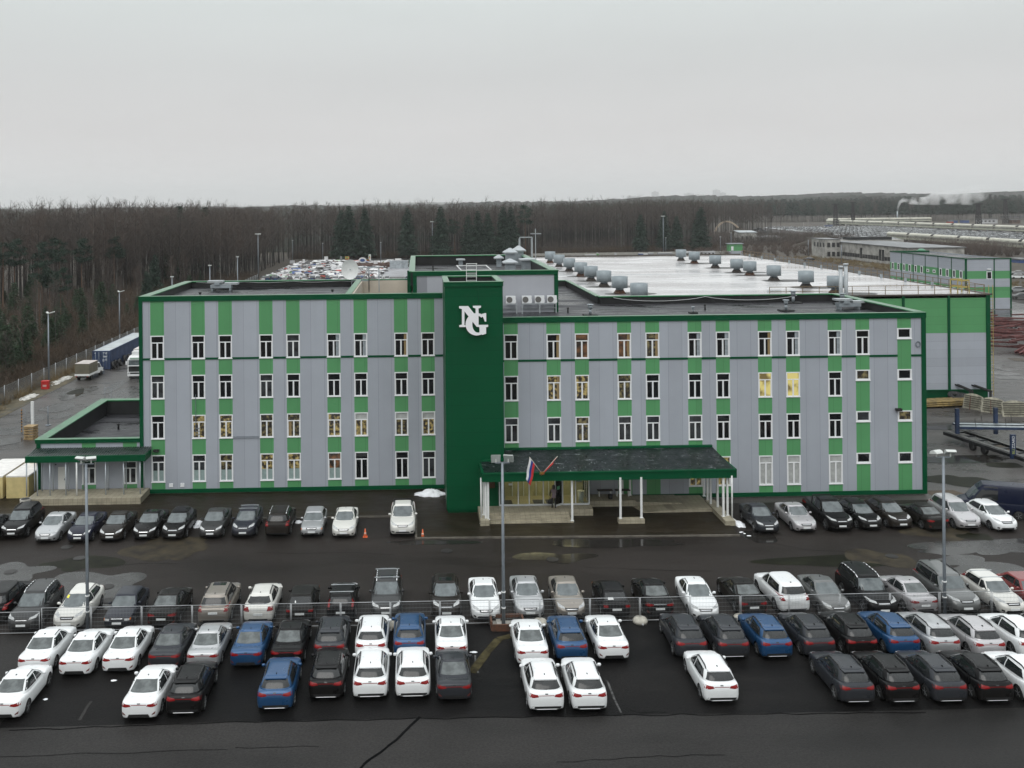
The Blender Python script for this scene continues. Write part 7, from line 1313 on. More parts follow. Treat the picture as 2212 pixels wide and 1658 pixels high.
# ------------------------------------------------------------------ trains
WGR, WGB, WGL = mat('wagon_roof', (.46, .45, .38), .5, var=.1, scale=.3), mat('wagon_side', (.38, .375, .32), .6, var=.25, scale=.25), mat('wagon_frame_shade', (.06, .06, .06), .7)
def wagon_mesh():
    L, w, h = 23.0, 3.1, 5.0; parts = []
    b = MB(); n = 8; pr = [(-w / 2 - .05, 3.9)] + [(-w / 2 * math.cos(PI * i / n), 3.95 + 1.05 * math.sin(PI * i / n)) for i in range(n + 1)] + [(w / 2 + .05, 3.9)]; k = len(pr); b.add([(x, s * L / 2, z) for s in (-1, 1) for x, z in pr], [(i, i + 1, k + i + 1, k + i) for i in range(k - 1)]); b.add(b.v[:], [tuple(range(k))[::-1], tuple(range(k, 2 * k))], 1); parts.append(('roof', b.mesh('roof', [WGR, WGL])))  # end faces coloured dark to stand for the shaded gaps between wagons
    b = MB(); b.box(-w / 2, w / 2, -L / 2, L / 2, 1.2, 2.2, 2); b.box(-w / 2, w / 2, -L / 2, L / 2, 3.3, 3.9); b.box(-w / 2 + .1, w / 2 - .1, -L / 2 + .1, L / 2 - .1, 1.9, 3.3, 1)
    for i in range(24): y = -L / 2 + i * L / 23.5; b.box(-w / 2, -w / 2 + .09, y, y + .22, 1.9, 3.3); b.box(w / 2 - .09, w / 2, y, y + .22, 1.9, 3.3)
    for z in (2.3, 2.75): b.box(-w / 2 + .01, w / 2 - .01, -L / 2, L / 2, z, z + .08)
    parts.append(('side_wall', b.mesh('side_wall', [WGB, WGL, mat('wagon_low_band', (.40, .41, .33), .6, var=.15, scale=.3)])))
    b = MB(); b.box(-w / 2 + .2, w / 2 - .2, -L / 2, L / 2, .8, 1.19); 
    for y in (-8.5, -6.7, 6.7, 8.5): b.cyl((-.9, y, .5), (.9, y, .5), .48, n=12)
    parts.append(('underframe', b.mesh('underframe', WGL))); return parts
WPA = wagon_mesh()
def train(pts, names, grp):
    for k, (x, y, rz) in enumerate(pts):
        t = empty('rail_wagon', (x, y, .3), rz, names % ('farthest' if k == len(pts) - 1 else 'nearest' if k == 0 else '%s from the front' % ['', 'second', 'third', 'fourth', 'fifth', 'sixth', 'seventh', 'eighth', 'ninth', 'tenth', 'eleventh', 'twelfth', 'thirteenth'][k]), 'rail wagon', grp)
        for nm, me in WPA: put(nm, me, t)
train([(277.5, 425 + 25.5 * i, 0) for i in range(6)], 'pale covered car wagon of the near train, %s', 'wagons of the near train')
train([(418 - (i ** 1.5) * .35, 625 + 25.5 * i, .015 * i * .5) for i in range(13)], 'pale covered car wagon of the middle train, %s', 'wagons of the middle train')
P0 = G(*r2(1310, 375)); P1 = G(*r2(330, 384)); d = (P1 - P0); nW = 5
train([(P0.x + d.x * (i + .5) / nW, P0.y + d.y * (i + .5) / nW, math.atan2(-d.x, d.y)) for i in range(nW)], 'pale covered car wagon of the far train at the forest, %s', 'wagons of the far train')
for k, (x, y, L) in enumerate(((277.5, 500, 200), (416, 780, 340))): sheet('railway_bed', [(x - 3, y - L), (x + 3, y - L), (x + 3, y + L), (x - 3, y + L)], .03 + .002 * k, mat('ballast', (.05, .047, .045), .9, var=.3, scale=.5) if 'ballast' not in MATS else MATS['ballast'])
# ------------------------------------------------------------------ floodlight masts, posts, plume, city
MST = mat('mast_steel', (.035, .033, .033), .8, spec=.1)
def mast(x, y, h, label, top=True, w=1.7):
    t = empty('lattice_mast', (x, y, 0), 0, label, 'mast', 'lattice floodlight masts of the rail yard'); b = MB()
    for sx_ in (-1, 1):
        for sy_ in (-1, 1): b.bar((sx_ * w, sy_ * w, 0), (sx_ * w * .45, sy_ * w * .45, h), .5, .5)
    n = 9
    for i in range(n):
        k0, k1 = 1 - .55 * i / n, 1 - .55 * (i + 1) / n; z0, z1 = h * i / n, h * (i + 1) / n
        for s in (-1, 1): b.bar((-w * k0, s * w * k0, z0), (w * k1, s * w * k1, z1), .3, .3); b.bar((w * k0, s * w * k0, z0), (-w * k1, s * w * k1, z1), .3, .3); b.bar((s * w * k0, -w * k0, z0), (s * w * k1, w * k1, z1), .3, .3)
    b.build('lattice', MST, t)
    b = MB(); b.box(-w * 2.0, w * 2.0, -w * .6, w * .6, h, h + .35); [b.box(-w * 1.9 + i * w * .75, -w * 1.9 + i * w * .75 + .8, -w * .7, -w * .5, h + .35, h + 1.0) for i in range(5)]; b.build('platform', MST, t)
for (x, yb, yt, lb) in ((403, 405, 205, 'lattice mast at the left end of the middle train'), (570, 398, 188, 'slimmer lattice mast second from the left'), (1775, 440, 203, 'thick lattice mast behind the middle train on the right'), (1890, 330, 112, 'tall far lattice mast rising over the forest'), (2035, 385, 158, 'lattice mast nearest the right edge')):
    g = G(*r2(x, yb)); h = A(*r2(x, yt), g.y).z; mast(g.x, g.y, h, lb, w=1.3 if x in (570, 1890) else 1.8)
for k, (x, yb, yt) in enumerate(((95, 432, 372), (138, 432, 345), (290, 450, 390), (497, 455, 388), (1860, 500, 430), (2000, 680, 600), (458, 770, 590), (577, 690, 550), (140, 700, 540))):
    g = G(*r2(x, yb)); h = A(*r2(x, yt), g.y).z; b = MB(); b.cyl((0, 0, 0), (0, 0, h), .22 if k < 4 else .13, n=6); tag(b.build('yard_post', CONC if k < 4 else POLE, loc=(g.x, g.y, 0)), 'thin pale post, number counted nowhere' if False else ('thin white post at the left end of the far car lot', 'taller thin white post at the left end of the far car lot', 'thin white post in the far car lot under the left mast', 'thin white post in the far car lot under the second mast', 'thin pale post among the far cars on the right', 'thin post beside the near train', 'thin post before the old hall', 'dark post before the old hall roof', 'thin wooden post by the rusty shed')[k], 'post')
for k, (pt, top, lb) in enumerate(((f4(85, 575), f3(1877, 480), 'thin lamp post at the far fence corner left of the scrap yard'), (f3(1722, 812), f3(1722, 645), 'lamp post behind the left wing, second from the left'), (f3(1521, 812), f3(1525, 708), 'lamp post behind the left wing, nearest the roof duct'), (f4(475, 480), f4(475, 362), 'lamp post with a double head at the back of the scrap yard, left one'), (f4(825, 500), f4(825, 358), 'lamp post with a double head at the back of the scrap yard, right one'), (f4(1137, 450), f4(1140, 233), 'tall grey lamp post rising behind the upper storey'), (f4(1568, 430), f4(1568, 330), 'lamp post just left of the tall roof shafts'), (w7(1308, 225), sp(553, 500), 'tall grey lamp post behind the white roof'), (w7(1330, 225), sp(572, 722), 'shorter lamp post beside the tall one behind the white roof'), (w7(1825, 235), sp(1140, 712), 'lamp post left of the green kiosk'), (w7(1922, 240), sp(1250, 672), 'lamp post right behind the green kiosk'), (f3(1247, 850), f3(1247, 790), 'lamp post showing over the left roof corner'), (f4(293, 480), f4(296, 345), 'lamp post against the forest left of the scrap yard'))):
    g = G(*pt); 
    if k in (1, 2, 11): g = Vector((-52, (240, 212, 175)[k if k < 3 else 2], 0)); g.x = A(*pt, g.y).x
    h = A(*top, g.y).z; t = empty('lamp_post', (g.x, g.y, 0), 0, lb, 'lamp post', 'lamp posts far behind the building'); MB().cyl((0, 0, 0), (0, 0, h), .22 if h > 14 else .13, .12 if h > 14 else .08, n=7).build('pole', POLE, t); b = MB(); hw_ = .95 if h > 14 else .28; b.box(-hw_, hw_, -.2, .2, h, h + (.3 if h > 14 else .16)); b.build('lamp_head', HEADC, t)
# steam plume over the forest
pm = bpy.data.materials.new('steam'); pm.use_nodes = True; n = pm.node_tree.nodes; n.clear(); l = pm.node_tree.links; o = n.new('ShaderNodeOutputMaterial'); v = n.new('ShaderNodeVolumePrincipled'); v.inputs['Color'].default_value = (.97, .97, .97, 1)
tcx = n.new('ShaderNodeTexCoord'); nz = n.new('ShaderNodeTexNoise'); nz.inputs['Scale'].default_value = .11; nz.inputs['Detail'].default_value = 4; l.new(tcx.outputs['Object'], nz.inputs['Vector']); mr = n.new('ShaderNodeMapRange'); mr.inputs['From Min'].default_value = .40; mr.inputs['From Max'].default_value = .68; mr.inputs['To Max'].default_value = 1
sxx = n.new('ShaderNodeSeparateXYZ'); l.new(tcx.outputs['Object'], sxx.inputs[0]); fd = n.new('ShaderNodeMapRange'); fd.inputs['From Min'].default_value = 0; fd.inputs['From Max'].default_value = 105; fd.inputs['To Min'].default_value = .5; fd.inputs['To Max'].default_value = .016; l.new(sxx.outputs['X'], fd.inputs['Value'])
ml = n.new('ShaderNodeMath'); ml.operation = 'MULTIPLY'; l.new(nz.outputs['Fac'], mr.inputs['Value']); l.new(mr.outputs[0], ml.inputs[0]); l.new(fd.outputs[0], ml.inputs[1]); l.new(ml.outputs[0], v.inputs['Density']); l.new(v.outputs[0], o.inputs['Volume'])
g0 = A(*r2(995, 268), 1060); path = [(995, 268, 4), (1003, 225, 6), (1020, 180, 10), (1060, 155, 14), (1120, 165, 20), (1190, 170, 24), (1270, 165, 24), (1360, 145, 26), (1470, 135, 30), (1580, 130, 34), (1700, 115, 36), (1830, 90, 34)]
bmp = bmesh.new()
rr = [(A(*r2(x, y), 1060) - g0, q * 1060 / 2100 / 2.9337 / 1.51627 * (1.7 + .7 * (q > 25))) for x, y, q in path]; V = []; NN = 14
for i, (c, q) in enumerate(rr):
    dd = (rr[min(i + 1, len(rr) - 1)][0] - rr[max(i - 1, 0)][0]).normalized(); u_ = Vector((-dd.z, 0, dd.x)); w_ = Vector((0, 1, 0))
    V.append([bmp.verts.new(c + u_ * q * math.cos(2 * PI * j / NN) * (1 + .15 * math.sin(i * 2 + j)) + w_ * q * math.sin(2 * PI * j / NN)) for j in range(NN)])
for i in range(len(V) - 1):
    for j in range(NN): bmp.faces.new([V[i][j], V[i][(j + 1) % NN], V[i + 1][(j + 1) % NN], V[i + 1][j]])
bmp.faces.new(V[0][::-1]); bmp.faces.new(V[-1]); bmesh.ops.recalc_face_normals(bmp, faces=bmp.faces)
me = bm_mesh('steam_plume', bmp, [pm]); o = put('steam_plume', me, None, g0); o['kind'] = 'stuff'
t = empty('chimney', (g0.x, 1060, 0), 0, 'thin chimney in the forest giving off the white steam', 'chimney'); MB().cyl((0, 0, 0), (0, 0, g0.z), .9, .7, n=10).build('stack', GALV, t)
CITY = mat('tower_block', (.30, .29, .30), .8); r_ = random.Random(12)
cities = [(20, 310, 360), (60, 312, 60), (110, 318, 60), (150, 318, 40), (213, 290, 44), (273, 290, 46), (460, 245, 52), (750, 305, 60), (835, 262, 78), (905, 275, 40), (945, 280, 60), (985, 278, 36), (1060, 282, 50), (1100, 260, 30), (1125, 226, 50), (1160, 255, 34), (1200, 286, 60)]
nm_ = ['far low blocks at the left of the skyline', 'far pale low block on the skyline, first from the left', 'far pale low block on the skyline, second from the left', 'far pale low block on the skyline, third from the left', 'left one of two equal far tower blocks', 'right one of two equal far tower blocks', 'far lone tower block with a domed top', 'far low terrace left of the wide block', 'far wide slab block on the skyline', 'far block just right of the wide slab', 'far stepped block on the skyline', 'far narrow block left of the tallest tower group', 'far shoulder block left of the tallest tower', 'far narrow block leaning on the tallest tower', 'far tallest tower on the skyline', 'far block right of the tallest tower', 'far low block ending the tower group on the right']
for k, (x, yt, w) in enumerate(cities):
    if k == 0: continue
    D_ = 12500; a = A(*sp(x - w / 2, yt), D_); c = A(*sp(x + w / 2, yt), D_); t = empty('tower_block', ((a.x + c.x) / 2, D_ + (k % 3) * 60, 0), 0, nm_[k], 'tower block', 'far city skyline'); W2 = (c.x - a.x) / 2; b = MB(); b.box(-W2, W2, -60, 60, 0, a.z); b.build('wall', CITY, t)
    b = MB(); b.box(-W2 * .4, W2 * .4, -8, 8, a.z, a.z + 8); b.build('roof', CITY, t)
# ------------------------------------------------------------------ trees
BARK = mat('bark', (.030, .026, .023), .9, var=.3, scale=1.5); BIRCH = mat('birch_bark', (.20, .185, .165), .8, col2=(.08, .075, .068), scale=1.2, stretch=(1, 1, .5)); TWIG = mat('bare_twigs', (.070, .057, .049), .9, var=.25, scale=.15); TWIG2 = mat('reddish_twigs', (.079, .058, .047), .9, var=.2, scale=.15)
NEEDLE = mat('needles', (.014, .034, .020), .8, var=.35, scale=.5); PINEN = mat('young_needles', (.022, .046, .019), .8, var=.35, scale=.6)
rng = np.random.default_rng(5)
def sliver(P0, P1, w, r):
    """thin flat twigs, one quad each, turned at random about their own length"""
    d = P1 - P0; a = r.normal(size=d.shape); n = np.cross(d, a); n /= np.linalg.norm(n, axis=1, keepdims=True) + 1e-9; n *= w[:, None] / 2
    V = np.stack([P0 - n, P0 + n, P1 + n * .35, P1 - n * .35], 1).reshape(-1, 3); F = np.arange(len(V)).reshape(-1, 4); return V, F
def bare_tree(H, r, n1=34, n2=8, n3=3, tw=.035, spread=1.0, base=.38):
    t = r.uniform(base, .97, n1); az = r.uniform(0, 2 * PI, n1); L = (1.12 - t) * H * .42 * r.uniform(.6, 1.15, n1) * spread; up = r.uniform(.7, 1.5, n1)
    P0 = np.stack([np.zeros(n1), np.zeros(n1), t * H], 1); D = np.stack([np.cos(az), np.sin(az), up], 1); D /= np.linalg.norm(D, axis=1, keepdims=True); P1 = P0 + D * L[:, None]
    V1, F1 = sliver(P0, P1, np.full(n1, tw * 2.4), r)
    u = r.uniform(.2, 1, (n1, n2)); Q0 = (P0[:, None] + (P1 - P0)[:, None] * u[..., None]).reshape(-1, 3); D2 = np.repeat(D, n2, 0) * .8 + r.normal(size=(n1 * n2, 3)) * .55 + [0, 0, .35]; D2 /= np.linalg.norm(D2, axis=1, keepdims=True); L2 = r.uniform(.7, 2.0, n1 * n2) * H / 20; Q1 = Q0 + D2 * L2[:, None]; V2, F2 = sliver(Q0, Q1, np.full(n1 * n2, tw), r)
    m = n1 * n2; u3 = r.uniform(.3, 1, (m, n3)); R0 = (Q0[:, None] + (Q1 - Q0)[:, None] * u3[..., None]).reshape(-1, 3); D3 = np.repeat(D2, n3, 0) + r.normal(size=(m * n3, 3)) * .6 + [0, 0, .3]; D3 /= np.linalg.norm(D3, axis=1, keepdims=True); R1 = R0 + D3 * r.uniform(.4, 1.1, (m * n3, 1)) * H / 20; V3, F3 = sliver(R0, R1, np.full(m * n3, tw * .8), r)
    V = np.concatenate([V1, V2, V3]); F = np.concatenate([F1, F2 + len(V1), F3 + len(V1) + len(V2)]); return V, F
def trunk_mesh(H, r0, m, bend):
    b = MB(); n = 6; p = Vector((0, 0, -.2)); k = 6
    for i in range(k):
        a = Vector((bend * math.sin(i * .8), bend * math.cos(i * 1.1), H * i / k)); c = Vector((bend * math.sin((i + 1) * .8), bend * math.cos((i + 1) * 1.1), H * (i + 1) / k)); b.cyl(a, c, r0 * (1 - .85 * i / k), r0 * (1 - .85 * (i + 1) / k), n=n, cap=False, m=0)
    return b.mesh('trunk', m)
def conifer(H, r, n=26, w=.24, base=.12):
    V, F = [], []; off = 0
    for i in range(n):
        z = H * (base + (1 - base) * i / n); R_ = (1 - i / n) ** .68 * H * .215 * r.uniform(.75, 1.15) + .15; k = 13
        az = r.uniform(0, 2 * PI, k); P0 = np.stack([np.zeros(k), np.zeros(k), np.full(k, z)], 1); P1 = P0 + np.stack([np.cos(az) * R_, np.sin(az) * R_, r.uniform(-.32, .02, k) * R_], 1)
        v, f = sliver(P0, P1, np.full(k, .12), r); V.append(v); F.append(f + off); off += len(v); q = 9
        u = r.uniform(.15, 1, (k, q)); S0 = (P0[:, None] + (P1 - P0)[:, None] * u[..., None]).reshape(-1, 3); dd = r.normal(size=(k * q, 3)) * [1, 1, .35]; dd /= np.linalg.norm(dd, axis=1, keepdims=True); v, f = sliver(S0, S0 + dd * (R_ * .32 + .2) + [0, 0, -.12 * R_], np.full(k * q, w * (H / 16) * 1.15), r); V.append(v); F.append(f + off); off += len(v)
    return np.concatenate(V), np.concatenate(F)
def pine(H, r):
    V, F = [], []; off = 0; k = 26
    for i in range(k):
        z = H * r.uniform(.62, .98); rad = H * .13 * (1.25 - (z / H - .6)) * r.uniform(.3, 1); az = r.uniform(0, 2 * PI); c = np.array([rad * math.cos(az), rad * math.sin(az), z]); q = 70
        d = r.normal(size=(q, 3)); d /= np.linalg.norm(d, axis=1, keepdims=True); S0 = c + d * r.uniform(0, .9, (q, 1)) * [1, 1, .5] * H / 18; v, f = sliver(S0, S0 + d * .5, np.full(q, .22), r); V.append(v); F.append(f + off); off += len(v)
    return np.concatenate(V), np.concatenate(F)
VAR = []
for k in range(6):
    H = 20.0; V, F = bare_tree(H, rng, spread=(1.0, .8, 1.2, .9, .7, 1.1)[k], n1=42, base=(.28, .36, .22, .42, .32, .18)[k]); VAR.append(('bare', trunk_mesh(H, (.17, .14, .2, .13, .12, .16)[k], BIRCH if k in (1, 3) else BARK, .18), np_mesh('crown', V, F, TWIG2 if k % 2 else TWIG)))
CON = []
for k in range(3): V, F = conifer(18.0, rng); CON.append(('spruce', trunk_mesh(17.0, .2, BARK, .05), np_mesh('crown', V, F, NEEDLE)))
for k in range(2): V, F = pine(20.0, rng); CON.append(('pine', trunk_mesh(19.0, .2, mat('pine_bark', (.11, .06, .035), .9), .1), np_mesh('crown', V, F, NEEDLE)))
V, F = conifer(6.0, rng, n=18, w=.2, base=.03); YNG = ('young_spruce', trunk_mesh(5.8, .07, BARK, .02), np_mesh('crown', V, F, PINEN))
NT = [0]
def tree(v, x, y, s, name, label, cat, group, sz=1.0):
    t = empty(name, (x, y, 0), random.uniform(0, 6.28), label, cat, group); t.scale = (s, s, s * sz); put('trunk', v[1], t); put('crown', v[2], t); NT[0] += 1; return t
random.seed(21)
# the two edges of the wood: along the left fence and across the back; nearest trees one by one
taken = []
def free(x, y, d):
    if any(abs(x - a) < d and abs(y - c) < d for a, c in taken): return False
    taken.append((x, y)); return True
cnt = 0
def edge_x(y): return -57 - max(0, 292 - y) * .78
cand = []
for _ in range(2600):
    y = random.uniform(228, 425); x = edge_x(y) - random.uniform(0, 1) ** 1.5 * 66
    if x > -.45 * y - 4: cand.append((x, y))
for _ in range(1500):
    x = random.uniform(-60, 150); cand.append((x, (424 + 60 * (1 - min(1, max(0, (x + 60) / 60))) * .0 + max(0, x) * .30 + (20 if x > 20 else 8) + random.uniform(0, 1) ** 1.4 * 60)))
for _ in range(500): x = random.uniform(120, 260); cand.append((x, 560 + (x - 120) * .9 + random.uniform(0, 60)))
random.shuffle(cand); pts = []
for x, y in cand:
    if free(x, y, 2.3): pts.append((x, y))
def vis(x, y): return (edge_x(y) - x) * 4.0 if x < -52 and y < 424 else 120 + (y - 424 - max(0, x) * .3) * 3.0
pts.sort(key=lambda p: vis(*p)); NEAR = 262; far_pts = pts[NEAR:]
LBL = {'bare': ('tall bare grey brown tree of the wood edge, one of many alike', 'slender bare birch with a pale trunk at the wood edge, one of many alike')}
for i, (x, y) in enumerate(pts[:NEAR]):
    k = random.choice((0, 0, 1, 2, 2, 4, 4, 5, 0, 2, 5, 3)); v = VAR[k]; s = random.uniform(.84, 1.17)
    bi = k in (1, 3); tree(v, x, y, s, 'bare_birch' if bi else 'bare_tree', LBL['bare'][1 if bi else 0], 'tree', 'bare birches of the wood edge' if bi else 'bare trees of the wood edge')
# evergreens the photograph singles out: place by their tops
def ever(px, Y, kind, label, group='evergreens standing out of the wood', hs=1.0, name=None):
    if Y > 432:
        for _ in range(3): Y = 426 + .3 * max(0, A(px[0], px[1], Y).x)
    a = A(px[0], px[1], Y); v = CON[kind] if kind < 5 else YNG; h0 = {0: 18, 1: 18, 2: 18, 3: 20, 4: 20, 5: 6}[kind]; s = a.z / h0; return tree(v, a.x, Y, s, name or ('spruce' if kind < 3 else 'pine'), label, 'tree', group)
for px, Y, k, lb in ((f3(1300, 262), 330, 0, 'dark spruce with a high top standing above the left wood'), (f3(1205, 330), 300, 1, 'dark narrow spruce just left of the highest one in the left wood'), (f3(1485, 272), 345, 2, 'thin spruce top right of the highest spruce in the left wood'), (f3(1765, 335), 400, 0, 'faint spruce top among bare crowns behind the left wing'), (f3(430, 485), 240, 3, 'dark green pine low in the left wood with a rounded top'), (f3(825, 480), 262, 3, 'upright green pine midway in the left wood'), (f3(590, 510), 250, 4, 'green pine between two others in the left wood'), (f3(300, 535), 238, 4, 'green pine left of the rounded one'), (f3(20, 500), 228, 3, 'green pine at the left edge, upper one'), (f3(105, 515), 232, 4, 'green pine near the left edge, beside the upper one'), (f3(280, 650), 190, 3, 'dark pine lower down at the left, over the young spruces'), (f3(440, 720), 188, 4, 'broad dark pine low at the left above the fence'), (f3(1120, 620), 262, 0, 'dark spruce just left of the left wing roof'), (f3(1060, 740), 235, 1, 'dark spruce low beside the left wing corner'), (f3(1455, 740), 290, 5, 'small green spruce behind the left roof'), (f3(360, 700), 200, 3, 'dark pine between the two low pines at the left'),
        (f4(630, 128), 440, 0, 'twin topped dark spruce in the wood behind, left part'), (f4(582, 155), 436, 1, 'dark spruce beside the twin topped one'), (f4(727, 145), 450, 2, 'dark spruce between the twin topped one and the lone one'), (f4(985, 140), 455, 0, 'lone dark spruce in the middle of the wood behind'), (f4(1185, 132), 470, 1, 'faint dark spruce left of the broad bare crown'), (f4(1270, 208), 455, 3, 'round dark evergreen right of the tall lamp post'), (f4(1410, 160), 460, 2, 'dark spruce under the broad bare crown'), (f4(1472, 172), 458, 1, 'slim dark spruce left of the great pair'), (f4(1562, 135), 462, 0, 'great dark spruce, left one of the pair above the roof shafts'), (f4(1608, 138), 465, 2, 'great dark spruce, right one of the pair above the roof shafts'), (f4(1695, 130), 468, 4, 'pine with a crooked top right of the great pair'), (f4(1352, 185), 470, 1, 'dim dark spruce behind the broad bare crown'),
        (sp(555, 435), 500, 0, 'dark spruce right behind the tall lamp post'), (sp(683, 488), 505, 1, 'dark narrow spruce between the tall lamp post and the giant'), (sp(935, 392), 505, 2, 'giant dark conifer left of the bare arch'), (sp(310, 470), 500, 0, 'dark spruce left of the forked pale birch'), (sp(905, 440), 520, 1, 'dark conifer leaning on the giant one')):
    ever(px, Y, k, lb)
r_ = random.Random(31)
for k in range(84):
    y = r_.uniform(122, 250); x = -56 - r_.uniform(0, .42 * y - 44); s = r_.uniform(.5, 1.35); tree(YNG, x, y, s, 'young_spruce', 'young green spruce low at the foot of the left wood, one of many alike', 'tree', 'young spruces at the foot of the left wood')
for k in range(46):
    y = r_.uniform(130, 285); x = -56 - r_.uniform(0, .40 * y - 44); tree(VAR[k % 6], x, y, r_.uniform(.3, .62), 'bare_sapling', 'thin bare sapling in the scrub between fence and left wood, one of many alike', 'tree', 'bare saplings in the scrub')
# everything deeper in the wood reads as one mass
def merged(name, positions, makers, mats, smin=.9, smax=1.15, trunk_w=.22, extra_h=0.0):
    Vs, Fs, Ms = [], [], []; off = 0
    for (x, y) in positions:
        V, F, k = makers[rng.integers(len(makers))]; s = rng.uniform(smin, smax); a = rng.uniform(0, 6.28); c, q = math.cos(a), math.sin(a); W = V.copy() * s; X = W[:, 0] * c - W[:, 1] * q + x; Y = W[:, 0] * q + W[:, 1] * c + y; Vs.append(np.stack([X, Y, W[:, 2] + extra_h(x, y) if callable(extra_h) else W[:, 2]], 1)); Fs.append(F + off); Ms.append(k); off += len(V)
    o = put(name, np_mesh(name, np.concatenate(Vs), np.concatenate(Fs), mats, np.concatenate(Ms))); o['kind'] = 'stuff'; return o
def low_tree(H=20, n1=18, n2=6, n3=2, tw=.07, pale=False):
    V, F = bare_tree(H, rng, n1, n2, n3, tw, 1.0, .4); k = np.zeros(len(F), int); P0 = np.array([[0, 0, -.2], [0, 0, -.2]]); P1 = np.array([[0, 0, H * .95], [0.05, 0.0, H * .95]]); v = []
    for a in (0, PI / 3, 2 * PI / 3): w = .17; v += [[-w * math.cos(a), -w * math.sin(a), -.2], [w * math.cos(a), w * math.sin(a), -.2], [w * .25 * math.cos(a), w * .25 * math.sin(a), H * .95], [-w * .25 * math.cos(a), -w * .25 * math.sin(a), H * .95]]
    v = np.array(v); f = np.arange(12).reshape(3, 4) + len(V); return np.concatenate([V, v]), np.concatenate([F, f]), np.concatenate([k, np.full(3, 2 if pale else 1)])
def low_con(H=19):
    V, F = conifer(H, rng, 10, .5); return V, F[::1], np.full(len(F), 3)
MK = [low_tree(21), low_tree(24), low_tree(22, pale=True), low_tree(19.5), low_tree(22, 16, 5, 2), low_tree(21)]
merged('deep_wood', far_pts[:1500], MK, [TWIG, BARK, BIRCH, NEEDLE])
# far woods: right-hand hillside behind the trains, and the low wooded horizon all along
def hill(x, y): return max(0.0, min(1, (y - 1080) / 1500)) * 34 * min(1, max(.12, (x + 100) / 900))
fp_ = []
for _ in range(2300):
    y = 1085 + random.uniform(0, 1) ** 1.6 * 420; x = random.uniform(150, 850) * y / 1085; fp_.append((x, y))
MK2 = [low_tree(20, 10, 5, 2, .16), low_tree(21, 10, 4, 2, .16, True), low_tree(19, 9, 5, 2, .17)]
for _ in range(3): V, F = conifer(21, rng, 7, .9, .45); MK2.append((V[::1], F, np.full(len(F), 3)))
merged('far_hillside_wood', fp_, MK2, [TWIG, BARK, BIRCH, NEEDLE], .95, 1.1, extra_h=hill)
def woods_sheet(name, rows, m, seed, x0, x1, n, hfun, yf=lambda x: 0):
    """distant woods: rough canopy ridges one behind the other, each with its own saw-tooth of crowns"""
    r = np.random.default_rng(seed); Vs, Fs = [], []; off = 0
    for y in rows:
        xs = np.linspace(x0 * y / 1000, x1 * y / 1000, n); top = np.array([hfun(x, y) for x in xs]) + 14 + 5.5 * r.random(n) + 3 * np.sin(xs * .013 + y); dep = 90 + .03 * y; yo = np.array([yf(x) for x in xs]); y0 = y; y = y + yo
        A_ = np.stack([xs, y, np.array([hfun(x, y0) for x in xs]) - 2], 1); B_ = np.stack([xs, y + r.uniform(0, 15, n), top], 1); C_ = np.stack([xs, y + dep, top - 3], 1); D_ = np.stack([xs, y + dep, np.zeros(n) - 2], 1)
        Vs.append(np.concatenate([A_, B_, C_, D_])); i = np.arange(n - 1)
        for k in range(3): Fs.append(np.stack([k * n + i, k * n + i + 1, (k + 1) * n + i + 1, (k + 1) * n + i], 1) + off)
        off += 4 * n
    o = put(name, np_mesh(name, np.concatenate(Vs), np.concatenate(Fs), m)); o['kind'] = 'stuff'; return o
WOODM = mat('far_wood', (.045, .042, .038), .95, col2=(.022, .030, .022), scale=.02)
def hz(x, y): return max(0, (y - 1500) / 4000) * 14 * max(0, min(1.6, (x / max(y, 1) + .25) * 2.2)) + hill(x, y) * .55 * (y < 2600)
woods_sheet('distant_woods', [640, 760, 900, 1500, 1900, 2500, 3300, 4300, 5200], WOODM, 3, -520, 760, 420, lambda x, y: (hz(x, y) - (1.5 if y < 1000 else 0)) if not (y < 1000 and x > 60) else -25)
woods_sheet('wood_behind_the_edge', [497], WOODM, 8, -500, 320, 260, lambda x, y: -3.0, lambda x: .36 * max(0, x))
def hills():
    b = MB(); n, m = 60, 16; r = random.Random(2)
    for j in range(m):
        y = 7000 + j * 250
        for i in range(n): x = -6000 + i * 220; b.v.append((x, y, 6 + 12 * math.sin(i * .21 + 1.3) + 8 * math.sin(i * .53) + (55 * max(0, (i - 30) / 30)) - 40 * (j == 0) + j * 1.5))
    for j in range(m - 1):
        for i in range(n - 1): a = j * n + i; b.f.append([a, a + 1, a + n + 1, a + n]); b.m.append(0); b.sm.append(True)
    o = b.build('hills', WOODM); o['kind'] = 'structure'
hills()
# brush and dead undergrowth along the edge of the wood
def brush(name, pos, m, hmin=.8, hmax=2.6, k=34, w=.03):
    Vs, Fs = [], []; off = 0
    for x, y in pos:
        h = rng.uniform(hmin, hmax); P0 = np.stack([rng.normal(0, .25, k) + x, rng.normal(0, .25, k) + y, np.zeros(k)], 1); d = np.stack([rng.normal(0, .4, k), rng.normal(0, .4, k), rng.uniform(.6, 1.1, k)], 1); P1 = P0 + d * h; v, f = sliver(P0, P1, np.full(k, w), rng); Vs.append(v); Fs.append(f + off); off += len(v)
        u = rng.uniform(.3, 1, (k, 2)); S0 = (P0[:, None] + (P1 - P0)[:, None] * u[..., None]).reshape(-1, 3); S1 = S0 + rng.normal(size=S0.shape) * .35 + [0, 0, .3]; v, f = sliver(S0, S1, np.full(len(S0), w * .8), rng); Vs.append(v); Fs.append(f + off); off += len(v)
    o = put(name, np_mesh(name, np.concatenate(Vs), np.concatenate(Fs), m)); o['kind'] = 'stuff'; return o
bp_ = [(-52.2 - abs(rng.normal(0, 22)), rng.uniform(108, 320)) for _ in range(2600)] + [(rng.uniform(-56, 150), 0) for _ in range(1500)]
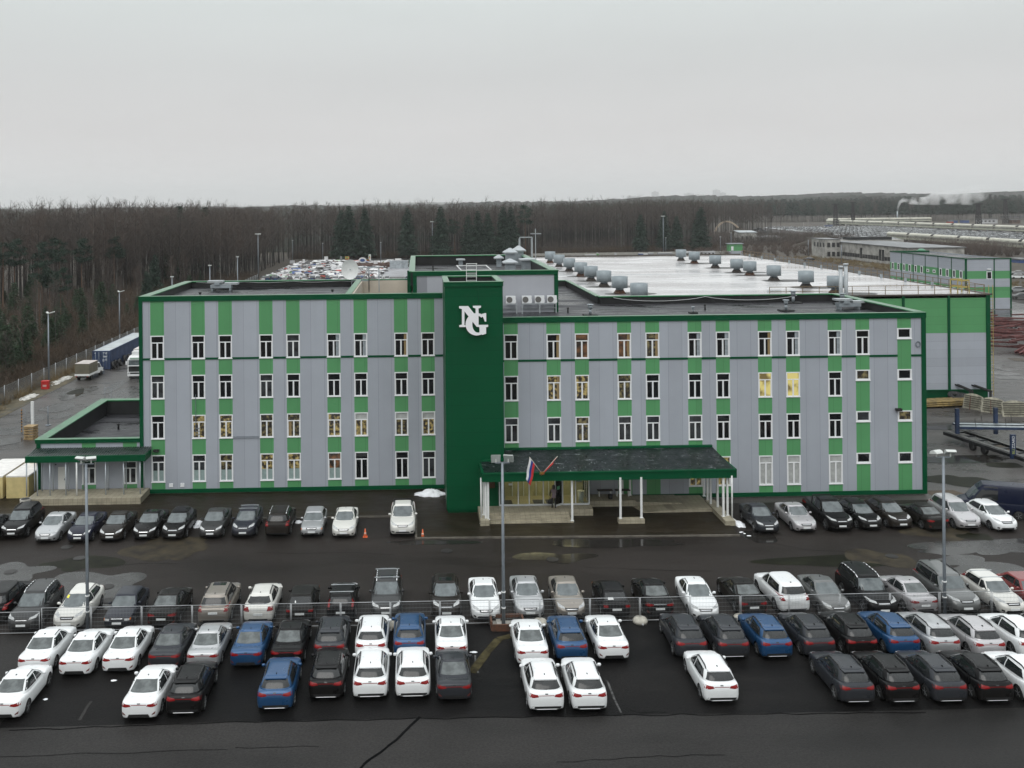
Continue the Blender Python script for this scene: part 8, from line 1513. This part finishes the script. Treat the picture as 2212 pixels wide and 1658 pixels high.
bp_ = [(x, y) if y else (x, 428 + max(0, x) * .30 + 6 + rng.uniform(-3, 14)) for x, y in bp_]
brush('undergrowth', bp_, mat('brush_brown', (.075, .050, .030), .9, col2=(.045, .034, .024), scale=.2), 1.0, 3.2, 30, .05)
brush('dry_grass', [(-51.2 + rng.normal(0, .6) * 1.2, rng.uniform(96, 300)) for _ in range(700)] + [(158 + rng.uniform(0, 14), rng.uniform(240, 410)) for _ in range(500)], mat('dry_grass', (.15, .11, .055), .9, var=.3, scale=.3), .2, .6, 30, .04)
brush('thicket', [(rng.uniform(232, 262), rng.uniform(395, 470)) for _ in range(160)] + [(rng.uniform(60, 240), rng.uniform(560, 640)) for _ in range(200)], TWIG2, 3, 6.5, 34, .08)
brush('dark_thicket', [(x, 432 + max(0, x) * .30 + rng.uniform(4, 70) + (25 if x > 100 else 0)) for x in rng.uniform(-58, 250, 1300)], TWIG, 2.5, 7.0, 26, .12)
brush('scrub', [(rng.uniform(112, 240), rng.uniform(415, 600)) for _ in range(900)], TWIG2, 1.0, 3.4, 26, .10)
b = MB()
for k in range(70): c = (-58 - random.uniform(0, 34), random.uniform(112, 235)); pt = blob(c, random.uniform(.5, 1.8), random.uniform(.8, 3.5), k + 200, 12); b.add([(p[0], p[1], .03 + k * .0005) for p in pt], [tuple(range(12))])
tag(b.build('snow_patches', MATS['dirty_snow']), kind='stuff')
b = MB()
for k in range(30): c = (-62 - random.uniform(0, 16), random.uniform(125, 200)); pt = blob(c, random.uniform(1.5, 4), random.uniform(2, 6), k + 300, 12); b.add([(p[0], p[1], .012 + k * .0004) for p in pt], [tuple(range(12))])
tag(b.build('straw_patches', mat('straw', (.13, .095, .05), .9, var=.3, scale=.8)), kind='stuff')
# ------------------------------------------------------------------ scrap yard behind the left wing, boxes behind the white roof, far cars
SC = [mat('scrap_%s' % n_, c_, .6) for n_, c_ in (('white', (.62, .62, .62)), ('pale', (.42, .42, .43)), ('grey', (.2, .2, .21)), ('dark', (.035, .033, .033)), ('brown', (.085, .05, .035)), ('red', (.35, .05, .035)), ('blue', (.04, .08, .22)), ('green', (.10, .30, .08)), ('ochre', (.40, .24, .07)))]
r_ = random.Random(77); b = MB()
def bump(x, y): return 2.2 * max(0, math.sin((x + 50) * .11)) * max(0, math.sin((y - 318) / 95 * PI)) + .3
for k in range(2600):
    y = 318 + 92 * r_.random(); x = -50 + 46 * r_.random() + (0 if y < 380 else 2)
    if -26 < x < -5 and 372 < y < 388: m = 4; z = .2
    elif x > -12 and y < 372: continue
    else: m = r_.choices(range(9), (36, 22, 14, 20, 9, 2.5, 1.2, .6, .5))[0]; z = bump(x, y) * r_.uniform(.3, 1)
    q = Matrix.Rotation(r_.uniform(0, 6.3), 3, 'Z') @ Matrix.Rotation(r_.uniform(-.5, .5), 3, 'X'); b.obox((x, y, z), (r_.uniform(.3, 1.9), r_.uniform(.15, 1.0), r_.uniform(.04, .3)), q, m)
o = b.build('scrap_heap', SC); o['kind'] = 'stuff'
b = MB()
for k in range(260): x, y = r_.uniform(-27, -4), r_.uniform(372, 388); b.obox((x, y, .4), (r_.uniform(.5, 1.5), r_.uniform(.3, .9), r_.uniform(.2, .6)), Matrix.Rotation(r_.uniform(0, 3), 3, 'Z'), 0)
o = b.build('brown_litter_heap', mat('litter_brown', (.075, .04, .03), .9, var=.3, scale=.6)); o['kind'] = 'stuff'
for k, (x, yb, w, h, m, lb) in enumerate(((878, 190, 48, 58, 0, 'tall white board standing in the scrap yard, left of its middle'), (585, 235, 30, 65, 0, 'narrow white board at the left of the scrap yard'), (432, 225, 66, 40, 1, 'pale square sign panel at the left of the scrap yard'), (1155, 190, 52, 58, 8, 'ochre and green sign box standing in the scrap yard'), (1452, 175, 28, 70, 0, 'tall white pylon sign with coloured marks in the scrap yard'), (1075, 220, 26, 90, 2, 'tilted grey panel in the scrap yard'), (1828, 190, 80, 32, 0, 'white box with a red lid at the back right of the scrap yard'), (1530, 230, 50, 42, 0, 'white cabinet right of the oval sign'), (1425, 185, 90, 16, 0, 'long white and red tube sign in the scrap yard'))):
    g = G(*db(x, yb + 12)); s = g.y / 2100 / 4.0218 / 1.51627; t = empty('old_sign', (g.x, g.y, 0), r_.uniform(-.2, .2), lb, 'sign', 'old signs and boards in the scrap yard'); b = MB(); b.box(-w * s / 2, w * s / 2, -.25, .25, .8, .8 + h * s); b.build('panel', SC[m], t)
    b = MB(); b.box(-.08, .08, -.1, .1, 0, .799); b.build('stand', SC[2], t)
    if k in (3, 4, 8):
        for q, (cc, fx) in enumerate(((7, .72), (5, .5), (8, .3))): b = MB(); b.box(-w * s * .3, w * s * .3, -.27, -.252, .8 + h * s * fx - .25, .8 + h * s * fx + .25); b.build('mark', SC[cc], t)
g = G(*db(1357, 245)); t = empty('oval_sign', (g.x, g.y, 0), 0, 'oval white sign with a blue middle in the scrap yard', 'sign'); b = MB(); b.lathe((0, 0, 0), [(1.55, 0), (1.55, .2)], 24); b.v = [(x, z - .1, y * .72 + 2.3) for x, y, z in b.v]; b.build('panel', SC[0], t); b = MB(); b.lathe((0, 0, 0), [(.95, 0), (.95, .1)], 20); b.v = [(x, z - .22, y * .6 + 2.3) for x, y, z in b.v]; b.build('emblem', SC[6], t)
for k, (x, y0_, w) in enumerate(((1760, 275, 110), (1835, 272, 90))):
    g = G(*db(x + 40, y0_)); t = empty('mesh_cage', (g.x, g.y, 0), 0, ('grey stacked cages at the right of the scrap yard, left stack', 'grey stacked cages at the right of the scrap yard, right stack')[k], 'cage', 'stacked cages'); b = MB(); b.box(-2.4, 2.4, -1.2, 1.2, 0, 2.9); b.build('cage', mat('cage_grey', (.30, .33, .35), .5, var=.2, scale=1) if 'cage_grey' not in MATS else MATS['cage_grey'], t)
b = MB(); b.add([(-17, 322, .05), (-3, 322, .05), (-2.5, 372, .05), (-12, 372, .05)], [(0, 1, 2, 3)]); tag(b.build('slush_ground', mat('slush', (.32, .32, .34), .4, col2=(.16, .16, .165), scale=.25)), kind='structure')
# small parked cars, modelled as one mesh each: body, dark glass, wheels
def small_car():
    b = MB(); b.box(-.86, .86, -2.15, 2.15, .32, .92, 0)
    v = [(-.80, -1.75, .92), (.80, -1.75, .92), (.80, 1.15, .92), (-.80, 1.15, .92), (-.60, -1.05, 1.42), (.60, -1.05, 1.42), (.60, .30, 1.42), (-.60, .30, 1.42)]; b.add(v, [(0, 1, 5, 4), (1, 2, 6, 5), (2, 3, 7, 6), (3, 0, 4, 7)], 1); b.add([(x * 1.02, y, z + .012) for x, y, z in v[4:]] + [(x * 1.02, y, z - .06) for x, y, z in v[4:]], [(0, 1, 2, 3), (0, 4, 5, 1), (1, 5, 6, 2), (2, 6, 7, 3), (3, 7, 4, 0)], 0)
    for s in (-1, 1):
        for y in (-1.3, 1.35): b.cyl((s * .72, y, .31), (s * .88, y, .31), .31, n=10, m=2)
        b.box(s * .62 - .15, s * .62 + .15, -2.17, -2.14, .68, .82, 3)
    me = b.mesh('small_car', [PAINT['white'], GLASS, BLACK, REDL]); return me
SCM = small_car(); SNOWY = mat('snow_covered', (.72, .74, .76), .6, var=.1, scale=1)
def far_car(x, y, rz, pm_, lb, grp):
    o = put('parked_car', SCM, None, (x, y, .02), rz, {0: pm_}); tag(o, lb, 'car', grp); return o
fc = 0
for k, x_ in enumerate((55, 115, 215, 390, 485, 590, 690, 765, 890, 990, 1090, 1300, 1385, 1485, 1580, 1680, 1955)):
    g = G(*db(x_, 442)); far_car(g.x, g.y + 2, r_.uniform(-.12, .12), (PAINT['white'], PAINT['silver'], SNOWY, PAINT['blue'], PAINT['mid_grey'])[(k * 3) % 5 if k not in (2, 8) else 3], 'far car in the row before the scrap yard, its roof showing over the left wing', 'cars before the scrap yard')
far_car(156.3, 384, R(70), PAINT['slate'], 'dark car driving on the far road left of the old hall', None); g = G(*r2(165, 748))
for k, (px, rz, p_, lb) in enumerate(((v9(1095, 185), 75, 'silver', 'silver car beyond the second office at the right edge'), (v9(1140, 260), 80, 'mid_grey', 'grey car below the silver one at the right edge'), (v9(980, 570), 80, 'black', 'black car before the red steel pile'), (v9(1110, 40), 70, 'white', 'white car highest at the right edge'), (r2(2150, 880), 60, 'silver', 'pale car among those right of the second office'), (r2(2140, 915), 60, 'white', 'white car among those right of the second office'))):
    g = G(*px); far_car(g.x, g.y, R(rz), PAINT[p_], lb, None)
cols = [PAINT['white'], SNOWY, SNOWY, SNOWY, SNOWY, PAINT['white'], PAINT['silver'], PAINT['lilac_silver'], PAINT['slate'], PAINT['mid_grey'], PAINT['blue'], PAINT['white']]
lot = []
def inside(x, y):
    if 283 < x < 406 and 520 < y < 850: return True
    return False
for ry in range(60):
    y = 470 + ry * 6.6
    for cx in range(60):
        x = 284 + cx * 3.0
        if not (284 < x < 404 and y < 850): continue
        if ry % 4 == 3 or cx % 18 in (16, 17) or r_.random() < .10: continue
        lx = (x - 283) / (y - 0)
        if y > 560 + (404 - x) * 2.4 + 60 * 0: pass
        if x < 262 + (y - 470) * .12: continue
        if x > 320 + 0.33 * (y - 470) + 40: continue
        lot.append((x, y))
lot.sort(key=lambda p: p[1]); near_lot = lot[:180]; rest = lot[180:]
for x, y in near_lot: far_car(x, y, R(90) + r_.uniform(-.05, .05), r_.choice(cols), 'small snow dusted car in the far lot between the trains, one of many alike', 'cars of the far lot between the trains')
Vc = np.array([v.co[:] for v in SCM.vertices]); Fq = [list(p.vertices) for p in SCM.polygons]; Fm = [p.material_index for p in SCM.polygons]; b = MB()
for x, y in rest:
    c0 = r_.choice((0, 4, 4, 4, 4, 0, 5, 6)); base = len(b.v); b.v += [(x - v[1], y + v[0], v[2] + .02) for v in Vc]
    for f, m in zip(Fq, Fm):
        if m == 2: continue
        b.f.append([base + i for i in f]); b.m.append(m if m else c0); b.sm.append(False)
o = b.build('far_car_lot', [PAINT['white'], GLASS, BLACK, REDL, SNOWY, PAINT['silver'], PAINT['mid_grey'], PAINT['slate']]); o['kind'] = 'stuff'
sheet('far_lot_ground', [(262, 440), (410, 440), (410, 880), (300, 880), (262, 700)], .006, ASPH_YARD)
sheet('rear_road', [(138, 215), (158, 215), (166, 420), (150, 425), (148, 400)], .009, ASPH_YARD)
sheet('rear_verge', [(158.1, 215), (175, 330), (168, 412), (166.1, 420)], .012, mat('rear_verge_grass', (.10, .085, .04), .9, col2=(.06, .05, .03), scale=.4))
for k, (x, yb, w, h, m, lb) in enumerate(((530, 270, 100, 26, 0, 'white van roof showing over the far edge of the white roof'), (655, 268, 100, 30, 2, 'grey cabin behind the far edge of the white roof'), (717, 264, 12, 42, 7, 'thin green marker behind the far edge of the white roof'), (880, 262, 12, 40, 1, 'thin white marker behind the far edge of the white roof'), (1110, 255, 40, 32, 6, 'dark blue bin behind the white roof, left of a white one'), (1150, 255, 40, 30, 0, 'white bin between two blue ones behind the white roof'), (1200, 255, 44, 34, 2, 'grey cabin right of the bins behind the white roof'), (1330, 250, 130, 30, 2, 'long grey container behind the white roof'), (1520, 248, 90, 42, 0, 'white cabin behind the second far ventilator'), (1610, 245, 40, 36, 7, 'greenish cabin behind the third far ventilator'), (1710, 240, 140, 34, 1, 'long pale container left of the green kiosk'), (500, 272, 90, 22, 4, 'brown flat bed behind the far edge of the white roof'), (930, 262, 60, 14, 5, 'low red box behind the far edge of the white roof'))):
    g = G(*w7(x, yb + 8)); s = g.y / 2100 / 2.765 / 1.51627; t = empty('site_cabin' if k not in (2, 3) else 'marker_post', (g.x, g.y + 1.5, 0), 0, lb, 'cabin' if k not in (2, 3) else 'post', 'cabins and boxes beyond the white roof'); b = MB(); H_ = (h + 10) * s; b.box(-w * s / 2, w * s / 2, -1.2, 1.2, .3, H_); b.build('wall', SC[m], t); b = MB(); b.box(-w * s / 2 - .1, w * s / 2 + .1, -1.3, 1.3, H_ + .001, H_ + .15); b.build('roof', SC[1], t)
    if w > 60: b = MB(); [b.box(-w * s / 2 + q * w * s / 4 + .3, -w * s / 2 + q * w * s / 4 + 1.2, -1.25, -1.202, 1.0, H_ - .5) for q in range(4)]; b.build('dark_window', DW, t)
t = empty('rear_fence', (30, 418, 0), R(3), 'low grey fence along the back of the yard beyond the white roof', 'fence'); b = MB(); b.box(20, 110, -.05, .05, .5, 2.2); b.build('panel', CONC, t)
for k in range(20): b = MB(); b.box(19.9 + k * 4.7, 20.1 + k * 4.7, -.12, .12, 0, 2.4); b.build('post', CONC, t)
for k, (px, w, h, m, lb) in enumerate(((r2(1530, 378), 60, 22, 6, 'dark blue shed at the right before the forest'), (r2(1640, 378), 60, 24, 6, 'blue shed right of the dark blue one before the forest'), (r2(1500, 380), 40, 14, 5, 'small red roof before the forest'), (r2(1850, 385), 190, 40, 1, 'long pale station building at the right before the forest'), (r2(2120, 385), 80, 36, 4, 'brown red building at the right edge before the forest'), (r2(2100, 330), 200, 16, 2, 'far flat grey roof at the right edge'), (r2(330, 425), 60, 24, 6, 'blue lorry body at the left end of the far lot'), (r2(2170, 760), 100, 30, 6, 'dark blue lorry body right of the second office'))):
    g = G(*px); s = g.y / 2100 / 2.9337 / 1.51627; t = empty('shed', (g.x, g.y, 0), 0, lb, 'shed', 'far sheds at the rail yard'); b = MB(); b.box(-w * s / 2, w * s / 2, -3, 3, 0, h * s); b.build('wall', SC[m], t); b = MB(); b.box(-w * s / 2 - .3, w * s / 2 + .3, -3.3, 3.3, h * s + .001, h * s + .5); b.build('roof', OR, t)
    if k in (3, 4): b = MB(); [b.box(-w * s / 2 + 2 + q * 4, -w * s / 2 + 4 + q * 4, -3.1, -3.002, h * s * .4, h * s * .75) for q in range(int(w * s / 4.2))]; b.build('dark_window', DW, t)
# ------------------------------------------------------------------ the damp air
hm = bpy.data.materials.new('haze'); hm.use_nodes = True; n = hm.node_tree.nodes; n.clear(); o_ = n.new('ShaderNodeOutputMaterial'); v_ = n.new('ShaderNodeVolumePrincipled'); v_.inputs['Color'].default_value = (.985, .99, .995, 1); v_.inputs['Density'].default_value = .0001; v_.inputs['Anisotropy'].default_value = .45; hm.node_tree.links.new(v_.outputs[0], o_.inputs['Volume'])
b = MB(); b.box(-20000, 20000, -700, 21000, -45, 330); o = b.build('haze', hm); o['kind'] = 'stuff'
print('cars', NCAR[0], 'trees', NT[0], 'lot', len(lot))
